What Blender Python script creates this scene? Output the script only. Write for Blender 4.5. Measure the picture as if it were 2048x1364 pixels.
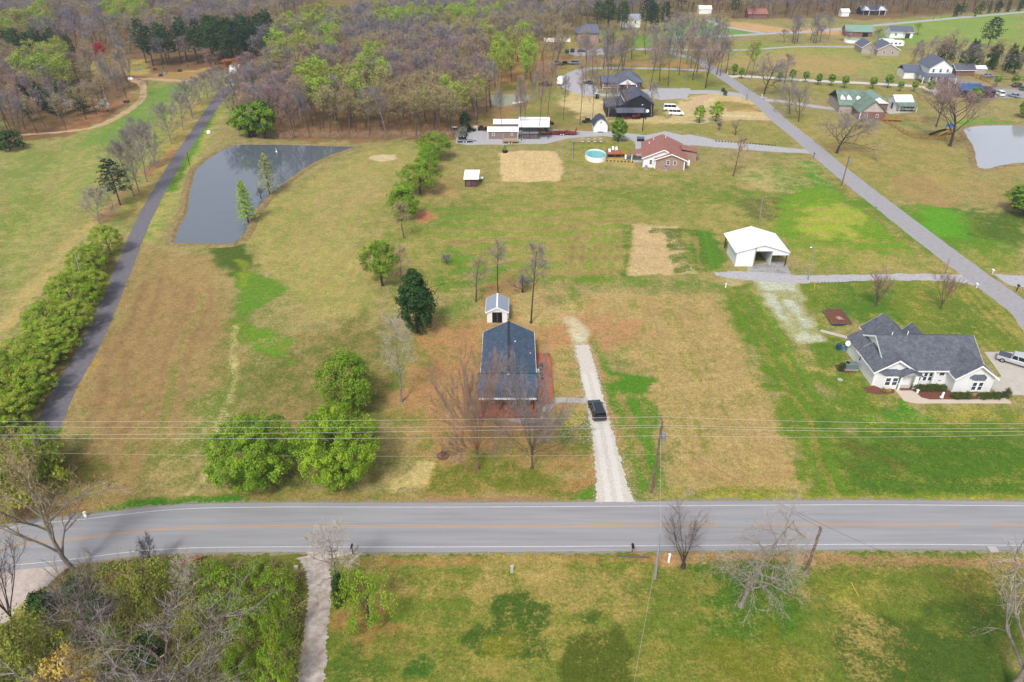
import bpy, math, random
import numpy as np
from math import radians, sin, cos, pi, atan, atan2, sqrt, hypot

for o in list(bpy.data.objects):
    bpy.data.objects.remove(o, do_unlink=True)
scene = bpy.context.scene
COL = scene.collection

# ------------------------------------------------------------------ camera
CAM_H = 66.0
PITCH = radians(32.0)
FPX = 1422.0                      # focal length in pixels of a 2048 px wide frame
cd = bpy.data.cameras.new('camera'); cam = bpy.data.objects.new('camera', cd); COL.objects.link(cam)
cam.location = (0, 0, CAM_H); cam.rotation_euler = (pi/2 - PITCH, 0, 0)
cd.sensor_width = 36.0; cd.lens = 36.0*FPX/2048.0
cd.clip_start = 0.5; cd.clip_end = 9000
scene.camera = cam

# ------------------------------------------------------------------ sky and light
SUN_EL, SUN_ROT = radians(52), radians(200)
world = bpy.data.worlds.new('World'); scene.world = world; world.use_nodes = True
nt = world.node_tree; nt.nodes.clear()
sky = nt.nodes.new('ShaderNodeTexSky'); sky.sky_type = 'NISHITA'; sky.sun_disc = False
sky.sun_elevation = SUN_EL; sky.sun_rotation = SUN_ROT
sky.air_density = 1.0; sky.dust_density = 3.0; sky.ozone_density = 1.0
hs = nt.nodes.new('ShaderNodeHueSaturation'); hs.inputs['Saturation'].default_value = 0.38
bg = nt.nodes.new('ShaderNodeBackground'); bg.inputs['Strength'].default_value = 0.10
wo = nt.nodes.new('ShaderNodeOutputWorld')
nt.links.new(sky.outputs[0], hs.inputs['Color']); nt.links.new(hs.outputs[0], bg.inputs[0]); nt.links.new(bg.outputs[0], wo.inputs[0])
sd = bpy.data.lights.new('sun', 'SUN'); sd.energy = 1.5; sd.angle = radians(10); sd.color = (1.0, 0.965, 0.91)
sun = bpy.data.objects.new('sun', sd); COL.objects.link(sun)
# direction towards the sun (Nishita: rotation measured from +Y, clockwise)
sdir = (sin(SUN_ROT)*cos(SUN_EL), cos(SUN_ROT)*cos(SUN_EL), sin(SUN_EL))
from mathutils import Vector, Matrix
sun.rotation_euler = Vector(sdir).to_track_quat('Z', 'Y').to_euler(); sun.location = (0, 0, 120)
vs = scene.view_settings
vs.view_transform = 'Standard'; vs.look = 'None'; vs.gamma = 1; vs.use_curve_mapping = False
vs.exposure = 1.02
scene.render.engine = 'CYCLES'
scene.cycles.max_bounces = 6; scene.cycles.transparent_max_bounces = 8
scene.cycles.volume_bounces = 0

# ------------------------------------------------------------------ helpers: places
CP, SP = cos(PITCH), sin(PITCH)
def W(x, y, h=0.0):
    """the place at height h that the photograph shows at pixel (x, y)"""
    u = (x-1024.0)/FPX; v = (y-682.0)/FPX
    t = (CAM_H-h)/(SP+v*CP)
    return (u*t, (CP-v*SP)*t)
def W3(x, y, h=0.0):
    a = W(x, y, h); return (a[0], a[1], h)
def height_at(bx, by, ty):
    X, Y = W(bx, by)
    return CAM_H - Y*math.tan(atan((ty-682.0)/FPX)+PITCH)
def ppm(bx, by):
    X, Y = W(bx, by); return FPX/(Y*CP+CAM_H*SP)

# ------------------------------------------------------------------ helpers: objects
def tag(o, label=None, cat=None, group=None, kind=None):
    if label: o['label'] = label
    if cat: o['category'] = cat
    if group: o['group'] = group
    if kind: o['kind'] = kind
    return o
def thing(name, label, cat, loc=(0, 0, 0), rz=0.0, group=None):
    o = bpy.data.objects.new(name, None); COL.objects.link(o)
    o.location = loc if len(loc) == 3 else (loc[0], loc[1], 0); o.rotation_euler = (0, 0, rz)
    o.empty_display_size = 0.5
    return tag(o, label, cat, group)
def copy_tree(o, parent=None):
    c = o.copy(); COL.objects.link(c)
    if parent: c.parent = parent
    for ch in [x for x in KIDS.get(o.name, [])]:
        k = copy_tree(bpy.data.objects[ch], c)
        KIDS.setdefault(c.name, []).append(k.name)
    return c
KIDS = {}
def link(name, me, parent=None):
    o = bpy.data.objects.new(name, me); COL.objects.link(o)
    if parent is not None:
        o.parent = parent; KIDS.setdefault(parent.name, []).append(o.name)
    return o
class MB:
    """collects faces, then builds one mesh object"""
    def __init__(s): s.v = []; s.f = []; s.m = []
    def add(s, vs_, fs_, mi=0):
        n = len(s.v); s.v.extend(vs_)
        for f in fs_: s.f.append(tuple(n+i for i in f)); s.m.append(mi)
        return s
    def box(s, x0, x1, y0, y1, z0, z1, mi=0):
        return s.add([(x0,y0,z0),(x1,y0,z0),(x1,y1,z0),(x0,y1,z0),(x0,y0,z1),(x1,y0,z1),(x1,y1,z1),(x0,y1,z1)],
                     [(0,3,2,1),(4,5,6,7),(0,1,5,4),(1,2,6,5),(2,3,7,6),(3,0,4,7)], mi)
    def bbox(s, x0, x1, y0, y1, z0, z1, b=0.03, mi=0):
        """box with chamfered vertical edges and top"""
        vs_ = []
        for z, i in ((z0, 0.0), (z1-b, 0.0), (z1, b)):
            for (cx, cy, sx, sy) in ((x0,y0,1,1),(x1,y0,-1,1),(x1,y1,-1,-1),(x0,y1,1,-1)):
                a = (cx+sx*(b+i*.7), cy+sy*i); c = (cx+sx*i, cy+sy*(b+i*.7))
                vs_ += ([c+(z,), a+(z,)] if sx*sy > 0 else [a+(z,), c+(z,)])
        fs_ = [tuple(range(7, -1, -1)), tuple(range(16, 24))]
        for r in (0, 8):
            for k in range(8): fs_.append((r+k, r+(k+1) % 8, r+8+(k+1) % 8, r+8+k))
        return s.add(vs_, fs_, mi)
    def prism_y(s, pts, y0, y1, mi=0):
        """polygon of (x,z) run along y"""
        n = len(pts)
        return s.add([(p[0], y0, p[1]) for p in pts]+[(p[0], y1, p[1]) for p in pts],
                     [tuple(range(n)), tuple(range(2*n-1, n-1, -1))]+[(i, n+i, n+(i+1) % n, (i+1) % n) for i in range(n)], mi)
    def prism_x(s, pts, x0, x1, mi=0):
        n = len(pts)
        return s.add([(x0, p[0], p[1]) for p in pts]+[(x1, p[0], p[1]) for p in pts],
                     [tuple(range(n-1, -1, -1)), tuple(range(n, 2*n))]+[(i, (i+1) % n, n+(i+1) % n, n+i) for i in range(n)], mi)
    def prism_z(s, pts, z0, z1, mi=0):
        n = len(pts)
        return s.add([(p[0], p[1], z0) for p in pts]+[(p[0], p[1], z1) for p in pts],
                     [tuple(range(n-1, -1, -1)), tuple(range(n, 2*n))]+[(i, (i+1) % n, n+(i+1) % n, n+i) for i in range(n)], mi)
    def tube(s, p0, p1, r0, r1=None, n=6, caps=True, mi=0):
        if r1 is None: r1 = r0
        a = Vector(p0); b = Vector(p1); d = b-a
        if d.length < 1e-6: return s
        d.normalize(); u = d.orthogonal().normalized(); w = d.cross(u)
        vs_ = []
        for (c, r) in ((a, r0), (b, r1)):
            for k in range(n):
                t = 2*pi*k/n; q = c+(u*cos(t)+w*sin(t))*r; vs_.append((q.x, q.y, q.z))
        fs_ = [(k, (k+1) % n, n+(k+1) % n, n+k) for k in range(n)]
        if caps: fs_ += [tuple(range(n-1, -1, -1)), tuple(range(n, 2*n))]
        return s.add(vs_, fs_, mi)
    def path(s, pts, r, n=6, mi=0):
        for a, b in zip(pts[:-1], pts[1:]): s.tube(a, b, r, r, n, True, mi)
        return s
    def cyl(s, cx, cy, z0, z1, r, n=16, r1=None, mi=0): return s.tube((cx, cy, z0), (cx, cy, z1), r, r if r1 is None else r1, n, True, mi)
    def dome(s, cx, cy, z, rx, ry, rz, nu=10, nv=5, rng=None, amp=0.0, mi=0):
        vs_ = []; fs_ = []
        for j in range(nv):
            ph = pi/2*j/nv
            for i in range(nu):
                t = 2*pi*i/nu; k = 1+(rng.uniform(-amp, amp) if rng else 0)
                vs_.append((cx+rx*cos(t)*cos(ph)*k, cy+ry*sin(t)*cos(ph)*k, z+rz*sin(ph)*k))
        vs_.append((cx, cy, z+rz))
        for j in range(nv-1):
            for i in range(nu): fs_.append((j*nu+i, j*nu+(i+1) % nu, (j+1)*nu+(i+1) % nu, (j+1)*nu+i))
        for i in range(nu): fs_.append(((nv-1)*nu+i, (nv-1)*nu+(i+1) % nu, nv*nu))
        return s.add(vs_, fs_, mi)
    def mesh(s, name, mats, smooth=False):
        me = bpy.data.meshes.new(name); me.from_pydata(s.v, [], s.f)
        for m in (mats if isinstance(mats, (list, tuple)) else [mats]): me.materials.append(m)
        me.polygons.foreach_set('material_index', s.m)
        if smooth: me.polygons.foreach_set('use_smooth', [True]*len(s.f))
        me.update(); return me
    def build(s, name, mats, parent=None, smooth=False):
        return link(name, s.mesh(name, mats, smooth), parent)

# ------------------------------------------------------------------ helpers: materials
K = 0.62
def lin(c): c /= 255.0; return c/12.92 if c <= 0.04045 else ((c+0.055)/1.055)**2.4
def A(r, g, b, k=None):
    k = K if k is None else k
    return (min(.8, lin(r)*k), min(.8, lin(g)*k), min(.8, lin(b)*k), 1)
MATS = {}
def mat(name, rgb, rough=0.8, kind='plain', var=0.12, scale=3.0, metal=0.0, spec=0.3, k=None, bump=0.0, rgb2=None, trans=0.0, axis=0, stretch=None):
    if name in MATS: return MATS[name]
    m = bpy.data.materials.new(name); m.use_nodes = True; n = m.node_tree; P = n.nodes['Principled BSDF']
    L = n.links.new
    def N(t, **kw):
        x = n.nodes.new(t)
        for a_, b_ in kw.items(): setattr(x, a_, b_)
        return x
    if k is None and min(rgb) >= 222: k = .92
    col = A(*rgb, k=k)
    P.inputs['Roughness'].default_value = rough; P.inputs['Metallic'].default_value = metal
    P.inputs['Specular IOR Level'].default_value = spec
    tc = N('ShaderNodeTexCoord'); src = tc.outputs['Object']
    if stretch:
        mpp = N('ShaderNodeMapping'); mpp.inputs['Scale'].default_value = stretch; L(src, mpp.inputs['Vector']); src = mpp.outputs[0]
    nz = N('ShaderNodeTexNoise'); nz.inputs['Scale'].default_value = scale; nz.inputs['Detail'].default_value = 6; nz.inputs['Roughness'].default_value = 0.65
    L(src, nz.inputs['Vector'])
    mp = N('ShaderNodeMapRange'); mp.inputs['From Min'].default_value = 0.3; mp.inputs['From Max'].default_value = 0.7
    mp.inputs['To Min'].default_value = 1-var; mp.inputs['To Max'].default_value = 1+var
    L(nz.outputs['Fac'], mp.inputs['Value'])
    mx = N('ShaderNodeMix', data_type='RGBA', blend_type='MULTIPLY'); mx.inputs[0].default_value = 1
    L(mp.outputs[0], mx.inputs[7])
    base = None
    if kind == 'brick':
        bt = N('ShaderNodeTexBrick'); bt.inputs['Scale'].default_value = 1.0
        bt.inputs['Brick Width'].default_value = .22; bt.inputs['Row Height'].default_value = .075; bt.inputs['Mortar Size'].default_value = .008
        bt.inputs['Color1'].default_value = col; c2 = A(*(rgb2 or rgb), k=k); bt.inputs['Color2'].default_value = c2
        bt.inputs['Mortar'].default_value = A(190, 180, 165)
        cb = N('ShaderNodeCombineXYZ'); sp_ = N('ShaderNodeSeparateXYZ'); L(src, sp_.inputs[0])
        ad = N('ShaderNodeMath', operation='ADD'); L(sp_.outputs[0], ad.inputs[0]); L(sp_.outputs[1], ad.inputs[1])
        L(ad.outputs[0], cb.inputs[0]); L(sp_.outputs[2], cb.inputs[1]); L(cb.outputs[0], bt.inputs['Vector']); base = bt.outputs[0]
    elif rgb2:
        n2 = N('ShaderNodeTexNoise'); n2.inputs['Scale'].default_value = scale*0.45; n2.inputs['Detail'].default_value = 8; n2.inputs['Roughness'].default_value = .7
        L(src, n2.inputs['Vector'])
        m2 = N('ShaderNodeMapRange'); m2.inputs['From Min'].default_value = .38; m2.inputs['From Max'].default_value = .62; L(n2.outputs['Fac'], m2.inputs['Value'])
        x2 = N('ShaderNodeMix', data_type='RGBA'); x2.inputs[6].default_value = col; x2.inputs[7].default_value = A(*rgb2, k=k)
        L(m2.outputs[0], x2.inputs[0]); base = x2.outputs[2]
    if base is not None: L(base, mx.inputs[6])
    else: mx.inputs[6].default_value = col
    L(mx.outputs[2], P.inputs['Base Color'])
    if kind in ('ribs', 'siding', 'boards', 'shingle'):
        wv = N('ShaderNodeTexWave'); wv.wave_type = 'BANDS'
        wv.bands_direction = 'Z' if kind == 'siding' else ('X' if axis == 0 else 'Y')
        if kind == 'shingle': wv.bands_direction = 'Y' if axis == 0 else 'X'
        wv.wave_profile = 'SAW' if kind in ('siding', 'shingle') else 'SIN'
        per = {'ribs': .3, 'siding': .2, 'boards': .16, 'shingle': .18}[kind]
        wv.inputs['Scale'].default_value = 0.314/per; wv.inputs['Distortion'].default_value = 0.4 if kind == 'shingle' else 0.0
        L(src, wv.inputs['Vector'])
        bp = N('ShaderNodeBump'); bp.inputs['Strength'].default_value = .6; bp.inputs['Distance'].default_value = .03
        L(wv.outputs['Fac'], bp.inputs['Height']); L(bp.outputs[0], P.inputs['Normal'])
        m3 = N('ShaderNodeMapRange'); m3.inputs['To Min'].default_value = .86; m3.inputs['To Max'].default_value = 1.0
        L(wv.outputs['Fac'], m3.inputs['Value'])
        x3 = N('ShaderNodeMix', data_type='RGBA', blend_type='MULTIPLY'); x3.inputs[0].default_value = 1
        L(mx.outputs[2], x3.inputs[6]); L(m3.outputs[0], x3.inputs[7]); L(x3.outputs[2], P.inputs['Base Color'])
    elif bump > 0:
        bp = N('ShaderNodeBump'); bp.inputs['Strength'].default_value = .7; bp.inputs['Distance'].default_value = bump
        L(nz.outputs['Fac'], bp.inputs['Height']); L(bp.outputs[0], P.inputs['Normal'])
    if trans > 0:
        out = n.nodes['Material Output']; tr = N('ShaderNodeBsdfTranslucent'); ms = N('ShaderNodeMixShader'); ms.inputs[0].default_value = trans
        L(mx.outputs[2], tr.inputs[0]); L(P.outputs[0], ms.inputs[1]); L(tr.outputs[0], ms.inputs[2]); L(ms.outputs[0], out.inputs[0])
    MATS[name] = m; return m

# ------------------------------------------------------------------ helpers: noise
def _hash(ix, iy, s):
    h = (ix*374761393+iy*668265263+s*362437) & 0xFFFFFFFF
    h = ((h ^ (h >> 13))*1274126177) & 0xFFFFFFFF
    return ((h ^ (h >> 16)) & 0xFFFF)/65535.0
def vnoise(x, y, s=0):
    ix = np.floor(x).astype(np.int64); iy = np.floor(y).astype(np.int64); fx = x-ix; fy = y-iy
    fx = fx*fx*(3-2*fx); fy = fy*fy*(3-2*fy)
    a = _hash(ix, iy, s); b = _hash(ix+1, iy, s); c = _hash(ix, iy+1, s); d = _hash(ix+1, iy+1, s)
    return (a*(1-fx)+b*fx)*(1-fy)+(c*(1-fx)+d*fx)*fy
def fbm(x, y, s=0, o=4):
    r = 0; a = .5; t = 0
    for i in range(o): r = r+a*vnoise(x, y, s+i*17); t += a; x = x*2.03+5.1; y = y*2.03+1.7; a *= .5
    return r/t
# ================================================================== the ground, one sheet out to the horizon
# rows follow the distance so that the near field has the finest mesh
rows = []
y = 34.0
while y < 150: rows.append(y); y += 0.38
while y < 640: rows.append(y); y += 0.38*(y/150.0)**1.45
for t in (665, 700, 750, 820, 920, 1050, 1250, 1500, 1900, 2400, 3000, 3800): rows.append(t)
near_rows = [-400, -150, -40, 0, 20]
rows = np.array(near_rows+rows)
NC = 640
tt = np.linspace(-1, 1, NC)
edge = np.array([-1.0]); 
XX = []
for yy in rows:
    half = 52+0.80*max(yy, 0)
    if yy > 640: half = 52+0.8*640+(yy-640)*1.6
    XX.append(tt*half)
GX = np.array(XX); GY = np.repeat(rows[:, None], NC, axis=1)
# far columns pulled out sideways so that the sheet has no near side edge
for side in (0, -1):
    GX[:, side] = -4000 if side == 0 else 4000
gx = GX.ravel(); gy = GY.ravel()
far = np.clip((gy-640)/900.0, 0, 1)
gz = far*(26*fbm(gx/420.0, gy/420.0, 3)+14)*np.clip(far*3, 0, 1)
dry = np.zeros((gx.size, 3)); grn = np.zeros((gx.size, 3)); gf = np.full(gx.size, .42)
def A3(c): return np.array(A(*c)[:3])
def AG(c): return np.array(A(c[0]*.93+8, c[1]*.95+5, c[2]*.86+2)[:3])
def AD(c): return np.array(A(c[0]*.84+24, c[1]*.92+13, c[2]*.86+6)[:3])
dry[:] = A3((182, 162, 108)); grn[:] = A3((128, 138, 66))
wob = fbm(gx/2.3, gy/2.3, 11, 5)-.5
wob2 = fbm(gx/9.0, gy/9.0, 12, 3)-.5
def poly_world(pp): return np.array([W(a, b) for a, b in pp])
def sdist(P_, x, y):
    n = len(P_); d = np.full(x.shape, 1e18); ins = np.zeros(x.shape, bool)
    for i in range(n):
        ax, ay = P_[i]; bx, by = P_[(i+1) % n]
        ex, ey = bx-ax, by-ay; wx, wy = x-ax, y-ay
        t = np.clip((wx*ex+wy*ey)/(ex*ex+ey*ey+1e-12), 0, 1)
        d = np.minimum(d, (wx-ex*t)**2+(wy-ey*t)**2)
        c = ((ay > y) != (by > y)) & (x < (bx-ax)*(y-ay)/((by-ay) if by != ay else 1e-12)+ax)
        ins ^= c
    d = np.sqrt(d); return np.where(ins, d, -d)
def apply(idx, m, d=None, g=None, gc=None):
    if d is not None: dry[idx] = dry[idx]*(1-m[:, None])+AD(d)*m[:, None]
    if gc is not None: grn[idx] = grn[idx]*(1-m[:, None])+AG(gc)*m[:, None]
    if g is not None: gf[idx] = gf[idx]*(1-m)+g*m
def patch(pp, d=None, g=None, gc=None, fe=2.0, op=1.0, world_=False):
    P_ = np.array(pp, float) if world_ else poly_world(pp)
    lo = P_.min(0)-fe*3; hi = P_.max(0)+fe*3
    idx = np.nonzero((gx > lo[0]) & (gx < hi[0]) & (gy > lo[1]) & (gy < hi[1]))[0]
    if idx.size == 0: return
    s = sdist(P_, gx[idx], gy[idx])+wob[idx]*fe*2.2+wob2[idx]*fe*1.6
    m = np.clip(s/fe+.5, 0, 1); m = m*m*(3-2*m)*op
    apply(idx, m, d, g, gc)
def stroke(pp, w, d=None, g=None, gc=None, fe=.8, op=1.0):
    P_ = poly_world(pp); lo = P_.min(0)-w-fe*3; hi = P_.max(0)+w+fe*3
    idx = np.nonzero((gx > lo[0]) & (gx < hi[0]) & (gy > lo[1]) & (gy < hi[1]))[0]
    if idx.size == 0: return
    x, y_ = gx[idx], gy[idx]; dd = np.full(x.shape, 1e18)
    for i in range(len(P_)-1):
        ax, ay = P_[i]; bx, by = P_[i+1]; ex, ey = bx-ax, by-ay; wx, wy = x-ax, y_-ay
        t = np.clip((wx*ex+wy*ey)/(ex*ex+ey*ey+1e-12), 0, 1)
        dd = np.minimum(dd, (wx-ex*t)**2+(wy-ey*t)**2)
    s = w/2-np.sqrt(dd)+wob[idx]*fe*2; m = np.clip(s/fe+.5, 0, 1)*op
    apply(idx, m, d, g, gc)
def stripes(pp, a, b, period, amp, fe=3.0, seed=0):
    """mowing lines running from a to b (pixels)"""
    P_ = poly_world(pp); A_, B_ = np.array(W(*a)), np.array(W(*b)); dr = (B_-A_)/np.linalg.norm(B_-A_); nr = np.array([-dr[1], dr[0]])
    lo = P_.min(0); hi = P_.max(0)
    idx = np.nonzero((gx > lo[0]) & (gx < hi[0]) & (gy > lo[1]) & (gy < hi[1]))[0]
    s = sdist(P_, gx[idx], gy[idx]); m = np.clip(s/fe, 0, 1)
    q = gx[idx]*nr[0]+gy[idx]*nr[1]; al = gx[idx]*dr[0]+gy[idx]*dr[1]
    q = q+1.2*(fbm(al/14.0, q/14.0, 31+seed, 3)-.5)*period
    st = np.sin(q*2*pi/period)*.6+(vnoise(q/period*1.7, al/40.0, 5+seed)-.5)*1.6
    gf[idx] += st*amp*2.2*m
    k_ = np.clip(1+st*amp*.85*m, .7, 1.3)[:, None]; dry[idx] *= k_; grn[idx] *= k_

# --- broad fields
patch([(0,285),(130,262),(230,240),(290,180),(330,160),(430,150),(480,140),(470,165),(420,220),(330,330),(270,430),(230,480),(60,600),(0,690)], (186,172,112), .5, (140,152,80), 3)
stripes([(0,285),(130,262),(230,240),(400,160),(300,340),(230,450),(60,600),(0,690)], (0,640), (330,250), 5.0, .2, 5)
patch([(290,180),(350,166),(400,170),(330,225),(240,285),(160,285),(210,250)], None, .9, (122,158,72), 6)
patch([(20,300),(110,300),(90,350),(10,380)], None, .75, (135,152,80), 6)
patch([(0,400),(60,370),(110,380),(40,470),(0,490)], None, .72, (128,148,66), 4)
stroke([(0,660),(60,590),(130,500),(180,450),(240,400)], 3.5, (205,175,120), .08, None, 2.5)
stroke([(470,185),(420,255),(345,375),(300,460),(270,520)], 5, (200,178,115), .35, (110,155,50), 2)
stroke([(420,230),(370,320),(340,380)], 3, None, .95, (95,150,40), 1.5)
stroke([(395,205),(330,330),(270,425)], 7, (196,165,105), .3, (120,130,60), 3)
patch([(215,440),(250,400),(330,330),(360,300),(300,330),(240,390),(200,440)], (175,125,95), .1, None, 3)
patch([(250,480),(340,500),(430,520),(500,600),(480,660),(460,760),(430,860),(370,985),(280,1010),(200,1000),(120,860),(200,700)], (180,148,105), .2, (125,128,70), 5)
patch([(240,600),(330,560),(420,570),(470,600),(470,640),(400,660),(350,760),(300,880),(250,960),(170,880),(200,760)], (172,136,98), .08, None, 5, .9)
stripes([(240,560),(330,540),(420,560),(480,590),(480,650),(455,760),(420,850),(360,960),(250,1000),(160,900),(130,860),(200,700)], (330,960), (440,560), 3.2, .2, 4, 2)
patch([(350,870),(430,780),(470,780),(440,880),(400,940),(350,900)], (200,178,130), .45, (118,140,60), 4)
patch([(340,880),(400,870),(380,1000),(300,960)], (190,165,115), .4, (120,135,60), 4, .6)
patch([(490,480),(560,390),(640,350),(740,300),(850,290),(870,350),(800,400),(720,480),(780,560),(740,640),(600,650),(560,590)], (190,168,108), .38, (146,154,84), 6)
stripes([(490,480),(560,390),(740,300),(850,290),(800,400),(720,480),(780,560),(600,650)], (520,520), (760,300), 4.0, .14, 5, 3)
patch([(600,400),(700,350),(780,370),(700,470),(620,500)], (196,165,118), .25, None, 8, .7)
patch([(520,700),(700,640),(790,660),(800,800),(760,960),(600,1000),(470,1000),(440,900)], (170,142,98), .45, (108,122,55), 6)
# --- swale from the pond
patch([(425,492),(490,488),(510,520),(500,560),(470,560),(440,530)], (120,115,60), .92, (84,108,44), 2)
patch([(470,545),(520,540),(575,575),(550,605),(500,630),(468,650),(465,600)], None, .95, (108,150,48), 1.6)
patch([(475,520),(500,525),(500,570),(480,580)], None, .95, (150,165,50), 1.2, .7)
patch([(465,655),(500,650),(590,680),(575,725),(535,712),(490,690)], None, .82, (112,155,42), 2)
stroke([(470,655),(463,700),(470,760),(440,860),(410,960),(370,995)], 1.0, (225,200,150), .0, None, .8, .8)
stroke([(470,640),(452,720),(430,860)], 5, None, .7, (110,135,52), 3, .5)
# --- upper middle fields
patch([(830,380),(1000,370),(1250,350),(1500,330),(1620,330),(1700,400),(1560,470),(1440,560),(1150,560),(900,610),(760,560),(760,420)], (186,162,104), .5, (128,146,62), 8)
patch([(850,400),(900,380),(980,400),(960,470),(860,450)], None, .55, (108,135,55), 7, .7)
patch([(880,500),(960,525),(1130,560),(1450,560),(1470,585),(1160,580),(1180,660),(1120,640),(1100,590),(900,590),(880,560)], None, .82, (104,142,46), 4)
stripes([(850,400),(1250,400),(1440,560),(900,600)], (880,560), (1240,540), 6, .22, 4, 5)
patch([(860,330),(1000,300),(1000,370),(930,400),(860,400)], (190,165,112), .38, (130,140,70), 4)
patch([(1250,450),(1268,450),(1262,555),(1240,550)], None, .85, (92,130,48), 1.5)
stripes([(1130,450),(1260,450),(1250,560),(1120,540)], (1255,460), (1245,560), 2.2, .3, 2, 6)
patch([(1268,448),(1352,452),(1372,520),(1400,550),(1255,552)], (222,184,148), .06, None, 1.2)
patch([(1298,452),(1368,458),(1366,500),(1340,500),(1330,470),(1300,466)], None, .88, (100,120,52), 1.4)
patch([(1340,510),(1375,505),(1390,545),(1350,548)], None, .72, (100,125,50), 1.5)
patch([(1378,460),(1425,460),(1450,535),(1395,548)], None, .95, (88,132,40), 1.6)
stripes([(1378,460),(1425,460),(1450,535),(1395,548)], (1380,460), (1398,545), 1.6, .35, 1, 7)
patch([(1120,360),(1280,350),(1480,360),(1650,380),(1600,400),(1400,385),(1150,385)], (190,160,110), .45, (112,142,52), 5)
patch([(1180,370),(1440,375),(1620,385),(1650,410),(1300,415),(1130,400)], None, .74, (110,140,50), 5, .8)
patch([(1480,340),(1560,330),(1660,380),(1620,395),(1520,385)], (205,178,130), .4, (98,145,44), 4)
patch([(1590,320),(1640,330),(1690,385),(1650,400),(1610,360)], (205,180,125), .55, (84,148,40), 3)
patch([(1540,400),(1620,375),(1720,385),(1860,500),(1700,545),(1600,520),(1540,460)], (190,170,90), .85, (116,160,42), 4)
patch([(1600,420),(1680,405),(1730,430),(1720,470),(1640,475),(1600,450)], (200,185,100), .6, (160,182,56), 4)
patch([(1480,400),(1545,395),(1560,440),(1500,450)], None, .7, (105,115,62), 4)
stripes([(1540,400),(1720,385),(1880,520),(1600,540)], (1560,500), (1840,500), 5, .14, 4, 8)
patch([(1580,490),(1700,500),(1860,510),(1900,545),(1600,550)], (196,168,108), .5, (130,150,60), 4, .8)
stroke([(1640,340),(1750,430),(1900,545),(1990,620)], 3.2, (190,168,110), .45, (120,130,60), 1.5)
patch([(1555,235),(1640,230),(1760,250),(1900,280),(1955,350),(1900,410),(1740,395),(1650,310)], (190,160,106), .38, (134,146,70), 6)
patch([(1780,360),(1850,350),(1930,390),(1900,420),(1800,400)], (182,148,105), .15, None, 5)
patch([(1690,405),(1820,415),(1950,425),(2048,440),(2048,545),(1960,548),(1880,510),(1760,420)], (180,165,95), .85, (104,145,44), 5)
patch([(1850,420),(1935,425),(1930,470),(1880,470),(1840,450)], None, .95, (100,168,40), 4)
patch([(1930,425),(2048,425),(2048,500),(1960,470)], None, .8, (84,112,42), 5, .9)
patch([(1900,500),(2048,500),(2048,540),(1950,540)], (190,165,105), .5, (120,148,50), 4, .7)
patch([(1560,565),(1800,556),(1960,566),(2048,620),(2048,790),(1960,700),(1720,640),(1640,650),(1590,600)], (188,168,92), .68, (116,138,50), 5)
patch([(1680,580),(1780,590),(1800,640),(1700,640),(1650,610)], None, .85, (90,130,42), 4)
patch([(1900,600),(1960,600),(2000,680),(1900,660)], None, .85, (100,128,44), 4, .8)
stripes([(1880,560),(1960,566),(2048,620),(2048,760),(1950,700)], (1900,560), (2048,720), 1.8, .25, 2, 9)
# --- the mown lot in the middle, green strips on both sides
patch([(1170,580),(1440,572),(1480,640),(1560,800),(1640,1000),(1320,1000),(1290,820),(1200,680)], (198,166,116), .3, (138,146,76), 4)
patch([(1190,590),(1420,585),(1450,640),(1530,780),(1600,945),(1560,965),(1350,940),(1300,800),(1260,700)], (200,165,118), .14, (140,140,72), 2)
stripes([(1170,590),(1420,585),(1530,780),(1600,960),(1340,960),(1260,720)], (1420,600), (1600,955), 1.7, .16, 3, 10)
stroke([(1590,950),(1540,963),(1460,962),(1400,945)], 3, (190,150,105), .1, None, 2, .6)
patch([(1330,975),(1700,970),(1700,1000),(1330,1000)], (180,160,85), .6, (126,142,58), 2)
patch([(1440,572),(1500,565),(1560,640),(1640,760),(1720,900),(1730,1000),(1620,1000),(1590,900),(1530,760),(1470,640)], (170,162,82), .82, (104,138,44), 2.5)
stripes([(1440,572),(1500,565),(1640,760),(1730,1000),(1620,1000),(1530,760)], (1450,580), (1680,1000), 2.6, .3, 2, 11)
patch([(1172,675),(1200,680),(1250,745),(1300,790),(1340,980),(1270,1000),(1215,860)], (186,158,104), .62, (92,140,42), 2)
patch([(1175,690),(1215,695),(1245,740),(1310,760),(1290,790),(1215,800)], None, .92, (88,142,40), 2)
stripes([(1200,760),(1290,800),(1345,980),(1270,1000)], (1215,770), (1300,1000), 3.4, .3, 2, 12)
patch([(1690,700),(1640,640),(1600,650),(1620,760),(1740,960),(2048,1000),(2048,830),(1800,800)], (186,166,92), .8, (104,136,46), 4)
patch([(1660,850),(1800,835),(2048,850),(2048,990),(1720,1000)], (160,160,72), .93, (84,122,38), 5)
patch([(1690,885),(1790,880),(1780,920),(1700,920)], None, .7, (112,112,52), 5, .8)
patch([(1700,820),(1900,815),(2048,830),(2048,850),(1750,855)], (192,170,92), .42, (120,138,54), 2.5)
stripes([(1660,850),(1800,835),(2048,850),(2048,1000),(1720,1000)], (1700,930), (2048,930), 3.0, .14, 4, 13)
patch([(1740,780),(1790,810),(1770,850),(1730,830)], (215,180,115), .2, None, 2, .8)
patch([(1690,840),(1810,800),(1890,835),(1880,850),(1720,850)], None, .9, (76,150,42), 2, .7)
stroke([(1500,575),(1560,670),(1600,730),(1660,745),(1700,720)], .8, (205,176,126), .2, None, .9, .7)
patch([(1430,545),(1500,550),(1480,575),(1425,562)], (205,180,140), .25, (130,140,70), 1)
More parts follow.
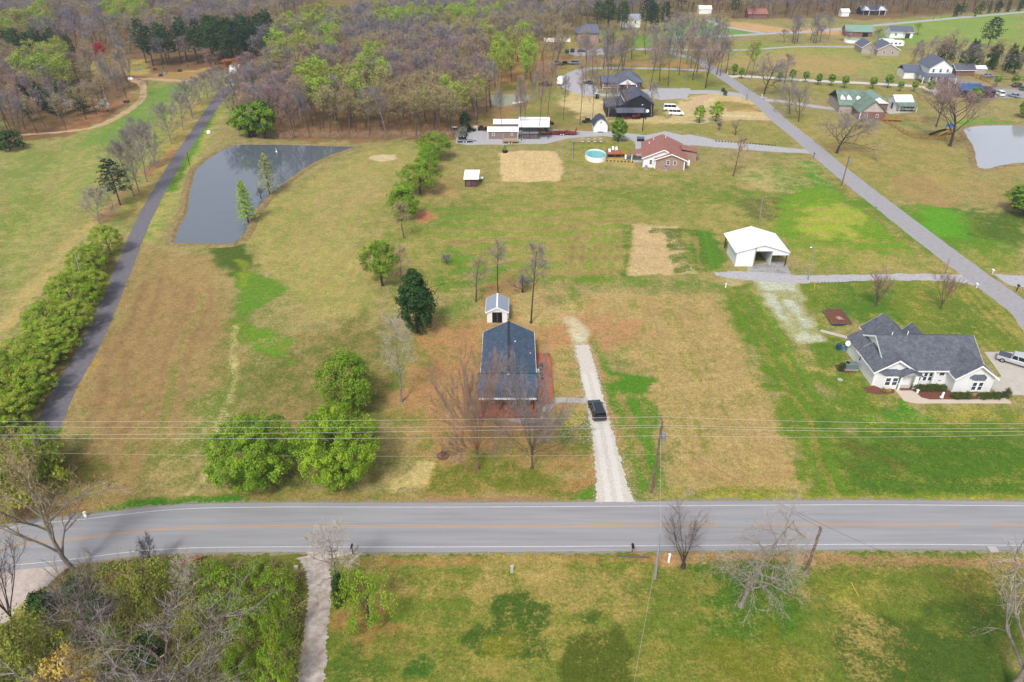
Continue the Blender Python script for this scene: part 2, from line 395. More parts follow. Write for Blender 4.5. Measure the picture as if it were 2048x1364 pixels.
# --- round the blue roofed house
patch([(820,640),(960,630),(970,560),(1080,560),(1130,590),(1180,640),(1230,720),(1200,820),(1215,1000),(1080,980),(960,1000),(840,960),(800,840)], (194,150,106), .3, (128,140,60), 5)
patch([(850,660),(960,640),(970,830),(1080,830),(1080,700),(1090,650),(1160,640),(1190,800),(1190,850),(1000,880),(880,880),(830,790)], (202,146,108), .08, (130,135,60), 4, .9)
patch([(1030,600),(1110,560),(1160,620),(1080,650),(1030,650)], (215,175,130), .42, (120,150,55), 3)
patch([(870,610),(960,590),(960,640),(880,650)], None, .6, (110,145,48), 3)
patch([(1160,640),(1280,640),(1290,670),(1220,700),(1180,690)], (205,150,115), .1, None, 3)
patch([(1090,700),(1150,690),(1190,860),(1160,860),(1100,800)], (205,165,118), .22, (105,145,48), 2.5)
patch([(860,930),(950,925),(1100,950),(1190,960),(1200,1000),(860,1000)], (180,148,88), .72, (118,128,50), 3)
patch([(1100,940),(1200,930),(1205,985),(1120,990)], (196,142,100), .25, None, 3)
patch([(940,890),(1010,900),(1000,950),(920,940)], None, .8, (122,138,50), 3, .8)
patch([(870,860),(1000,870),(1000,900),(880,900)], (192,138,98), .2, None, 3, .8)
patch([(1100,820),(1180,820),(1190,900),(1120,890)], (205,175,110), .5, (105,128,45), 2)
patch([(770,985),(835,922),(858,930),(845,965),(790,990)], (224,194,138), .1, None, 1.8)
stroke([(1188,700),(1195,800),(1200,900),(1210,990)], 1.2, (205,150,115), .2, (95,145,45), 1)
# --- road verges
stroke([(190,1035),(330,1008),(520,995),(900,1008),(1180,1008)], 3.0, (182,158,96), .5, (124,134,58), 1)
patch([(190,1020),(330,1000),(490,990),(520,1005),(330,1018),(210,1038)], None, .93, (72,140,38), 1)
stroke([(520,1002),(760,1001),(960,999),(1100,1001)], 2.0, (176,140,98), .2, None, 1.6, .8)
stroke([(860,998),(1090,999)], 1.0, (186,142,112), .1, None, .8, .5)
stroke([(1160,1000),(1200,975)], 1.5, None, .9, (95,145,45), 1)
stroke([(1320,1001),(1700,1000),(2048,1000)], 1.8, (190,170,80), .62, (132,152,52), 1)
# --- lawn south of the road
patch([(600,1095),(2048,1095),(2048,1364),(2048,1500),(600,1500)], (172,152,84), .68, (112,130,50), 3)
stripes([(620,1100),(2048,1100),(2048,1360),(640,1360)], (700,1250), (2040,1240), 2.4, .1, 4, 14)
stroke([(720,1107),(1200,1103),(2048,1103)], 2.0, (150,140,72), .86, (104,128,46), 1)
stroke([(700,1127),(960,1122),(1180,1118),(1330,1118)], 1.3, (176,132,84), .15, None, .9, .9)
stroke([(1330,1118),(1480,1114),(1580,1117)], 1.8, (205,150,118), .0, None, .9, .9)
stroke([(1600,1115),(1760,1120),(2048,1128)], 2.6, (200,156,120), .12, None, 1.4, .85)
patch([(720,1135),(1180,1130),(1300,1180),(1280,1230),(1100,1200),(940,1200),(700,1230)], (190,160,102), .42, (124,134,58), 5)
patch([(680,1240),(840,1240),(800,1320),(700,1320)], (168,120,80), .3, (112,125,50), 4, .8)
G1 = (74,104,38)
patch([(985,1187),(1060,1180),(1075,1205),(1108,1215),(1095,1255),(1070,1262),(1100,1290),(1098,1320),(1030,1320),(925,1310),(905,1280),(930,1245),(985,1240),(975,1210)], None, .98, G1, .9)
patch([(1180,1262),(1240,1262),(1245,1285),(1272,1300),(1265,1340),(1240,1500),(1130,1500),(1125,1300),(1140,1272)], None, .98, (88,102,36), .9)
patch([(1165,1232),(1195,1235),(1200,1255),(1160,1250)], None, .85, G1, .9)
patch([(820,1310),(850,1300),(880,1330),(860,1364),(800,1364),(795,1335)], None, .95, (70,112,38), 1)
patch([(650,1300),(700,1290),(760,1300),(800,1364),(780,1500),(650,1500)], None, .85, (88,118,42), 3)
patch([(980,1300),(1020,1300),(1020,1364),(980,1364)], None, .9, (140,140,40), 4, .7)
patch([(1400,1150),(1500,1120),(1610,1130),(1610,1270),(1500,1300),(1420,1290),(1390,1200)], None, .92, (82,122,38), 4)
patch([(1380,1280),(1640,1290),(1620,1420),(1400,1420)], None, .8, (126,128,44), 4, .8)
patch([(1640,1180),(1760,1150),(1800,1200),(1700,1260)], (190,170,90), .6, (138,146,48), 4)
patch([(1640,1230),(1860,1180),(1900,1364),(1700,1420)], (188,160,100), .5, (84,106,40), 4)
patch([(1800,1190),(2048,1170),(2048,1420),(1830,1420)], (150,130,70), .85, (76,104,38), 4)
patch([(1840,1130),(2048,1130),(2048,1190),(1860,1200)], (176,155,90), .6, (116,116,50), 4)
patch([(1690,1100),(1740,1098),(1730,1112),(1690,1112)], None, .9, (88,128,42), 1)
# --- wood floors and the rough corner
patch([(480,262),(520,280),(940,280),(975,235),(1080,200),(1150,100),(1100,40),(560,20),(470,120),(465,200)], (140,104,80), .12, (96,110,55), 5)
patch([(530,278),(940,277),(940,250),(530,255)], (178,122,92), .15, None, 4, .8)
patch([(925,262),(985,215),(1060,215),(1000,262)], (178,128,100), .2, (110,130,60), 3)
patch([(975,200),(1100,190),(1110,130),(1100,90),(960,80),(930,160)], (196,140,96), .25, (130,140,70), 6)
patch([(960,185),(1100,205),(1120,150),(1060,155)], (180,140,90), .55, (124,134,60), 5, .8)
patch([(0,300),(40,290),(150,268),(240,225),(270,190),(290,150),(400,150),(480,125),(560,20),(560,-5),(0,-5)], (140,104,80), .12, (96,110,55), 5)
patch([(140,268),(270,205),(280,185),(262,180),(210,215),(120,255)], (188,128,96), .15, None, 3, .9)
patch([(150,130),(200,118),(290,118),(300,150),(420,135),(425,150),(380,160),(290,150),(170,150)], (212,176,104), .3, (150,160,80), 3)
patch([(270,150),(420,140),(440,155),(340,165)], (190,135,100), .15, None, 3, .8)
patch([(272,55),(300,55),(300,66),(272,66)], (215,180,120), .1, None, 3)
patch([(690,20),(780,30),(800,50),(640,60),(640,30)], (190,190,130), .6, (140,175,110), 8)
patch([(0,1240),(120,1150),(150,1118),(300,1100),(595,1105),(612,1130),(600,1500),(-200,1500)], (150,120,82), .62, (88,108,40), 2.5)
patch([(100,1140),(300,1120),(320,1230),(100,1270)], (120,84,64), .2, None, 4, .8)
patch([(300,1108),(590,1106),(595,1122),(300,1128)], None, .75, (120,128,52), 1.5)
patch([(0,960),(110,940),(200,1000),(150,1040),(0,1060)], (182,138,98), .3, (130,135,60), 3)
patch([(0,850),(40,860),(70,880),(200,900),(220,960),(100,1000),(0,1000)], (150,120,80), .5, (110,120,55), 3)
patch([(85,850),(110,845),(150,780),(190,720),(150,760),(90,820)], (210,160,95), .1, None, 1.5)
patch([(0,860),(70,850),(130,760),(215,560),(240,520),(215,500),(120,640),(0,800)], (140,115,76), .3, (100,115,52), 4)
patch([(1395,-4),(1395,22),(1480,40),(1640,36),(1760,40),(1900,30),(2048,16),(2300,0),(2300,-20)], (140,108,84), .12, None, 8)
patch([(560,-5),(1400,-5),(1390,24),(1340,42),(1190,56),(1110,76),(1000,96),(860,44),(760,42),(560,40)], (146,116,86), .25, (110,125,66), 8)
m_ = (gy > 610); dry[m_] = AD((140,108,84)); grn[m_] = AG((96,110,60)); gf[m_] = .2
# --- bare soil, sand and yards
patch([(1110,195),(1150,180),(1200,195),(1215,240),(1340,232),(1330,215),(1400,188),(1460,183),(1530,205),(1550,235),(1500,232),(1440,240),(1360,248),(1230,245),(1190,250),(1120,245)], (232,198,155), .06, (140,145,80), 3)
patch([(1120,205),(1200,200),(1210,240),(1150,245)], (238,206,165), .02, None, 4)
patch([(1440,205),(1520,208),(1540,225),(1450,222)], (205,160,115), .4, (140,140,70), 3)
stroke([(1400,245),(1450,232),(1540,236)], 4, (238,215,175), .0, None, 1.5)
stroke([(1440,185),(1400,205),(1390,230)], 5, (238,208,165), .0, None, 2)
patch([(1240,250),(1400,250),(1560,240),(1600,285),(1560,300),(1400,265),(1330,262),(1300,275),(1240,275)], (188,160,108), .45, (132,146,66), 4)
patch([(1140,285),(1240,285),(1270,300),(1270,330),(1140,330)], (196,165,108), .55, (122,145,58), 3)
patch([(1170,310),(1270,318),(1265,335),(1170,328)], (205,172,115), .3, None, 2)
patch([(1440,45),(1500,45),(1560,55),(1700,58),(1790,45),(1840,42),(1800,56),(1700,70),(1600,68),(1500,64)], (228,175,132), .05, (150,150,80), 6)
patch([(1330,50),(1400,40),(1480,62),(1520,68),(1420,74),(1330,80)], (180,170,90), .95, (118,172,78), 8)
patch([(1200,60),(1340,70),(1350,95),(1200,100)], (180,160,90), .85, (112,165,62), 7)
patch([(1740,50),(1860,36),(2048,20),(2048,110),(1960,112),(1880,80),(1800,95),(1740,85)], (190,180,110), .82, (140,170,82), 10)
patch([(1860,75),(2048,95),(2048,115),(1900,100)], (196,170,110), .35, None, 8, .8)
patch([(1440,90),(1560,85),(1740,92),(1830,110),(1880,150),(1830,155),(1560,140),(1460,125)], (196,168,112), .42, (132,158,74), 8)
patch([(1450,118),(1600,112),(1760,125),(1700,148),(1560,140),(1470,132)], (196,160,112), .12, None, 7, .8)
patch([(1450,160),(1700,170),(1980,195),(1960,215),(1860,215),(1640,185),(1560,190)], (190,158,104), .4, (130,145,68), 6)
patch([(1900,240),(2048,245),(2048,262),(1930,260)], (180,170,90), .85, (106,160,62), 5)
patch([(1990,335),(2048,335),(2048,420),(1900,390)], (188,156,108), .25, None, 6)
patch([(1120,75),(1290,95),(1430,115),(1420,190),(1330,180),(1290,150),(1110,150),(1100,110)], (190,152,100), .5, (124,150,64), 8)
patch([(1100,108),(1150,112),(1430,128),(1430,140),(1240,130),(1110,125)], (196,140,105), .2, None, 5, .8)
patch([(1290,145),(1420,160),(1430,185),(1330,180)], None, .8, (140,152,62), 6, .8)
patch([(1060,155),(1130,160),(1140,200),(1060,240)], None, .6, (130,150,62), 6, .7)
patch([(960,280),(1000,240),(1100,200),(1200,250),(1180,262),(1100,262)], (176,140,100), .45, (124,145,60), 5)
patch([(735,318),(745,311),(790,309),(792,318),(760,322)], (235,205,175), .0, None, .8)
patch([(832,424),(860,420),(868,436),(848,446),(832,440)], (205,132,104), .0, None, 1)
patch([(855,345),(920,350),(920,395),(850,395),(830,370)], (196,150,110), .2, None, 3, .7)
patch([(1000,306),(1040,301),(1112,302),(1123,320),(1127,345),(1118,361),(1060,363),(1010,362),(1000,345)], (240,198,158), .0, None, .7)
patch([(1500,558),(1600,558),(1602,590),(1628,640),(1648,680),(1600,692),(1576,672),(1550,630),(1522,590)], (196,186,158), .32, (158,166,96), 1.0)
for q_ in ([(1515,562),(1595,560),(1590,578),(1530,582)], [(1530,585),(1545,590),(1580,640),(1562,640)], [(1560,595),(1590,600),(1625,655),(1606,655)], [(1585,668),(1612,664),(1618,682),(1590,684)], [(1612,672),(1642,670),(1642,682),(1616,684)]):
    patch(q_, (214,210,204), .0, None, .9)
stroke([(1143,642),(1153,666),(1161,690),(1170,715)], 2.7, (222,196,172), .05, None, .9)
patch([(1138,640),(1150,638),(1172,655),(1178,694),(1160,696),(1150,665)], (226,200,178), .05, None, .8)
patch([(1148,668),(1172,668),(1176,684),(1154,686)], (232,222,210), .0, None, .5, .6)
# fine mottling that the mesh can carry
gf += (fbm(gx/3.1, gy/3.1, 41, 4)-.5)*.75+(fbm(gx/17.0, gy/17.0, 43, 3)-.5)*.5
dry *= (1+(fbm(gx/1.4, gy/1.4, 44, 3)-.5)*.35)[:, None]
# raked rings of the riding ring
P_ = poly_world([(1003,305),(1113,304),(1125,345),(1115,360),(1010,360),(1001,345)])
idx = np.nonzero((gx > P_[:, 0].min()) & (gx < P_[:, 0].max()) & (gy > P_[:, 1].min()) & (gy < P_[:, 1].max()))[0]
s_ = sdist(P_, gx[idx], gy[idx]); mm = s_ > 0
gf[idx[mm]] = 0
dry[idx[mm]] *= (1+.05*np.sin(s_[mm]*5+3*fbm(gx[idx[mm]]/5, gy[idx[mm]]/5, 7)))[:, None]

R = len(rows)
ii = np.arange((R-1)*(NC-1)); r_ = ii//(NC-1); c_ = ii % (NC-1); a_ = r_*NC+c_
faces = np.stack([a_, a_+1, a_+NC+1, a_+NC], 1)
gm = bpy.data.meshes.new('ground')
gm.vertices.add(gx.size); gm.vertices.foreach_set('co', np.stack([gx, gy, gz], 1).astype(np.float32).ravel())
gm.loops.add(faces.size); gm.loops.foreach_set('vertex_index', faces.ravel().astype(np.int32))
gm.polygons.add(len(faces)); gm.polygons.foreach_set('loop_start', (np.arange(len(faces))*4).astype(np.int32))
gm.polygons.foreach_set('loop_total', np.full(len(faces), 4, np.int32)); gm.update()
for nm, ar in (('dry', dry), ('grn', grn)):
    at = gm.attributes.new(nm, 'FLOAT_COLOR', 'POINT'); at.data.foreach_set('color', np.concatenate([ar, np.ones((len(ar), 1))], 1).astype(np.float32).ravel())
at = gm.attributes.new('gf', 'FLOAT', 'POINT'); at.data.foreach_set('value', gf.astype(np.float32))

def ground_material():
    m = bpy.data.materials.new('ground_grass'); m.use_nodes = True; n = m.node_tree; P = n.nodes['Principled BSDF']; L = n.links.new
    N = n.nodes.new
    def attr(nm): x = N('ShaderNodeAttribute'); x.attribute_name = nm; return x
    def noise(sc, det=8, ro=.7, vec=None):
        x = N('ShaderNodeTexNoise'); x.inputs['Scale'].default_value = sc; x.inputs['Detail'].default_value = det; x.inputs['Roughness'].default_value = ro
        L(vec or tc.outputs['Object'], x.inputs['Vector']); return x
    def math_(op, a, b):
        x = N('ShaderNodeMath'); x.operation = op
        for i, v in ((0, a), (1, b)):
            if isinstance(v, (int, float)): x.inputs[i].default_value = v
            else: L(v, x.inputs[i])
        return x.outputs[0]
    tc = N('ShaderNodeTexCoord')
    n1 = noise(.45, 12, .78); n2 = noise(2.6, 8, .75); n3 = noise(4.5, 7, .8); n4 = noise(22.0, 2, .5); n5 = noise(1.1, 6, .7)
    g = attr('gf').outputs['Fac']
    s = math_('ADD', g, math_('MULTIPLY', math_('SUBTRACT', n1.outputs['Fac'], .5), 2.7))
    s = math_('ADD', s, math_('MULTIPLY', math_('SUBTRACT', n2.outputs['Fac'], .5), 3.4))
    mr = N('ShaderNodeMapRange'); mr.inputs['From Min'].default_value = .2; mr.inputs['From Max'].default_value = .8; L(s, mr.inputs['Value'])
    mix = N('ShaderNodeMix'); mix.data_type = 'RGBA'; L(mr.outputs[0], mix.inputs[0]); L(attr('dry').outputs['Color'], mix.inputs[6]); L(attr('grn').outputs['Color'], mix.inputs[7])
    v = math_('MULTIPLY', math_('SUBTRACT', n3.outputs['Fac'], .5), 2.6)
    v = math_('ADD', v, math_('MULTIPLY', math_('SUBTRACT', n5.outputs['Fac'], .5), .9))
    v = math_('ADD', v, math_('MULTIPLY', math_('SUBTRACT', n4.outputs['Fac'], .5), 1.1))
    v = math_('ADD', v, math_('MULTIPLY', math_('SUBTRACT', n2.outputs['Fac'], .5), .5))
    v = math_('ADD', v, 1.0)
    n6 = noise(1.7, 12, .88); tu = N('ShaderNodeMapRange'); tu.inputs['From Min'].default_value = .38; tu.inputs['From Max'].default_value = .62; tu.inputs['To Min'].default_value = .68; tu.inputs['To Max'].default_value = 1.3
    L(n6.outputs['Fac'], tu.inputs['Value']); v = math_('MULTIPLY', v, tu.outputs[0])
    mu = N('ShaderNodeMix'); mu.data_type = 'RGBA'; mu.blend_type = 'MULTIPLY'; mu.inputs[0].default_value = 1; L(mix.outputs[2], mu.inputs[6]); L(v, mu.inputs[7])
    L(mu.outputs[2], P.inputs['Base Color']); P.inputs['Roughness'].default_value = .95; P.inputs['Specular IOR Level'].default_value = .1
    bp = N('ShaderNodeBump'); bp.inputs['Strength'].default_value = .45; bp.inputs['Distance'].default_value = .12
    L(math_('ADD', n3.outputs['Fac'], n2.outputs['Fac']), bp.inputs['Height']); L(bp.outputs[0], P.inputs['Normal'])
    return m
gm.materials.append(ground_material())
ground = link('ground', gm); tag(ground, kind='structure')

# ================================================================== roads, drives, paths, ponds
def smooth(pp, k=8):
    """Catmull-Rom through world points"""
    out = []
    P_ = [pp[0]]+list(pp)+[pp[-1]]
    for i in range(1, len(P_)-2):
        p0, p1, p2, p3 = [np.array(q, float) for q in P_[i-1:i+3]]
        for j in range(k):
            t = j/k; out.append(tuple(.5*((2*p1)+(-p0+p2)*t+(2*p0-5*p1+4*p2-p3)*t*t+(-p0+3*p1-3*p2+p3)*t**3)))
    out.append(tuple(pp[-1])); return out
rj = random.Random(5)
def ribbon(name, pts, widths, z, material, kind='structure', jitter=0.0, k=10):
    """a strip along world points; widths is one number or one per point"""
    if not isinstance(widths, (list, tuple)): widths = [widths]*len(pts)
    q = smooth([(p[0], p[1], w) for p, w in zip(pts, widths)], k)
    mb = MB(); n = 6; vs_ = []
    for i, p in enumerate(q):
        a = q[max(i-1, 0)]; b = q[min(i+1, len(q)-1)]; dx, dy = b[0]-a[0], b[1]-a[1]; l = hypot(dx, dy) or 1; nx, ny = -dy/l, dx/l
        for j in range(n+1):
            t = j/n-.5; w = p[2]
            if j in (0, n): w += rj.uniform(-jitter, jitter)*2
            vs_.append((p[0]+nx*w*t, p[1]+ny*w*t, z+(.0 if j in (0, n) else 0)))
    fs_ = []
    for i in range(len(q)-1):
        for j in range(n): a = i*(n+1)+j; fs_.append((a, a+n+1, a+n+2, a+1))
    mb.add(vs_, fs_); o = mb.build(name, material)
    return tag(o, kind=kind) if kind else o
def sheet(name, px, z, material, jitter=.3, kind='structure', step=1.5, world_=False):
    """flat irregular sheet from pixel outline"""
    P_ = [tuple(p) for p in (px if world_ else [W(*p) for p in px])]; out = []
    for i in range(len(P_)):
        a = P_[i]; b = P_[(i+1) % len(P_)]; l = hypot(b[0]-a[0], b[1]-a[1]); m = max(1, int(l/step))
        for j in range(m):
            t = j/m; out.append((a[0]+(b[0]-a[0])*t+rj.uniform(-jitter, jitter), a[1]+(b[1]-a[1])*t+rj.uniform(-jitter, jitter), z))
    import mathutils.geometry as mg
    tris = mg.tessellate_polygon([[Vector(p) for p in out]])
    fs_ = []
    for t in tris:
        a, b, c = (Vector(out[i]) for i in t)
        fs_.append(tuple(t) if (b-a).cross(c-a).z > 0 else tuple(reversed(t)))
    o = MB().add(out, fs_).build(name, material)
    return tag(o, kind=kind) if kind else o
M_asph = mat('asphalt', (172,171,174), .9, var=.08, scale=1.8, rgb2=(160,159,163), stretch=(.05,1.0,1))
M_asph2 = mat('old_asphalt', (178,176,178), .9, var=.14, scale=1.5, rgb2=(170,167,172), bump=.004)
M_dark = mat('dark_asphalt', (118,113,122), .9, var=.2, scale=3.0, rgb2=(134,129,136), bump=.006)
M_white = mat('line_white', (220,220,224), .7, k=.66, var=.25, scale=5)
M_yel = mat('line_yellow', (222,168,104), .7, var=.14, scale=6)
M_conc = mat('concrete', (214,206,194), .85, var=.07, scale=1.2, rgb2=(204,196,184))
M_gravel = mat('gravel', (204,200,198), .95, var=.32, scale=5.0, rgb2=(176,166,160), bump=.03)
M_gravel2 = mat('pale_gravel', (200,198,200), .95, var=.16, scale=2.5, rgb2=(182,180,184), bump=.02)
M_gravelw = mat('white_gravel', (220,214,206), .95, k=.72, var=.3, scale=9.0, rgb2=(196,184,170), bump=.01)
M_dirt = mat('pale_dirt', (224,196,160), .95, var=.14, scale=2.0, rgb2=(205,166,124), bump=.02)
M_dirtroad = mat('farm_track', (214,188,146), .95, var=.14, scale=1.0, rgb2=(196,156,116), bump=.02)

# main road: centre line and half width from the two edge lines
main = [(-700, -260), (-300, -60), (-160, 20), W(-420,1215), W(-220,1155), W(0,1096), W(150,1078), W(330,1058), W(520,1053), W(800,1053), W(1100,1052), W(1500,1049), W(1800,1048), W(2048,1050), W(2400,1052), (200, 63.5), (700, 66)]
ribbon('road_shoulder', main, 8.9, .005, mat('verge_grit', (168,158,136), .95, var=.3, scale=6, rgb2=(140,134,100)), jitter=.3, k=40)
ribbon('road', main, 8.1, .012, M_asph, jitter=.05, k=30)
def offset_line(pts, off):
    q = smooth(pts, 10); out = []
    for i, p in enumerate(q):
        a = q[max(i-1, 0)]; b = q[min(i+1, len(q)-1)]; dx, dy = b[0]-a[0], b[1]-a[1]; l = hypot(dx, dy) or 1
        out.append((p[0]-dy/l*off, p[1]+dx/l*off))
    return out
for off, m_ in ((3.28, M_white), (-3.28, M_white), (.14, M_yel), (-.14, M_yel)):
    ribbon('road_marking', offset_line(main, off)[::3], .10 if m_ is M_white else .09, .018, m_, jitter=.01, k=3)
# bare gravel shoulder in the left corner
sheet('gravel_shoulder', [(-260,1150),(0,1130),(90,1125),(150,1122),(120,1150),(60,1190),(20,1240),(-60,1300),(-300,1420)], .008, mat('shoulder', (214,200,190), .95, var=.14, scale=2, rgb2=(200,180,172)), .35)
# apron of the gravel drive
sheet('road', [(1178,1017),(1195,1007),(1290,1006),(1320,1017),(1250,1022)], .008, M_asph2, .12)
side = [W(1395,118), W(1427,140), W(1463,164), W(1516,201), W(1557,239), W(1606,278), W(1664,328), W(1728,380), W(1848,473), W(1914,523), W(1980,572), W(2048,622), W(2150,705), (120, 80), (150, 64.6)]
ribbon('side_road', side, 5.8, .012, M_asph2, jitter=.1)
ribbon('side_road', [W(1402,122),W(1340,105),W(1300,100)], 5, .010, M_asph2, jitter=.1)
ldr = [W(60,930), W(85,872), (W(100,842)), W(130,778), W(180,690), W(225,590), W(262,500), W(290,435), W(325,370), W(365,305), W(405,245), W(438,197), W(462,172)]
ribbon('dark_driveway', ldr, [3.9,3.9,3.8,3.6,3.5,3.5,3.5,3.5,3.6,3.6,3.8,4.4,5.4], .012, M_dark, jitter=.08)
sheet('concrete_pad', [(451,171),(469,150),(498,152),(515,165),(478,171)], .014, M_conc, .1)
for off_ in (-.75, .75): ribbon('gravel_drive', [(p[0]+off_, p[1]) for p in (W(1230,1004), W(1208,880), W(1190,800), W(1176,745))], .8, .016, mat('rut_gravel', (218,213,206), .95, var=.3, scale=7, k=.72), jitter=.12, k=30)
ribbon('gravel_drive', [W(1232,1012), W(1228,990), W(1208,880), W(1190,800), W(1176,740), W(1164,690)], [6.6,4.6,3.2,2.8,2.6,2.4], .010, M_gravelw, jitter=.22, k=30)
ribbon('concrete_driveway', [W(632,1108), W(633,1125), W(640,1180), W(632,1260), W(622,1364), W(612,1480)], [4.8,3.0,2.5,2.5,2.7,2.9], .012, mat('worn_concrete', (206,196,188), .9, var=.25, scale=1.6, rgb2=(172,154,142)), jitter=.2, k=30)
sheet('gravel_shoulder', [(610,1100),(700,1098),(720,1104),(668,1116),(620,1118)], .007, mat('shoulder', (0,0,0)), .15)
# garage drive
ribbon('gravel_drive', [W(1430,548), W(1500,552), W(1600,558), W(1700,556), W(1800,554), W(1900,556), W(1955,562)], [1.5,4.2,3.6,3.0,3.0,3.4,5.0], .010, M_gravel2, jitter=.25)
sheet('gravel_drive', [(1985,548),(2020,551),(2120,553),(2120,576),(2060,576),(2020,571)], .010, M_gravel2, .2)
sheet('gravel_drive', [(1500,532),(1570,520),(1580,545),(1570,560),(1490,560)], .007, mat('worn_gravel', (188,186,190), .95, var=.2, scale=1.5, rgb2=(150,146,140)), .4)
sheet('concrete_pad', [(1968,704),(2060,704),(2150,704),(2140,790),(2000,790),(1960,760),(2003,753),(1985,727)], .020, M_conc, .02)
sheet('front_walk', [(1789,779),(1825,779),(1845,795),(1860,797),(2010,793),(2024,807),(1830,807),(1808,802)], .013, mat('pale_walk', (222,206,188), .85, var=.05, scale=1), .02)
ribbon('garden_path', [W(1641,661), W(1695,675)], .95, .013, M_conc, jitter=.01)
# farmyard
sheet('gravel_yard', [(912,268),(930,258),(1000,268),(1040,255),(1160,262),(1235,264),(1330,275),(1380,268),(1460,287),(1616,300),(1622,306),(1470,296),(1400,290),(1360,290),(1290,292),(1262,280),(1205,272),(1140,276),(1090,288),(930,290),(912,286)], .010, M_gravel2, .25)
sheet('gravel_drive', [(1268,280),(1285,272),(1330,262),(1390,276),(1620,300),(1620,307),(1540,303),(1380,290),(1340,320),(1275,320)], .007, M_gravel2, .2)
ribbon('gravel_drive', [W(1530,198), W(1440,185), W(1380,184), W(1320,182), W(1200,190), W(1165,178), W(1145,160), W(1160,142), W(1200,136), W(1300,137), W(1420,141)], [6,6,7,9,5,13,11,6,4,3.6,3.6], .010, M_gravel2, jitter=.2, k=16)
sheet('gravel_drive', [(1300,178),(1380,176),(1375,196),(1320,200),(1290,192)], .006, M_gravel2, .5)
ribbon('dirt_track', [W(1430,190), W(1400,200), W(1392,225), W(1440,235), W(1550,238)], 4, .009, M_dirt, jitter=.4)
ribbon('farm_track', [W(40,270), W(140,262), W(200,250), W(255,222), W(285,195), W(285,170), W(275,158), W(380,163)], [2,2.4,3,2.8,2.6,3,5,3], .010, M_dirtroad, jitter=.4)
# lanes of the far right
ribbon('white_lane', [W(1455,153), W(1500,153), W(1600,160), W(1760,168), W(1850,175), W(1880,190)], [5,4.5,4.4,4.2,4.2,6], .010, mat('lane_gravel', (226,218,208), .95, var=.08, scale=2), jitter=.2)
ribbon('gravel_drive', [W(1520,200), W(1560,202), W(1630,213), W(1690,220)], [6,4,4,4], .010, M_gravel2, jitter=.2)
sheet('concrete_pad', [(1754,209),(1792,212),(1808,222),(1830,224),(1780,228),(1770,222)], .012, M_conc, .1)
ribbon('gravel_drive', [W(1270,98), W(1340,99), W(1480,100), W(1600,93), W(1715,94)], [5,4,3.4,3.4,5], .010, M_gravel2, jitter=.2)
sheet('gravel_yard', [(1125,102),(1160,97),(1225,95),(1270,97),(1230,108),(1150,112)], .007, M_gravel2, .4)
ribbon('far_lane', [W(1340,76), W(1450,72), W(1540,67), W(1620,63), W(1760,50), W(1900,37), W(2048,24), W(2200,10)], 5.5, .010, M_gravel2, jitter=.2, k=16)
ribbon('far_lane', [W(1415,40), W(1450,53), W(1530,67)], 5, .011, M_gravel2, jitter=.2, k=16)
sheet('gravel_yard', [(1968,176),(2000,176),(2048,180),(2100,190),(2048,196),(1990,196),(1960,190)], .010, mat('yard_gravel', (170,168,172), .95, var=.1, scale=2), .4)
sheet('paved_court', [(1880,153),(1935,158),(1975,170),(1960,180),(1890,180),(1870,165)], .010, mat('court', (160,150,142), .95, var=.1, scale=2), .4)

# ponds
def water_mat(name, rgb, rough=.08):
    m = bpy.data.materials.new(name); m.use_nodes = True; n = m.node_tree; P = n.nodes['Principled BSDF']; L = n.links.new
    P.inputs['Base Color'].default_value = A(*rgb); P.inputs['Roughness'].default_value = rough; P.inputs['IOR'].default_value = 1.9
    P.inputs['Specular IOR Level'].default_value = .5
    tc = n.nodes.new('ShaderNodeTexCoord'); nz = n.nodes.new('ShaderNodeTexNoise'); nz.inputs['Scale'].default_value = 1.6; nz.inputs['Detail'].default_value = 4
    n2 = n.nodes.new('ShaderNodeTexNoise'); n2.inputs['Scale'].default_value = .12; n2.inputs['Detail'].default_value = 3
    L(tc.outputs['Object'], nz.inputs['Vector']); L(tc.outputs['Object'], n2.inputs['Vector'])
    bp = n.nodes.new('ShaderNodeBump'); bp.inputs['Strength'].default_value = .12; bp.inputs['Distance'].default_value = .05
    mu = n.nodes.new('ShaderNodeMath'); mu.operation = 'MULTIPLY'; L(nz.outputs['Fac'], mu.inputs[0]); L(n2.outputs['Fac'], mu.inputs[1])
    L(mu.outputs[0], bp.inputs['Height']); L(bp.outputs[0], P.inputs['Normal'])
    return m
M_bank = mat('bank', (176,146,100), .95, var=.2, scale=1.5, rgb2=(128,120,70), bump=.05)
def pond(px, material, wd=1.6):
    o = sheet('water', px, .05, material, 0.0, step=200)
    P_ = [W(*p) for p in px]
    q = smooth(P_+[P_[0]], 5)[:-1]; n = len(q)
    area = sum(q[i][0]*q[(i+1) % n][1]-q[(i+1) % n][0]*q[i][1] for i in range(n)); sg = 1 if area > 0 else -1
    prof = [(-.5, .045), (-.2, .12), (.25, .3), (wd*.6, .22), (wd, .0)]
    vs_ = []
    for i, p in enumerate(q):
        a = q[i-1]; b = q[(i+1) % n]; dx, dy = b[0]-a[0], b[1]-a[1]; l = hypot(dx, dy) or 1; nx, ny = dy/l*sg, -dx/l*sg
        jj = rj.uniform(-.2, .2)
        for (o_, z_) in prof: vs_.append((p[0]+nx*(o_+jj), p[1]+ny*(o_+jj), z_))
    k = len(prof); fs_ = []
    for i in range(n):
        for j in range(k-1):
            f = (i*k+j, i*k+j+1, ((i+1) % n)*k+j+1, ((i+1) % n)*k+j)
            fs_.append(f if sg > 0 else f[::-1])
    tag(MB().add(vs_, fs_).build('pond_bank', M_bank), kind='structure')
    return o
M_water = water_mat('pond_water', (106,115,126), .04); M_water2 = water_mat('far_pond_water', (178,182,190), .08)
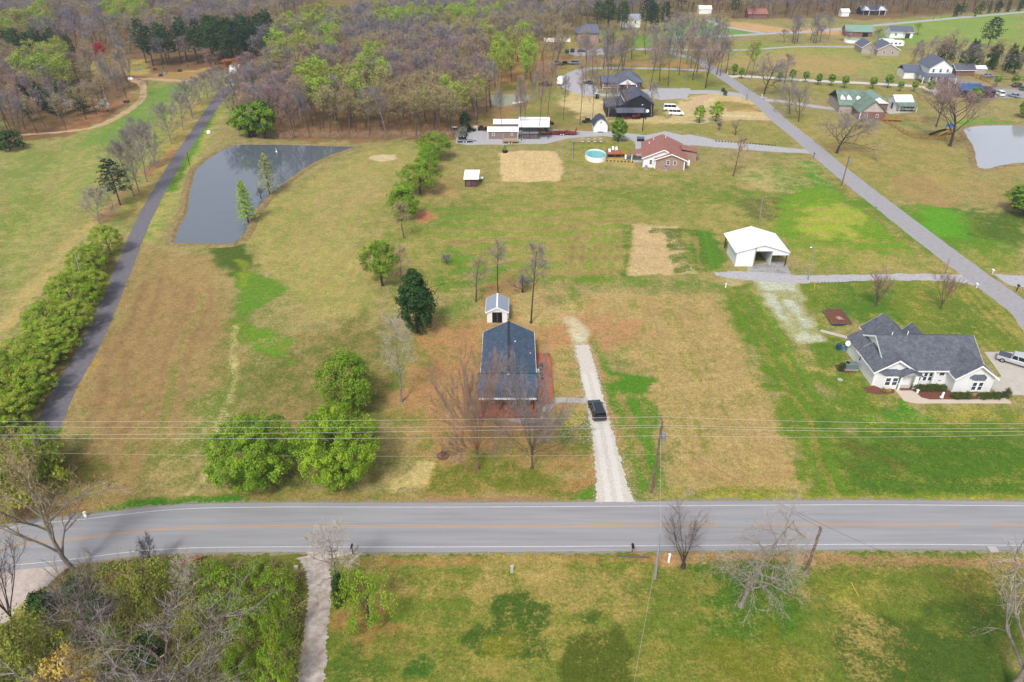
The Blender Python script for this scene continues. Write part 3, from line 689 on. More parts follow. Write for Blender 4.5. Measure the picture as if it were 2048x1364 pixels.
pond([(345,487),(352,460),(370,425),(373,405),(378,380),(383,360),(390,340),(415,318),(455,295),(480,289),(560,289),(640,291),(712,293),(700,298),(650,316),(600,345),(560,375),(530,402),(508,432),(490,470),(465,488),(410,489)], M_water)
pond([(1922,258),(1950,252),(2000,250),(2060,252),(2200,262),(2250,300),(2150,325),(2048,327),(2010,331),(1975,339),(1955,335),(1948,320),(1946,300),(1935,280)], M_water2)
pond([(975,190),(1010,188),(1058,190),(1060,200),(1035,208),(1005,214),(985,212)], water_mat('green_water', (190,192,170), .2))
# ================================================================== buildings
M_wht = mat('white_siding', (236,236,238), .6, kind='siding', var=.03)
M_trim = mat('white_trim', (240,240,240), .5, var=.03)
M_wmetal = mat('white_metal_roof', (248,248,250), .45, kind='ribs', var=.03)
M_wmetaly = mat('white_metal_roof_y', (248,248,250), .45, kind='ribs', var=.03, axis=1)
M_wsteel = mat('white_steel_wall', (232,234,238), .5, kind='ribs', var=.03)
M_glass = mat('window_glass', (62,82,98), .12, var=.15, scale=1, spec=.6)
M_dkglass = mat('dark_glass', (28,34,40), .1, var=.1, spec=.6)
M_blueroof = mat('blue_shingle', (74,90,110), .85, kind='shingle', var=.3, scale=3, rgb2=(56,70,90), axis=1, k=.95)
M_greyroof = mat('grey_shingle', (102,105,113), .85, kind='shingle', var=.24, scale=3, rgb2=(80,84,96), k=.9)
M_cap = mat('ridge_cap', (52,62,78), .9, var=.15)
M_redroof = mat('red_shingle', (190,132,118), .85, kind='shingle', var=.18, scale=3, rgb2=(166,110,100), axis=1)
M_slate = mat('slate_shingle', (120,126,146), .85, kind='shingle', var=.14, scale=3, rgb2=(104,110,130))
M_grey2 = mat('grey_metal_roof', (168,180,198), .5, kind='ribs', var=.06, axis=1)
M_greenroof = mat('green_metal_roof', (142,168,152), .6, kind='ribs', var=.16, scale=1, rgb2=(118,140,128), axis=0)
M_green2 = mat('green_roof', (142,178,164), .6, kind='ribs', var=.08)
M_brick = mat('brick_pink', (186,150,134), .9, kind='brick', var=.1, rgb2=(170,130,114))
M_brickr = mat('brick_red', (142,78,70), .9, kind='brick', var=.15, rgb2=(120,64,60))
M_deck = mat('deck_red', (206,124,88), .75, kind='boards', var=.14, scale=1, rgb2=(176,96,66), axis=0)
M_wood = mat('raw_wood', (206,140,72), .85, kind='boards', var=.2, axis=0)
M_black = mat('black_metal', (40,42,50), .6, kind='ribs', var=.12)
M_bronze = mat('black_roof', (84,92,112), .5, kind='ribs', var=.1)
M_blk = mat('black', (26,26,30), .6, var=.2)
M_tanst = mat('taupe_siding', (162,140,136), .7, kind='siding', var=.04)
M_oldwood = mat('old_wood', (130,118,116), .9, kind='boards', var=.3, rgb2=(104,92,92))
M_hutred = mat('barn_red', (128,70,74), .9, kind='boards', var=.25, rgb2=(108,84,84))
M_tan = mat('tan_siding', (206,194,186), .7, kind='siding', var=.04)
M_mulch = mat('mulch', (138,88,66), .95, var=.3, scale=6, rgb2=(112,72,56), bump=.03)
M_galv = mat('galvanised', (170,176,182), .4, var=.12, metal=.2)
M_steel = mat('pole_grey', (170,170,172), .6, var=.15)
M_polewood = mat('pole_wood', (150,128,112), .9, var=.25, scale=4, rgb2=(120,98,84))
M_rust = mat('rusty_red', (170,62,54), .7, var=.25, scale=3, rgb2=(140,48,44))
M_tyre = mat('rubber', (30,30,32), .8, var=.1)
M_rim = mat('rim', (190,192,196), .35, metal=.4, var=.05)
M_ltglow = mat('lamp_lens', (240,236,220), .3)
M_inner = mat('dark_brown', (70,62,58), .9, var=.2)  # dark grey-brown shared by inner walls, posts, doors and small dark parts

def gable(parent, x0, x1, y0, y1, wh, rise, axis, mw, mr, over=.35, trim=M_trim, th=.14, walls=True, z0=0.0, capm=None):
    """gabled block: wall, roof (two pitched slabs) and barge boards"""
    if axis == 'y':   # ridge runs along y
        xc = (x0+x1)/2; hw = (x1-x0)/2; s = rise/hw
        if walls: MB().prism_y([(x0, z0), (x1, z0), (x1, wh), (xc, wh+rise), (x0, wh)], y0, y1).build('wall', mw, parent)
        e = wh-over*s
        r = MB()
        r.prism_y([(x0-over, e), (xc, wh+rise), (xc, wh+rise+th), (x0-over, e+th)], y0-over, y1+over)
        r.prism_y([(xc, wh+rise), (x1+over, e), (x1+over, e+th), (xc, wh+rise+th)], y0-over+.001, y1+over-.001)
        ro = r.build('roof', mr, parent)
        if trim:
            t = MB(); b = .16
            for yy in (y0-over-.03, y1+over):
                t.prism_y([(x0-over, e-b), (xc, wh+rise-b), (xc, wh+rise+th), (x0-over, e+th)], yy, yy+.03)
                t.prism_y([(xc, wh+rise-b), (x1+over, e-b), (x1+over, e+th), (xc, wh+rise+th)], yy, yy+.03)
            t.box(x0-over-.05, x0-over, y0-over, y1+over, e-.06, e+th-.01); t.box(x1+over, x1+over+.05, y0-over, y1+over, e-.06, e+th-.01)
            t.build('barge_board', trim, parent)
        if capm: MB().prism_y([(xc-.22, wh+rise+th-.22*s+.02), (xc, wh+rise+th+.02), (xc+.22, wh+rise+th-.22*s+.02), (xc, wh+rise+th-.05)], y0-over, y1+over).build('ridge_cap', capm, parent)
    else:
        yc = (y0+y1)/2; hw = (y1-y0)/2; s = rise/hw
        if walls: MB().prism_x([(y0, z0), (y1, z0), (y1, wh), (yc, wh+rise), (y0, wh)], x0, x1).build('wall', mw, parent)
        e = wh-over*s
        r = MB()
        r.prism_x([(y0-over, e), (yc, wh+rise), (yc, wh+rise+th), (y0-over, e+th)], x0-over, x1+over)
        r.prism_x([(yc, wh+rise), (y1+over, e), (y1+over, e+th), (yc, wh+rise+th)], x0-over+.001, x1+over-.001)
        ro = r.build('roof', mr, parent)
        if trim:
            t = MB(); b = .16
            for xx in (x0-over-.03, x1+over):
                t.prism_x([(y0-over, e-b), (yc, wh+rise-b), (yc, wh+rise+th), (y0-over, e+th)], xx, xx+.03)
                t.prism_x([(yc, wh+rise-b), (y1+over, e-b), (y1+over, e+th), (yc, wh+rise+th)], xx, xx+.03)
            t.box(x0-over, x1+over, y0-over-.05, y0-over, e-.06, e+th-.01)
            t.build('barge_board', trim, parent)
    return ro
def window(parent, x, y, z, w, h, face='S', frame=M_trim, glass=M_glass, rows=2):
    """framed window, x/y/z the centre on the wall face; panes are sub-parts"""
    def bx(mb, u0, u1, d0, d1, z0, z1):
        if face == 'S': mb.box(x+u0, x+u1, y-d1, y-d0, z0, z1)
        elif face == 'N': mb.box(x+u0, x+u1, y+d0, y+d1, z0, z1)
        elif face == 'W': mb.box(x-d1, x-d0, y+u0, y+u1, z0, z1)
        else: mb.box(x+d0, x+d1, y+u0, y+u1, z0, z1)
    f = MB(); b = .09
    bx(f, -w/2-b, w/2+b, .0, .06, z+h/2, z+h/2+b); bx(f, -w/2-b, w/2+b, .0, .08, z-h/2-b, z-h/2)
    bx(f, -w/2-b, -w/2, .0, .06, z-h/2, z+h/2); bx(f, w/2, w/2+b, .0, .06, z-h/2, z+h/2)
    if rows == 2: bx(f, -w/2, w/2, .0, .055, z-.03, z+.03)
    fo = f.build('window', frame, parent)
    hs_ = [(z-h/2, z-.03), (z+.03, z+h/2)] if rows == 2 else [(z-h/2, z+h/2)]
    for a, b_ in hs_:
        p = MB(); bx(p, -w/2, w/2, .002, .025, a, b_); p.build('pane', glass, fo)
    return fo
def panel(parent, name, x0, x1, y, z0, z1, m, d=.05, face='S'):
    mb = MB()
    if face == 'S': mb.box(x0, x1, y-d, y, z0, z1)
    elif face == 'W': mb.box(y-d, y, x0, x1, z0, z1)
    elif face == 'E': mb.box(y, y+d, x0, x1, z0, z1)
    return mb.build(name, m, parent)
def pitched(parent, name, quad, m, th=.12):
    """roof slab from four 3D corners"""
    q = [Vector(p) for p in quad]; n = (q[1]-q[0]).cross(q[2]-q[0]).normalized()
    if n.z < 0: q.reverse(); n = -n
    vs_ = [tuple(p-n*th) for p in q]+[tuple(p) for p in q]; k = len(q)
    fs_ = [tuple(range(k-1, -1, -1)), tuple(range(k, 2*k))]+[(i, (i+1) % k, k+(i+1) % k, k+i) for i in range(k)]
    return MB().add(vs_, fs_).build(name, m, parent)

# ---- 1. the blue roofed house with its decks
hx, hy = -4.75, 88.4
H1 = thing('house', 'house with dark blue shingle roof and reddish decks on two sides', 'house', (hx, hy, 0))
Wd, Dp = 8.2, 15.4
gable(H1, .25, Wd-.05, .3, Dp-.2, 2.9, 2.0, 'y', M_tan, M_blueroof, over=.4, capm=M_cap)
pitched(H1, 'porch_roof', [(-.45, -.0, 4.98), (Wd+.35, -.0, 4.98), (Wd+.15, -3.2, 2.75), (-.25, -3.2, 2.75)], M_blueroof)
MB().box(-.45, Wd+.35, -.05, .08, 4.9, 5.04).build('roof_flashing', M_cap, H1)
for s_ in (0, 1):
    xa = 0.0 if s_ == 0 else Wd-.1
    MB().prism_x([(-3.0, 2.7), (.3, 4.85), (.3, 2.7)], xa, xa+.1).build('porch_gable', M_tan, H1)
MB().box(-.3, Wd+.2, -3.3, -3.2, 2.5, 2.78).build('fascia', M_trim, H1)
for xx in (.1, 2.9, 5.0, Wd-.3): MB().box(xx, xx+.16, -3.05, -2.89, .5, 2.6).build('porch_post', M_blk, H1)
MB().box(-.3, Wd+.6, -4.7, .3, .0, .5).build('front_deck', M_deck, H1)
MB().box(Wd+.02, Wd+3.0, -1.2, 12.6, .0, .5).build('side_deck', M_deck, H1)
MB().box(3.3, 4.5, .22, .3, .5, 2.6).build('front_door', M_dkglass, H1)
window(H1, 1.6, .3, 1.7, 1.2, 1.3); window(H1, 6.4, .3, 1.7, 1.2, 1.3)
MB().cyl(5.25, 9.8, 4.2, 4.65, .1, 10).build('vent_pipe', M_trim, H1)
MB().cyl(5.45, 7.2, 4.2, 4.5, .09, 10).build('vent_pipe', M_blk, H1)
MB().cyl(7.7, 8.2, 2.9, 3.4, .07, 8).build('vent_pipe', M_trim, H1)
def simple(name, label, cat, x, y, parts, rz=0, group=None):
    t = thing(name, label, cat, (x, y, 0), rz, group)
    for nm, mb, m in parts: mb.build(nm, m, t)
    return t
def grill(x, y, z, label, s=1.0, rz=0):
    simple('grill', label, 'grill', x, y, [('cart', MB().box(-.35*s,.35*s,-.25*s,.25*s,z,z+.8), M_blk), ('lid', MB().prism_x([(-.27*s,z+.8),(.27*s,z+.8),(.2*s,z+1.1),(-.15*s,z+1.15)],-.4*s,.4*s), M_blk), ('shelf', MB().box(-.75*s,-.42*s,-.22*s,.22*s,z+.76,z+.8), M_galv), ('shelf', MB().box(.42*s,.75*s,-.22*s,.22*s,z+.76,z+.8), M_galv)], rz)
grill(4.75, 96.0, .5, 'black grill with a bright lid on the side deck, upper one', rz=1.4)
grill(4.75, 93.4, .5, 'black smoker grill on the side deck, lower one', .9, rz=1.7)
simple('patio_table', 'small white table against the wall on the side deck', 'table', 4.05, 94.7, [('table_top', MB().box(-.35,.35,-.45,.45,1.2,1.25), M_trim)]+[('leg', MB().box(a-.03,a+.03,b-.03,b+.03,.5,1.2), M_trim) for a in (-.3,.3) for b in (-.38,.38)])
# paved walk: curved apron and the path to the drive, stone by stone
wk = thing('paved_walk', 'pale paved walk curving round the front deck to the gravel drive', 'path', (0, 0, 0))
M_pav = mat('paver', (206,200,196), .9, var=.1, scale=2, rgb2=(190,184,182))
base = W(1046, 817); cxw, cyw = W(1053, 832)
nst = 15
for i in range(nst):
    a0 = pi*1.03+pi*.82*i/nst; a1 = pi*1.03+pi*.82*(i+.93)/nst; r0_, r1_ = 1.75, 3.0
    pts = [(cxw-.3+r*cos(a)*1.25, cyw+.8+r*sin(a)*.85) for a, r in ((a0, r0_), (a0, r1_), (a1, r1_), (a1, r0_))]
    MB().prism_z(pts, .0, .07+rj.uniform(0, .015)).build('paver', M_pav, wk)
pth = smooth([W(1088, 823), W(1105, 806), W(1118, 800), W(1145, 801), W(1176, 802)], 5)
for i in range(len(pth)-1):
    a, b = pth[i], pth[i+1]; dx, dy = b[0]-a[0], b[1]-a[1]; l = hypot(dx, dy); nx, ny = -dy/l*.62, dx/l*.62; f = .95
    pts = [(a[0]-nx, a[1]-ny), (a[0]+dx*f-nx, a[1]+dy*f-ny), (a[0]+dx*f+nx, a[1]+dy*f+ny), (a[0]+nx, a[1]+ny)]
    MB().prism_z(pts, .0, .06+rj.uniform(0, .015)).build('paver', M_pav, wk)
for (px_, wd_, lb) in ((982, 2.6, 'dark planting bed with pale edging before the front deck, left one'), (1046, 2.3, 'dark planting bed inside the curved paved walk')):
    X, Y = W(px_, 826); t = thing('flower_bed', lb, 'flower bed', (X, Y+1.0, 0))
    pts = [(cos(a)*wd_*.75, sin(a)*1.0) for a in [pi+pi*i/10 for i in range(11)]]
    MB().prism_z(pts, 0, .1).build('soil', mat('dark_soil', (46,36,34), .95, var=.3), t)
    MB().path([(p[0]*1.05, p[1]*1.05, .1) for p in pts], .07, 5).build('edging', M_pav, t)
# white shed
t = thing('shed', 'small white shed with grey metal roof and black door', 'shed', (-4.55, 112.0, 0))
gable(t, 0, 3.7, 0, 4.8, 2.3, .95, 'y', M_wht, M_grey2, over=.25)
dr = panel(t, 'door', .95, 2.75, 0, 0, 2.15, M_blk, .06); MB().box(1.83, 1.87, -.08, -.06, 0, 2.15).build('door_joint', M_galv, dr)
MB().prism_y([(1.7, 3.4), (1.85, 3.45), (2.0, 3.4), (1.85, 3.36)], -.2, 5.0).build('ridge_cap', M_wmetal, t)
MB().box(3.7, 3.95, .9, 1.6, .2, .75).build('meter_box', M_trim, t)

# ---- 2. white house with the grey roof
H2 = thing('house', 'white house with a many gabled dark grey shingle roof', 'house', (0, 0, 0))
def prism_roof_pair(*a, **k): return gable(H2, *a, **k)
prism_roof_pair(59.1, 74.0, 92.6, 102.8, 3.0, 2.9, 'x', M_wht, M_greyroof, over=.45)
prism_roof_pair(57.2, 63.3, 92.3, 98.0, 2.9, 2.0, 'y', M_wht, M_greyroof, over=.45)
MB().box(57.2, 59.1, 98.0, 102.4, 0, 2.95).build('wall', M_wht, H2)
pitched(H2, 'roof', [(56.75, 98.35, 2.82), (58.98, 98.35, 4.1), (58.98, 102.7, 4.1), (56.75, 102.7, 2.82)], M_greyroof)
prism_roof_pair(60.7, 66.9, 98.0, 105.6, 2.9, 2.4, 'y', M_wht, M_greyroof, over=.4)
prism_roof_pair(66.0, 69.2, 98.0, 103.3, 3.0, 1.9, 'y', M_wht, M_greyroof, over=.3)
prism_roof_pair(69.0, 75.0, 90.5, 97.0, 2.9, 2.2, 'y', M_wht, M_greyroof, over=.42)
# bay at the left gable
for (bx0, bx1) in ((57.9, 61.3),):
    pts = [(57.75, 92.28), (58.5, 91.3), (60.6, 91.3), (61.35, 92.28)]
    MB().prism_z(pts, 0, 2.55).build('bay', M_wht, H2)
    MB().add([(57.6, 92.27, 2.56), (58.4, 91.15, 2.56), (60.7, 91.15, 2.56), (61.5, 92.27, 2.56), (58.7, 92.27, 3.15), (60.4, 92.27, 3.15)], [(0,1,4), (1,2,5,4), (2,3,5), (0,3,2,1), (0,4,5,3)]).build('bay_roof', M_greyroof, H2)
for xx in (59.0, 60.1): window(H2, xx, 91.3, 1.45, .75, 1.35)
window(H2, 61.05, 91.82, 1.45, .3, 1.3, rows=1); window(H2, 57.2, 97.5, 1.7, .6, .8, face='W')
pts = [(71.2, 90.48), (71.6, 90.05), (73.0, 90.05), (73.4, 90.48)]
MB().prism_z(pts, .4, 2.55).build('bay', M_wht, H2)
MB().add([(70.9, 90.47, 2.8), (71.5, 89.85, 2.62), (73.1, 89.85, 2.62), (73.7, 90.47, 2.8), (71.5, 90.47, 3.35), (73.1, 90.47, 3.35)], [(0,1,4), (1,2,5,4), (2,3,5), (0,3,2,1), (0,4,5,3)]).build('bay_roof', M_greyroof, H2)
for xx in (71.85, 72.8): window(H2, xx, 90.05, 1.45, .62, 1.4)
# portico
MB().prism_y([(60.6, 2.62), (63.9, 2.62), (62.25, 3.5)], 91.3, 92.5).build('portico_gable', M_trim, H2)
pitched(H2, 'portico_roof', [(60.35, 90.75, 2.6), (62.25, 90.75, 3.6), (62.25, 94.0, 3.6), (60.35, 94.0, 2.6)], M_greyroof)
pitched(H2, 'portico_roof', [(62.25, 90.75, 3.6), (64.15, 90.75, 2.6), (64.15, 94.0, 2.6), (62.25, 94.0, 3.6)], M_greyroof)
for xx, yy in ((60.95, 91.2), (63.5, 91.2), (63.2, 91.2), (66.4, 91.9)): MB().box(xx-.11, xx+.11, yy-.11, yy+.11, 0, 2.7).build('porch_post', M_trim, H2)
MB().box(61.4, 69.0, 91.4, 92.62, 0, .12).build('porch_floor', M_conc, H2)
MB().box(61.2, 63.4, 90.9, 91.38, 0, .14).build('brick_step', M_brickr, H2)
for xx in (64.6, 65.5, 66.3): window(H2, xx, 92.6, 1.5, .5, 1.5)
window(H2, 68.0, 92.6, 2.0, .8, .6, rows=1)
MB().box(61.8, 62.8, 92.5, 92.6, .1, 2.2).build('front_door', M_trim, H2)
MB().cyl(62.0, 98.9, 5.2, 5.9, .07, 8).build('vent_pipe', M_trim, H2)
MB().cyl(64.5, 98.9, 5.4, 6.1, .06, 8).build('vent_pipe', M_trim, H2)
def hedge(px, n, label, s=1.0):
    X, Y = W(*px); t = thing('hedge', label, 'hedge', (X, Y, 0))
    me = PROTO['boxwood'][0][1][1]
    for i in range(n):
        o = link('shrub', me, t); o.location = (i*.85*s, rj.uniform(-.05, .05), 0); o.scale = (.95*s, .9*s, .95); o.rotation_euler[2] = i*1.3
def hedges():
    hedge((1830, 780), 6, 'clipped evergreen hedge beneath the porch of the white house')
    hedge((1910, 796), 3, 'short clipped hedge left of the right gable window of the white house')
    hedge((1962, 796), 4, 'clipped hedge at the right corner of the white house')
sheet('mulch_bed', [(1826,781),(1900,781),(1955,794),(1960,799),(1860,799),(1843,795)], .02, M_mulch, .03)
sheet('mulch_bed', [(1725,775),(1745,772),(1789,779),(1789,786),(1760,790),(1735,786)], .02, M_mulch, .08)
sheet('mulch_bed', [(1668,730),(1690,728),(1714,745),(1690,746),(1675,742)], .012, M_mulch, .08)
X, Y = W(1760, 782)
simple('flowerpot', 'round black pot on the porch floor of the white house', 'pot', *W(1874, 766), [('pot', MB().cyl(0, 0, .12, .7, .28, 14, .36), M_blk), ('rim', MB().cyl(0, 0, .7, .78, .4, 14), M_blk)])
simple('garden_statue', 'little white square post in the mulch before the porch, left one', 'garden ornament', *W(1834, 786), [('post', MB().bbox(-.14,.14,-.14,.14,0,.55,.04), M_trim), ('cap', MB().box(-.18,.18,-.18,.18,.55,.62), M_trim)])
simple('garden_statue', 'white slanted marker in the mulch before the porch, right one', 'garden ornament', *W(1883, 795), [('post', MB().add([(-.15,-.1,0),(.15,-.1,0),(.15,.1,0),(-.15,.1,0),(.1,.15,.9),(.35,.15,.9),(.35,.3,.85),(.1,.3,.85)], [(0,3,2,1),(4,5,6,7),(0,1,5,4),(1,2,6,5),(2,3,7,6),(3,0,4,7)]), M_trim), ('foot', MB().box(-.22,.22,-.2,.2,0,.06), M_trim)])
simple('air_conditioner', 'big grey green air conditioning unit by the wall of the white house', 'air conditioner', *W(1700, 737), [('case', MB().bbox(-1.0,1.0,-.5,.5,.1,1.15,.05), mat('ac_green', (122,138,140), .5, var=.1)), ('fan', MB().cyl(-.6, 0, 1.15, 1.2, .33, 16), M_blk), ('pad', MB().box(-1.1,1.1,-.6,.6,0,.1), M_conc)], rz=-.05)
simple('well_cap', 'flat white round stone lid lying on the lawn of the white house', 'well cap', *W(1680, 760), [('lid', MB().cyl(0,0,0,.12,.42,18), M_pav), ('knob', MB().cyl(0,0,.12,.17,.1,8), M_pav)])
for px_, lb, c_ in (((1676, 698), 'blue bin behind the white house, farther from the wall', (52,84,120)), ((1687, 702), 'pale blue bin behind the white house, touching the wall', (130,160,180))):
    simple('bin', lb, 'bin', *W(*px_), [('body', MB().bbox(-.3,.3,-.3,.3,0,.9,.05), mat('bin%d' % c_[0], c_, .5)), ('lid', MB().box(-.33,.33,-.36,.33,.9,.97), mat('bin%d' % c_[0], c_, .5))])
simple('satellite_dish', 'white satellite dish on the left wall of the white house', 'satellite dish', 56.9, 101.3, [('mast', MB().tube((.25,0,1.6),(-.25,0,2.2),.03), M_galv), ('dish', MB().tube((-.25,0,2.2),(-.33,-.05,2.25),.42,.45,16), M_trim)])
# raised bed
rb = thing('raised_bed', 'square wooden raised garden bed with bare soil', 'garden bed', (0,0,0))
Pb = [W(1645,622), W(1681,619), W(1703,649), W(1664,651)]
MB().prism_z(Pb, 0, .18).build('soil', M_mulch, rb)
for i in range(4):
    a, b = Pb[i], Pb[(i+1) % 4]; MB().tube((a[0],a[1],.17),(b[0],b[1],.17),.13,.13,4).build('plank', M_oldwood, rb)
simple('stone_slab', 'pale pink paving slab lying in the raised bed', 'paving slab', *W(1678, 638), [('slab', MB().bbox(-.45,.45,-.5,.5,.17,.26,.02), mat('slab', (196,160,150), .9)), ('chip', MB().box(.3,.44,-.8,-.6,.17,.22), M_pav)], rz=.3)
simple('tarpaulin', 'dark blue rolled tarpaulin at the front edge of the raised bed', 'tarpaulin', *W(1673, 651), [('roll', MB().tube((-.9,0,.14),(.9,0,.16),.14,.17,8), mat('tarp', (40,58,80), .6)), ('end', MB().tube((.9,0,.16),(1.6,.05,.1),.17,.08,8), mat('tarp', (0,0,0)))])
# ---- 3. white pole garage
t = thing('garage', 'white metal pole garage with an open bay and side carport', 'garage', (46.9, 135.3, 0))
gw, gd, gh, gr_ = 10.6, 9.4, 3.3, 1.6
xc = gw/2; s_ = gr_/xc
r_ = MB(); r_.prism_y([(-.4, gh-.4*s_), (xc, gh+gr_), (xc, gh+gr_+.1), (-.4, gh-.4*s_+.1)], -.3, gd+.3); r_.prism_y([(xc, gh+gr_), (gw+.4, gh-.4*s_), (gw+.4, gh-.4*s_+.1), (xc, gh+gr_+.1)], -.299, gd+.299); r_.build('roof', M_wmetaly, t)
MB().box(0, .1, 0, 6.8, 0, gh-.02).build('wall', M_wsteel, t)
fr = MB(); fr.prism_y([(0.1, 0), (3.9, 0), (3.9, gh+3.9*s_-.02), (.1, gh+.1*s_-.02)], 0, .1); fr.build('wall', M_wsteel, t)
hd = MB(); hd.prism_y([(3.9, gh+.15), (7.4, gh+.15), (7.4, gh+gr_-(7.4-xc)*s_-.03), (xc, gh+gr_-.03), (3.9, gh+3.9*s_-.03)], 0, .1); hd.prism_y([(7.4, gh-.75), (gw+.3, gh-.75), (gw+.3, gh-.03-.3*s_), (7.4, gh+(gw-7.4)*s_-.03)], .0, .1); hd.build('header', M_wsteel, t)
MB().prism_y([(.1, 0), (6.6, 0), (6.6, gh+1.0), (xc, gh+gr_-.1), (.1, gh-.1)], 6.7, 6.8).build('back_wall', M_inner, t)
MB().box(3.9, 4.0, .1, 6.7, 0, gh+1.0).build('inner_wall', M_inner, t)
MB().box(7.4, 7.5, .3, 6.7, .0, gh+.6).build('inner_wall', M_wsteel, t)
d_ = panel(t, 'garage_door', .6, 2.9, 0, .05, 2.0, M_trim, .05)
for k_ in range(3): MB().box(.6, 2.9, -.065, -.05, .5+k_*.5, .53+k_*.5).build('door_seam', M_galv, d_)
panel(t, 'corner_trim', 3.72, 3.9, 0, 0, gh+.9, mat('rust_trim', (206,180,166), .7, var=.2, rgb2=(190,130,100)), .06)
for (xx, yy) in ((gw, .3), (gw, 4.5), (gw, 9.0), (5.6, 5.5), (.1, 9.0), (5.3, 9.0), (7.45, 9.0)): MB().box(xx-.09, xx+.09, yy-.09, yy+.09, 0, gh).build('post', M_inner, t)

# ---- 4. red roofed house
rz = radians(-8.1); t = thing('house', 'brick and white house with a red shingle roof beside the pool', 'house', (*W(1285, 336), 0), rz)
H4 = t
MB().prism_y([(0, 0), (11.6, 0), (11.6, 2.6), (5.6, 5.1), (0, 2.7)], .8, 16).build('wall', M_wht, t)
pitched(t, 'roof', [(-.5, .3, 2.72), (5.6, .3, 5.4), (5.6, 16.3, 5.4), (-.5, 16.3, 2.72)], M_redroof)
pitched(t, 'roof', [(5.6, .3, 5.4), (12.0, 1.2, 2.75), (12.0, 16.3, 2.75), (5.6, 16.3, 5.4)], M_redroof)
MB().prism_y([(3.4, 0), (11.7, 0), (11.7, 2.75), (7.8, 4.25), (3.4, 2.65)], -.1, .9).build('brick_wall', M_brick, t)
pitched(t, 'roof', [(3.0, -.5, 2.72), (7.8, -.5, 4.5), (7.8, 6.0, 4.5), (3.0, 6.0, 2.72)], M_redroof)
pitched(t, 'roof', [(7.8, -.5, 4.5), (12.6, -.5, 2.68), (12.6, 6.0, 2.68), (7.8, 6.0, 4.5)], M_redroof)
pitched(t, 'roof', [(11.0, 7.5, 3.7), (16.0, 7.5, 2.9), (16.0, 12.5, 2.9), (11.0, 12.5, 3.7)], M_redroof)
MB().box(11.6, 15.6, 7.9, 12.2, 0, 2.85).build('wall', M_brick, t)
for (a, b) in (((-.5, 2.72), (5.6, 5.4)), ((5.6, 5.4), (7.0, 4.75))): MB().prism_y([(a[0], a[1]-.25), (b[0], b[1]-.25), (b[0], b[1]+.02), (a[0], a[1]+.02)], .24, .3).build('barge_board', M_trim, t)
for (a, b) in (((3.0, 2.72), (7.8, 4.5)), ((7.8, 4.5), (12.6, 2.68))): MB().prism_y([(a[0], a[1]-.25), (b[0], b[1]-.25), (b[0], b[1]+.02), (a[0], a[1]+.02)], -.56, -.5).build('barge_board', M_trim, t)
window(t, 2.2, .8, 1.6, .65, 1.2); window(t, 7.0, -.1, 1.9, .85, 1.0); window(t, 8.9, -.1, 1.9, .8, 1.0)
panel(t, 'corner_trim', 3.3, 3.55, -.1, 0, 2.8, M_trim, .05); panel(t, 'corner_trim', 11.45, 11.72, -.1, 0, 2.8, M_trim, .05)
pitched(t, 'porch_roof', [(-3.4, 5.0, 2.3), (-.3, 5.0, 2.85), (-.3, 9.5, 2.85), (-3.4, 9.5, 2.3)], M_redroof)
for yy in (5.1, 7.2, 9.3): MB().box(-3.2, -3.05, yy-.07, yy+.07, 0, 2.2).build('porch_post', M_trim, t)
MB().box(-3.2, 0, 5.0, 9.4, 0, .12).build('porch_floor', M_conc, t)
for q in ((1.7, 10.2), (3.0, 13.0), (6.4, 12.0)): MB().cyl(q[0], q[1], 3.6+q[0]*.3, 4.2+q[0]*.3, .1, 8).build('vent_pipe', M_trim, t)
MB().box(12.6, 13.5, 4.2, 5.6, 0, 1.2).build('propane_cover', M_trim, t)
for px_, lb in (((1292, 338), 'grey heat pump by the front wall of the red roofed house, left one'), ((1331, 340), 'grey heat pump below the twin windows of the red roofed house')):
    simple('heat_pump', lb, 'air conditioner', *W(*px_), [('case', MB().bbox(-.45,.45,-.4,.4,.08,.95,.05), M_galv), ('fan', MB().cyl(0,0,.95,.99,.3,14), M_blk), ('pad', MB().box(-.55,.55,-.5,.5,0,.08), M_conc)], rz=rz)
simple('hot_tub', 'dark square hot tub with a blue lid behind the red roofed house', 'hot tub', *W(1281, 281), [('tub', MB().bbox(-1.1,1.1,-1.1,1.1,0,.85,.08), M_blk), ('cover', MB().bbox(-1.15,1.15,-1.15,1.15,.85,.97,.04), mat('cover_blue', (92,120,138), .5))], rz=rz)
# pool, deck, chairs, block steps
t = thing('swimming_pool', 'round above ground pool with white sides and turquoise water', 'pool', (24.9, 208.6, 0))
ring = MB(); n_ = 28; R1, R0 = 3.15, 2.95
vs_ = []; 
for i in range(n_):
    a = 2*pi*i/n_; c, s = cos(a)*1.0, sin(a)*1.45
    vs_ += [(R1*c, R1*s, 0), (R1*c, R1*s, 1.3), (R0*c, R0*s, 1.3), (R0*c, R0*s, .2)]
fs_ = []
for i in range(n_):
    j = (i+1) % n_
    for k_ in range(3): fs_.append((i*4+k_, j*4+k_, j*4+k_+1, i*4+k_+1))
ring.add(vs_, fs_).build('pool_wall', M_trim, t)
MB().add([(R0*cos(2*pi*i/n_), R0*1.45*sin(2*pi*i/n_), 1.02) for i in range(n_)], [tuple(range(n_))]).build('pool_water', water_mat('pool_water', (110,200,196), .06), t)
rl = MB()
for i in range(n_):
    a, b = 2*pi*i/n_, 2*pi*(i+1)/n_; rl.tube((3.05*cos(a), 3.05*1.45*sin(a), 1.32), (3.05*cos(b), 3.05*1.45*sin(b), 1.32), .08, .08, 5)
rl.build('pool_rim', mat('rim_blue', (150,200,220), .4), t)
t = thing('pool_deck', 'raised brown wooden deck with stair joined to the round pool', 'deck', (28.2, 208.6, 0))
MB().box(0, 4.6, -.2, 4.4, 1.1, 1.25).build('deck_floor', M_deck, t)
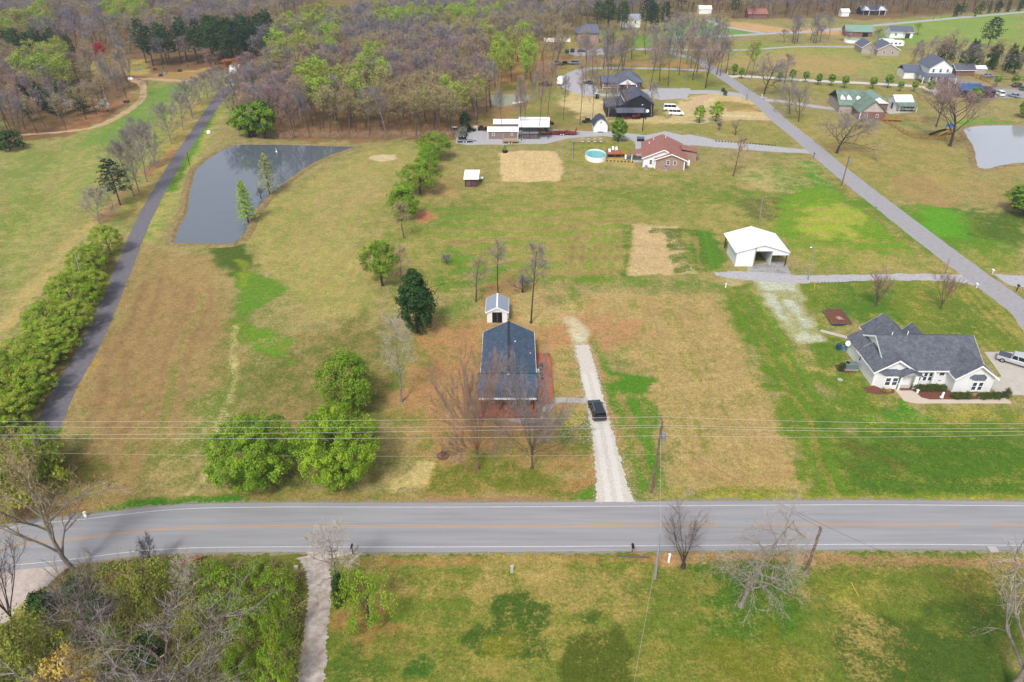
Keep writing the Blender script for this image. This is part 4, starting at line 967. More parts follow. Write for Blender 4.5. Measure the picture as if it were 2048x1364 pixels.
for a in (.1, 2.3, 4.4):
    for b in (0, 4.2): MB().box(a, a+.12, b-.06, b+.06, 0, 2.1).build('post', M_wood, t)
MB().box(0, 4.6, 4.25, 4.32, 2.0, 2.1).build('rail', M_wood, t)
for k_ in range(6): MB().box(4.6+k_*.45, 5.1+k_*.45, .6, 3.4, .95-k_*.18, 1.02-k_*.18).build('stair_tread', M_wood, t)
for yy in (.5, 3.4): MB().prism_y([(4.6, 2.0), (7.3, .9), (7.3, .8), (4.6, 1.9)], yy, yy+.08).build('rail', M_wood, t)
for i, (dx_, dy_) in enumerate(((.9, 1.0), (2.2, 3.2), (3.2, 2.9))):
    simple('deck_chair', ['white deck chair on the pool deck nearest the pool', 'white deck chair in the middle of the pool deck', 'white deck chair on the pool deck nearest the stair'][i], 'chair', 28.2+dx_, 208.6+dy_, [('seat', MB().box(-.3,.3,-.3,.3,1.6,1.66), M_trim), ('backrest', MB().prism_x([(.25,1.6),(.55,2.3),(.6,2.28),(.32,1.58)],-.3,.3), M_trim)]+[('leg', MB().box(a-.03,a+.03,b-.03,b+.03,1.25,1.6), M_trim) for a in (-.27,.27) for b in (-.27,.27)])
for i, px_ in enumerate(((1165,286),(1177,286),(1190,286),(1202,286))):
    X, Y = W(*px_)
    simple('garden_chair', ['leftmost', 'second', 'third', 'rightmost'][i]+' of the four cream round chairs behind the pool', 'chair', X, Y, [('seat', MB().cyl(0,0,.4,.46,.55,14), mat('cream', (236,212,184), .7)), ('backrest', MB().tube((0,.35,.75),(0,.5,.85),.6,.62,14), mat('cream', (0,0,0))), ('leg', MB().cyl(-.3,0,0,.4,.04,6), M_galv), ('leg', MB().cyl(.3,0,0,.4,.04,6), M_galv)], group='cream round chairs behind the pool')
for i in range(9):
    X, Y = W(1207+i*7.2, 322+i*.35)
    simple('planter', 'small black planter in the row of nine in front of the pool', 'planter', X, Y, [('pot', MB().cyl(0,0,0,.32,.17,8,.22), M_blk), ('soil', MB().cyl(0,0,.32,.34,.19,8), M_mulch)], group='black planters in a row before the pool')
simple('generator', 'grey and white covered generator at the foot of the pool stair', 'machine', *W(1258, 318), [('case', MB().bbox(-.8,.8,-.5,.5,.1,1.0,.08), mat('gen', (96,110,128), .5)), ('hood', MB().bbox(-1.3,-.8,-.4,.4,.1,1.2,.1), M_trim)])
# brick hut
t = thing('hut', 'small red wooden hut with a white lean-to roof in the meadow', 'shed', (*W(930, 374), 0))
MB().prism_x([(0, 0), (4.2, 0), (4.2, 3.0), (0, 2.3)], 0, 3.3).build('wall', M_hutred, t)
pitched(t, 'roof', [(-.35, -.5, 2.3), (3.7, -.5, 2.3), (3.9, 4.8, 3.15), (-.2, 4.8, 3.15)], M_wmetal)
panel(t, 'door', .4, 1.4, 0, 0, 1.9, M_oldwood, .04)
simple('water_tub', 'pale tub leaning against the right side of the red hut', 'tub', *W(961, 362), [('tub', MB().tube((-.6,0,.6),(.7,.1,.9),.35,.3,12), M_trim), ('stand', MB().box(-.5,.5,-.3,.3,0,.4), M_oldwood)])
# ---- 5. farmyard
t = thing('storage_building', 'taupe storage building with white roof and two small windows', 'storage building', (*W(976, 278), 0))
gable(t, 0, 9.6, 0, 4.2, 2.5, .75, 'x', M_tanst, M_wmetal, over=.2)
window(t, 1.8, 0, 1.5, .55, .65, rows=1); window(t, 7.7, 0, 1.5, .5, .65, rows=1)
d_ = panel(t, 'double_door', 3.9, 5.8, 0, .1, 2.0, M_tanst, .06); MB().box(4.83, 4.87, -.09, -.06, .1, 2.0).build('door_joint', M_trim, d_)
for a in (-.03, 9.5): panel(t, 'corner_trim', a, a+.14, 0, 0, 2.45, M_trim, .04)
t = thing('storage_building', 'second storage building with white roof hidden behind the taupe one', 'storage building', (*W(988, 262), 0))
gable(t, 0, 8.4, 0, 4.6, 2.4, .8, 'x', M_tanst, M_wmetal, over=.2)
t = thing('pavilion', 'open farm shelter with a large white metal roof', 'pavilion', (2.4, 229.5, 0))
pitched(t, 'roof', [(-.4, -1.8, 3.9), (9.5, -1.8, 3.9), (9.9, 4.3, 5.4), (-.2, 4.3, 5.4)], M_wmetal)
pitched(t, 'roof', [(-.2, 4.3, 5.4), (9.9, 4.3, 5.4), (9.9, 9.5, 4.2), (-.2, 9.5, 4.2)], M_wmetal)
MB().box(.1, 9.3, 2.35, 2.5, 5.02, 5.12).build('roof_joint', M_galv, t)
for xx in (.1, 3.2, 6.3, 9.2):
    for yy in (-1.4, 9.0): MB().box(xx-.1, xx+.1, yy-.1, yy+.1, 0, 3.8).build('post', M_inner, t)
MB().box(0, 9.4, 9.0, 9.1, 0, 3.8).build('back_wall', M_inner, t)
MB().box(-.1, 9.5, -1.9, -1.8, 3.6, 3.85).build('fascia', mat('green_fascia', (70,100,90), .6), t)
t = thing('lean_to', 'small weathered grey wooden shed before the open farm shelter', 'shed', (*W(1046, 278), 0))
MB().prism_x([(0, 0), (3.0, 0), (3.0, 2.6), (0, 1.9)], 0, 4.7).build('wall', M_oldwood, t)
pitched(t, 'roof', [(-.2, -.3, 1.9), (4.9, -.3, 1.9), (4.9, 3.3, 2.75), (-.2, 3.3, 2.75)], mat('weathered_roof', (150,150,158), .8, kind='ribs', var=.15))
t = thing('gambrel_shed', 'white barn style shed with a dark gambrel roof', 'shed', (*W(1187, 264), 0))
gp = [(0, 2.2), (.9, 3.7), (2.3, 4.5), (3.7, 3.7), (4.6, 2.2)]
MB().prism_y([(0, 0), (4.6, 0)]+gp[::-1], 0, 6).build('wall', M_wht, t)
for a, b in zip(gp[:-1], gp[1:]):
    e0 = (a[0]-.25, a[1]-.35) if a is gp[0] else a; e1 = (b[0]+.25, b[1]-.35) if b is gp[-1] else b
    pitched(t, 'roof', [(e0[0], -.35, e0[1]+.1), (e1[0], -.35, e1[1]+.1), (e1[0], 6.3, e1[1]+.1), (e0[0], 6.3, e0[1]+.1)], mat('gambrel_grey', (78,88,106), .8, kind='shingle', var=.15), .1)
d_ = panel(t, 'double_door', 1.1, 3.5, 0, .1, 2.1, M_wht, .05); MB().box(2.28, 2.32, -.07, -.05, .1, 2.1).build('door_joint', M_galv, d_)
window(t, 2.3, 0, 3.2, .4, .5, rows=1); MB().box(1.4, 3.2, -.9, -.1, 0, .15).build('ramp', M_oldwood, t)
# ---- 6. black barn
t = thing('barn', 'large black metal barn with grey roof and open front lean-to', 'barn', (33.4, 254.6, 0))
MB().prism_y([(6.2, 0), (16.2, 0), (16.2, 4.4), (11.2, 7.4), (6.2, 5.6)], 0, 14).build('wall', M_black, t)
MB().box(0, 6.19, .5, 12, 0, 3.4).build('wall', M_black, t)
pitched(t, 'roof', [(5.8, -.5, 5.4), (11.2, -.5, 7.7), (11.2, 14.5, 7.7), (5.8, 14.5, 5.4)], M_bronze)
pitched(t, 'roof', [(11.2, -.5, 7.7), (16.7, -.5, 4.3), (16.7, 14.5, 4.3), (11.2, 14.5, 7.7)], M_bronze)
pitched(t, 'roof', [(-.4, .1, 3.4), (6.3, .1, 4.5), (6.3, 12.3, 4.5), (-.4, 12.3, 3.4)], M_bronze)
MB().box(5.75, 5.85, -.55, 14.5, 5.3, 5.6).build('roof_edge', M_trim, t)
pitched(t, 'lean_to_roof', [(2.8, -3.2, 2.4), (13.4, -3.2, 2.4), (13.4, 0, 3.3), (2.8, 0, 3.3)], mat('leanto_grey', (120,124,138), .6, kind='ribs', var=.12))
for xx in (3.0, 6.4, 9.8, 13.2): MB().box(xx-.1, xx+.1, -3.1, -2.9, 0, 2.3).build('post', M_blk, t)
panel(t, 'barn_door', 7.5, 11.5, 0, 0, 3.0, M_inner, .06)
simple('tractor', 'red tractor parked under the lean-to of the black barn', 'tractor', 43.4, 252.6, [('body', MB().bbox(-1.4,.4,-.5,.5,.7,1.5,.1), M_rust), ('cab', MB().bbox(.3,1.3,-.6,.6,.8,2.2,.08), M_rust)]+[('wheel', MB().tube((x_,y_-.15,.6*s_),(x_,y_+.15,.6*s_),.6*s_,.6*s_,12), M_tyre) for x_, s_ in ((-1.1,.7),(.8,1.1)) for y_ in (-.65,.65)], rz=.1)
simple('farm_implement', 'red farm implement beside the tractor under the black barn lean-to', 'farm machine', 40.2, 252.4, [('frame', MB().box(-1.3,1.3,-.1,.1,.5,.7), M_rust), ('tine_bar', MB().box(-1.3,1.3,-.6,-.5,.3,.6), M_rust), ('hitch', MB().tube((0,.1,.6),(0,1.1,.5),.08), M_blk)])
simple('satellite_dish', 'white round dish on the front of the black barn', 'satellite dish', 47.6, 254.4, [('dish', MB().tube((0,0,2.2),(-.05,-.12,2.26),.5,.55,16), M_trim), ('mast', MB().tube((0,.15,1.8),(0,.02,2.2),.04), M_galv)])
# ---- 7. porch house above the barn
t = thing('house', 'brick house with blue grey hip roof and white gabled porch', 'house', (36.2, 296.0, 0))
MB().box(0, 7, 1.5, 9, 0, 3.0).build('wall', M_brickr, t)
pitched(t, 'roof', [(-.4, .6, 2.9), (7.2, .6, 2.9), (7.2, 5.2, 4.8), (-.4, 5.2, 4.8)], M_slate); pitched(t, 'roof', [(-.4, 5.2, 4.8), (7.2, 5.2, 4.8), (7.2, 9.6, 2.9), (-.4, 9.6, 2.9)], M_slate)
MB().box(6.2, 16, 1.5, 13, 0, 3.1).build('wall', M_brickr, t)
MB().add([(5.6,-.2,3.0),(16.6,-.2,3.0),(16.6,13.6,3.0),(5.6,13.6,3.0),(11,5.5,6.4),(11,8.5,6.4)], [(0,1,4),(1,2,5,4),(2,3,5),(3,0,4,5),(0,3,2,1)]).build('roof', M_slate, t)
MB().prism_y([(5.6, 2.9), (13.4, 2.9), (9.5, 5.0)], -3.4, -3.2).build('porch_gable', M_trim, t)
pitched(t, 'porch_roof', [(5.3, -3.6, 2.85), (9.5, -3.6, 5.15), (9.5, 3.5, 5.15), (5.3, 3.5, 2.85)], M_slate); pitched(t, 'porch_roof', [(9.5, -3.6, 5.15), (13.7, -3.6, 2.85), (13.7, 3.5, 2.85), (9.5, 3.5, 5.15)], M_slate)
for xx in (5.8, 9.6, 13.2): MB().box(xx-.14, xx+.14, -3.4, -3.12, 0, 2.9).build('porch_post', M_trim, t)
for k_ in range(4): window(t, 1.0+k_*1.5, 1.5, 2.0, .6, 1.0)
for k_ in range(4): MB().box(.2+k_*1.9, .32+k_*1.9, .2, .32, 0, 2.6).build('porch_post', M_trim, t)
MB().box(.2, 5.9, .2, .28, .9, 1.0).build('rail', M_trim, t)
MB().box(5.4, 6.3, 3.6, 4.4, 2.5, 5.6).build('chimney', M_brickr, t)
window(t, 10.5, 1.5, 1.8, 1.0, 1.2); window(t, 14.6, 1.5, 1.8, .8, 1.2)
# ---- 8. far brick house with its garage
t = thing('house', 'far brick house with a pale blue hip roof beside a fenced pool', 'house', (34.5, 404, 0))
MB().box(0, 11.5, 0, 14, 0, 5.0).build('wall', M_brick, t)
MB().add([(-.6,-.6,5),(12.1,-.6,5),(12.1,14.6,5),(-.6,14.6,5),(5,6,8.6),(11,6,8.4)], [(0,1,5,4),(1,2,5),(2,3,4,5),(3,0,4),(0,3,2,1)]).build('roof', M_slate, t)
for k_ in range(3): window(t, 2+k_*3.2, 0, 2.4, .9, 1.2)
t = thing('garage', 'brick gabled garage below the far brick house', 'garage', (47.0, 372, 0))
gable(t, -1, 7.5, 0, 9, 4.2, 2.8, 'y', M_brick, M_slate, over=.4)
window(t, 3.2, 0, 2.2, 1.2, 1.2)
t = thing('pool_fence', 'long white pool enclosure left of the far brick house', 'fence', (*W(1088, 84), 0))
MB().box(0, 14, 0, .15, 0, 2.0).build('panel', M_trim, t); MB().box(0, .15, .15, 7, 0, 1.8).build('panel', M_trim, t); MB().box(14, 14.15, 0, 7, 0, 1.8).build('panel', M_trim, t)
# ---- 9. green roofed brick house
rz = radians(-7); t = thing('house', 'red brick house with a green metal roof and pale gables', 'house', (*W(1717, 240), 0), rz)
MB().prism_y([(0, 0), (8.4, 0), (8.4, 2.9), (0, 2.9)], 0, 19).build('wall', M_brickr, t)
MB().prism_y([(.3, 2.9), (8.2, 2.9), (4.2, 6.4)], .0, .2).build('gable_face', mat('pale_gable', (222,214,210), .8, var=.12, rgb2=(200,180,172)), t)
pitched(t, 'roof', [(-.5, -.5, 2.7), (4.2, -.5, 6.7), (4.2, 14, 6.7), (-.5, 14, 2.7)], M_greenroof); pitched(t, 'roof', [(4.2, -.5, 6.7), (8.9, -.5, 2.7), (8.9, 14, 2.7), (4.2, 14, 6.7)], M_greenroof)
MB().box(-4.5, 4, 9, 24, 0, 3.0).build('wall', M_tan, t)
pitched(t, 'roof', [(-5, 8.6, 2.8), (4.2, 8.6, 2.8), (4.2, 16.5, 6.6), (-5, 16.5, 6.6)], M_greenroof); pitched(t, 'roof', [(-5, 16.5, 6.6), (4.2, 16.5, 6.6), (4.2, 24.5, 2.8), (-5, 24.5, 2.8)], M_greenroof)
for (xx, yy) in ((-3.2, 11.5), (-1.0, 11.5), (2.2, 10.5)):
    MB().prism_y([(xx-.8, 3.2), (xx+.8, 3.2), (xx+.8, 4.6), (xx, 5.4), (xx-.8, 4.6)], yy, yy+2.6).build('dormer', M_trim, t)
MB().box(6, 13.2, 13, 23, 0, 2.9).build('wall', M_brickr, t)
pitched(t, 'roof', [(5, 12.6, 3.0), (9.5, 12.6, 5.2), (9.5, 24, 5.2), (5, 24, 3.0)], M_green2); pitched(t, 'roof', [(9.5, 12.6, 5.2), (14, 12.6, 3.0), (14, 24, 3.0), (9.5, 24, 5.2)], M_green2)
MB().prism_y([(5.6, 2.9), (13.3, 2.9), (9.5, 5.0)], 12.6, 12.8).build('gable_face', M_trim, t)
window(t, 2.2, 0, 1.6, .7, 1.0); window(t, 5.8, 0, 1.6, .7, 1.0)
panel(t, 'corner_trim', -.05, .3, 0, 0, 2.9, M_trim, .05)
simple('air_conditioner', 'grey air conditioner at the brick wall of the green roofed house', 'air conditioner', *W(1742, 243), [('case', MB().bbox(-.5,.5,-.4,.4,.08,.95,.05), M_galv), ('fan', MB().cyl(0,0,.95,.99,.3,12), M_blk)])
t = thing('wooden_ramp', 'new orange wooden ramp at the back of the green roofed house', 'ramp', (*W(1763, 241), 0), -.15)
MB().box(0, 6.5, -.9, .9, .5, .62).build('ramp_floor', M_wood, t)
for yy in (-.95, .9):
    MB().box(0, 6.5, yy, yy+.06, 1.3, 1.4).build('rail', M_wood, t)
    for k_ in range(5): MB().box(k_*1.55, k_*1.55+.1, yy, yy+.1, 0, 1.4).build('post', M_wood, t)
t = thing('garage', 'white garage with a green and white roof and side canopy', 'garage', (139.3, 264.5, 0))
MB().prism_x([(0, 0), (6, 0), (6, 2.9), (3, 4.6), (0, 2.9)], 0, 6.2).build('wall', M_wht, t)
pitched(t, 'roof', [(-.3, -.3, 2.9), (6.5, -.3, 2.9), (6.5, 3, 4.8), (-.3, 3, 4.8)], M_wmetal); pitched(t, 'roof', [(-.3, 3, 4.8), (6.5, 3, 4.8), (6.5, 6.4, 2.9), (-.3, 6.4, 2.9)], M_wmetal)
pitched(t, 'canopy', [(-.1, -3.6, 2.2), (6.7, -3.6, 2.2), (6.5, -.35, 2.95), (-.3, -.35, 2.95)], M_greenroof)
for xx in (.1, 6.3): MB().box(xx, xx+.12, -3.4, -3.28, 0, 2.2).build('post', M_trim, t)
panel(t, 'door', 1.6, 2.8, 0, 0, 2.2, mat('teal_door', (40,96,110), .5), .05, 'W')
t = thing('privet_porch', 'tiny dark doored annex left of the white garage', 'shed', (*W(1779, 212), 0))
MB().box(0, 1.8, 0, 2, 0, 2.2).build('wall', M_wht, t); panel(t, 'door', .3, 1.4, 0, 0, 1.9, M_brickr, .05); MB().box(-.2, 2.0, -.3, 2.2, 2.2, 2.35).build('roof', M_trim, t)
# ---- 10. white two storey house, blue roofed shed
t = thing('house', 'white two storey house with slate blue roof and wraparound porch', 'house', (172.5, 309, 0), radians(-6))
MB().prism_y([(1, 0), (10, 0), (10, 6), (5.5, 9), (1, 6)], 1.5, 14).build('wall', M_wht, t)
pitched(t, 'roof', [(.4, 1.0, 5.8), (5.5, 1.0, 9.3), (5.5, 14.5, 9.3), (.4, 14.5, 5.8)], M_slate); pitched(t, 'roof', [(5.5, 1.0, 9.3), (10.6, 1.0, 5.8), (10.6, 14.5, 5.8), (5.5, 14.5, 9.3)], M_slate)
pitched(t, 'porch_roof', [(-2, -1.5, 2.8), (11.5, -1.5, 2.8), (10.5, 1.4, 3.7), (0, 1.4, 3.7)], M_slate); pitched(t, 'porch_roof', [(-2, -1.5, 2.8), (0, 1.4, 3.7), (0, 12, 3.7), (-2, 13, 2.8)], M_slate)
for k_ in range(6): MB().cyl(-1.7+k_*2.6, -1.3, 0, 2.7, .13, 8).build('porch_post', M_trim, t)
for k_ in range(3): window(t, 2.6+k_*2.8, 1.5, 4.7, .8, 1.3)
for k_ in range(3): window(t, 2.6+k_*2.8, 1.5, 1.5, .8, 1.3)
MB().box(-6, .9, 8, 16, 0, 3).build('wall', M_wht, t)
pitched(t, 'roof', [(-6.4, 7.6, 2.8), (1, 7.6, 2.8), (1, 12, 5), (-6.4, 12, 5)], M_slate); pitched(t, 'roof', [(-6.4, 12, 5), (1, 12, 5), (1, 16.4, 2.8), (-6.4, 16.4, 2.8)], M_slate)
for i in range(5): 
    X, Y = W(1836+i*4.5, 151+i*3.0)
    tdk = thing('cypress', 'dark narrow cypress in the curved row round the white two storey house', 'cypress', (X, Y, 0), 0, 'narrow cypresses round the white house')
    MB().cyl(0, 0, 0, .6, .12, 6).build('trunk', M_inner, tdk); MB().dome(0, 0, .4, .9, .9, 3.0, 9, 6, rj, .15).build('crown', mat('cypress_dark', (44,78,48), .9, var=.3, rgb2=(32,58,38)), tdk)
t = thing('shed', 'long shed with a bright blue metal roof', 'shed', (173.0, 283.5, 0), radians(-3))
MB().prism_x([(0, 0), (7, 0), (7, 3.2), (3.5, 4.4), (0, 2.9)], 0, 8.6).build('wall', M_inner, t)
pitched(t, 'roof', [(-.2, -.4, 2.8), (8.7, -.4, 2.8), (8.7, 3.6, 4.6), (-.2, 3.6, 4.6)], mat('blue_metal', (58,110,164), .5, kind='ribs', var=.12, scale=.6, rgb2=(70,96,140))); pitched(t, 'roof', [(-.2, 3.6, 4.6), (8.7, 3.6, 4.6), (8.7, 7.4, 3.1), (-.2, 7.4, 3.1)], mat('blue_metal', (0,0,0)))
MB().box(9.0, 13.2, 0, 5, 0, 2.6).build('wall', mat('dark_annex', (66,50,58), .8, var=.2), t)
pitched(t, 'roof', [(8.9, -.4, 2.6), (13.5, -.4, 2.6), (13.5, 5.2, 3.3), (8.9, 5.2, 3.3)], mat('annex_roof', (84,70,80), .8, kind='ribs', var=.1))
t = thing('shed', 'grey roofed brown outbuilding right of the white two storey house', 'shed', (*W(1910, 152), 0))
gable(t, 0, 8, 0, 6, 2.6, 1.8, 'x', M_brickr, M_greyroof, over=.5)
t = thing('shed', 'long white low shed roof behind the fenced drive', 'shed', (*W(1943, 148), 0))
gable(t, 0, 6, 0, 4, 2.2, .9, 'x', M_tan, M_wmetal, over=.2)
# ---- 11. tan house, grey house, green roofed barn
t = thing('house', 'tan house with blue roof next to two parked campers', 'house', (178.4, 369, 0), radians(-8))
gable(t, 0, 10, 0, 14, 3.0, 2.6, 'y', M_tan, M_slate, over=.4)
gable(t, -6, 0, 5, 18, 3.0, 2.3, 'y', M_tan, M_slate, over=.4)
window(t, 3, 0, 1.6, .9, 1.1); window(t, 7, 0, 1.6, .9, 1.1)
t = thing('house', 'small grey roofed white house at the far field', 'house', (208, 421, 0), radians(-6))
gable(t, 0, 12, 0, 9, 3.2, 2.4, 'x', M_wht, M_slate, over=.4); panel(t, 'garage_door', 8, 10.5, 0, 0, 2.4, M_inner, .05); window(t, 3, 0, 1.8, 1, 1.1)
t = thing('house', 'brown house with a pale green roof behind the far lane', 'house', (*W(1690, 73), 0), radians(-8))
gable(t, 0, 14, 0, 8, 2.8, 2.6, 'x', M_brickr, M_green2, over=.5, trim=None); panel(t, 'garage_door', 9, 12, 0, 0, 2.3, M_blk, .05); window(t, 3, 0, 1.6, 1, 1)
simple('swimming_pool', 'distant round white pool below the green roofed house', 'pool', *W(1704, 84), [('pool_wall', MB().cyl(0,0,0,1.3,4.2,24), M_trim), ('pool_water', MB().cyl(0,0,1.3,1.32,3.9,24), mat('pool_cover', (170,186,196), .3))])
t = thing('house', 'distant dark house with two white porch gables in the far wood', 'house', (*W(1722, 30), 0))
gable(t, 0, 16, 0, 8, 3, 2.2, 'x', M_inner, M_slate, over=.4)
for xx in (2.5, 13):
    MB().prism_y([(xx-2.2, 3.0), (xx+2.2, 3.0), (xx, 4.8)], -1.5, -1.3).build('porch_gable', M_trim, t)
    pitched(t, 'porch_roof', [(xx-2.5, -1.8, 2.9), (xx, -1.8, 5.0), (xx, 3, 5.0), (xx-2.5, 3, 2.9)], M_wmetal); pitched(t, 'porch_roof', [(xx, -1.8, 5.0), (xx+2.5, -1.8, 2.9), (xx+2.5, 3, 2.9), (xx, 3, 5.0)], M_wmetal)
    for a in (-1.9, 1.9): MB().box(xx+a-.12, xx+a+.12, -1.5, -1.26, 0, 2.9).build('porch_post', M_trim, t)
t = thing('house', 'distant brown roofed house under bare trees above the orange soil', 'house', (*W(1496, 37), 0))
gable(t, 0, 12, 0, 8, 2.8, 2.4, 'x', M_brickr, M_redroof, over=.5, trim=None)
t = thing('house', 'distant white building glimpsed between trees above the pool fence', 'house', (*W(1398, 28), 0))
gable(t, 0, 8, 0, 6, 3.0, 1.8, 'x', M_wht, M_wmetal, over=.3)
t = thing('shed', 'tiny white shed in the far wood left of the dark house', 'shed', (*W(1682, 33), 0))
gable(t, 0, 5, 0, 5, 2.8, 1.5, 'x', M_wht, M_wmetal, over=.3)
t = thing('house', 'white farmhouse half hidden by pines at the top of the far lawn', 'house', (*W(1243, 55), 0))
gable(t, 0, 11, 0, 7, 4.5, 2.4, 'x', M_wht, M_grey2, over=.3); window(t, 2.5, 0, 3, 1, 1.4); window(t, 8, 0, 3, 1, 1.4)
# ---- 12. gabled house at the end of the dark drive
t = thing('house', 'house with a steep pointed cream gable at the end of the dark drive', 'house', (-110.5, 306, 0), radians(8))
MB().prism_y([(0, 0), (7.5, 0), (7.5, 1.6), (3.75, 8.2), (0, 1.6)], 0, 11).build('wall', mat('cream_wall', (220,200,160), .8, var=.06), t)
M_brn = mat('brown_roof', (150,124,112), .85, kind='shingle', var=.12)
pitched(t, 'roof', [(-.6, -.5, .9), (3.75, -.5, 8.6), (3.75, 11.5, 8.6), (-.6, 11.5, .9)], M_brn); pitched(t, 'roof', [(3.75, -.5, 8.6), (8.1, -.5, .9), (8.1, 11.5, .9), (3.75, 11.5, 8.6)], M_brn)
for xx in (2.6, 3.75, 4.9): window(t, xx, 0, 3.6, .6, 1.1, rows=1, frame=M_inner)
gable(t, -5.5, -.3, 2, 10, 2.6, 1.8, 'y', M_tan, M_brn, over=.3, trim=None)
simple('stair', 'white stepped stair beside the steep gabled house', 'stair', *W(467, 148), [('flight', MB().prism_x([(0,0),(3.5,0),(3.5,3.0),(2.6,3.0),(2.6,2.2),(1.7,2.2),(1.7,1.4),(.8,1.4),(.8,.7),(0,.7)], -2.0, 2.0), M_trim), ('landing', MB().box(-2,2,3.5,5.5,2.9,3.05), M_trim)])
# ================================================================== trees
M_bark = mat('bark', (122,106,94), .95, var=.3, scale=4, rgb2=(92,80,72), bump=.03)
M_barkd = mat('dark_bark', (92,80,74), .95, var=.3, scale=4, rgb2=(70,62,58), bump=.03)
M_barkg = mat('grey_bark', (176,164,152), .95, var=.25, scale=4, rgb2=(140,128,118), bump=.02)
M_barkb = mat('brown_bark', (172,138,112), .95, var=.25, scale=4, rgb2=(134,104,84), bump=.02)
def crown_mat(name, rgb, rgb2, var=.3, scale=.9, trans=.3):
    return mat(name, rgb, .75, k=.76, var=var, scale=scale, rgb2=rgb2, trans=trans, spec=.15)
L_green = crown_mat('leaf_green', (156,190,60), (118,156,46))
L_greenb = crown_mat('leaf_bright', (176,204,58), (136,174,48))
L_dark = crown_mat('leaf_dark', (64,98,46), (44,76,36), trans=.12)
L_yell = crown_mat('leaf_yellowgreen', (194,204,80), (158,176,66))
L_olive = crown_mat('leaf_olive', (170,172,80), (136,146,66))
L_lime = crown_mat('leaf_lime', (190,216,84), (152,190,74))
L_limey = crown_mat('leaf_pale', (196,202,126), (168,178,104))
L_pine = crown_mat('needles', (56,82,52), (40,62,44), trans=.1)
L_cedar = crown_mat('cedar', (78,104,50), (56,80,42), trans=.1)
L_red = crown_mat('blossom_red', (214,84,96), (190,70,84))
L_orange = crown_mat('leaf_orange', (206,140,88), (180,112,72))
L_white = crown_mat('blossom_white', (236,230,220), (214,208,196), var=.1)
L_gold = crown_mat('leaf_gold', (238,210,110), (214,180,90))
T_pink = mat('twig_pink', (176,150,146), .95, k=.78, var=.2, scale=.6, rgb2=(142,116,114))
T_grey = mat('twig_grey', (160,150,148), .95, k=.78, var=.2, scale=.6, rgb2=(130,120,120))
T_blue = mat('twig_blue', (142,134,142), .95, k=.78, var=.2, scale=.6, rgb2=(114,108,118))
T_tan = mat('twig_tan', (192,168,138), .95, k=.78, var=.2, scale=.6, rgb2=(150,126,100))
T_light = mat('twig_light', (188,178,166), .95, k=.78, var=.15, scale=1, rgb2=(178,166,154))
T_brown = mat('twig_brown', (176,152,136), .95, k=.66, var=.2, scale=.6, rgb2=(158,124,110))

def unit(v):
    l = sqrt(v[0]*v[0]+v[1]*v[1]+v[2]*v[2]) or 1; return (v[0]/l, v[1]/l, v[2]/l)
def grow(rng, mb, tips, p, d, L, r, lev, cfg):
    """one limb: bent segments with children; the last level leaves its tip for twigs or leaves"""
    ns = cfg['seg'][lev]; nch = cfg['n'][lev]; up = cfg['up'][lev]; wig = cfg['wig'][lev]; sides = cfg['sides'][lev]
    pts = [p]; rs = [r]; dd = d; pos = []
    t0 = cfg['start'][lev]
    for i in range(ns):
        dd = unit((dd[0]+rng.gauss(0, wig), dd[1]+rng.gauss(0, wig), dd[2]+rng.gauss(0, wig)+up))
        q = pts[-1]; s = L/ns; q = (q[0]+dd[0]*s, q[1]+dd[1]*s, q[2]+dd[2]*s)
        if q[2] < .4: q = (q[0], q[1], .4+rng.random()*.2)
        pts.append(q); rs.append(max(r*(1-(i+1)/ns*cfg['taper']), cfg['rmin'])); pos.append(dd)
    for i in range(ns): mb.tube(pts[i], pts[i+1], rs[i], rs[i+1], sides, False)
    if lev+1 >= len(cfg['n']):
        for i in range(1, ns+1): tips.append((pts[i], pos[i-1]))
        return
    for k in range(nch):
        t = t0+(1-t0)*(k+rng.random()*.8)/nch; i = min(int(t*ns), ns-1); f = t*ns-i
        q = tuple(pts[i][j]+(pts[i+1][j]-pts[i][j])*f for j in range(3)); ax = pos[i]
        ang = radians(rng.uniform(*cfg['ang'][lev])); az = cfg.get('gold', 2.4)*k+rng.uniform(-.5, .5)+cfg['_o']*lev
        h = Vector(ax); u = h.orthogonal().normalized(); w = h.cross(u)
        v = h*cos(ang)+(u*cos(az)+w*sin(az))*sin(ang)
        shape = cfg['shape'](t) if lev == 0 else (1-.45*t)
        l2 = cfg['len'][lev]*L*shape*rng.uniform(.75, 1.2)
        r2 = min(rs[i]*.8, cfg['rr'][lev]*r*(1-.4*t))
        grow(rng, mb, tips, q, (v.x, v.y, v.z), l2, max(r2, cfg['rmin']), lev+1, cfg)
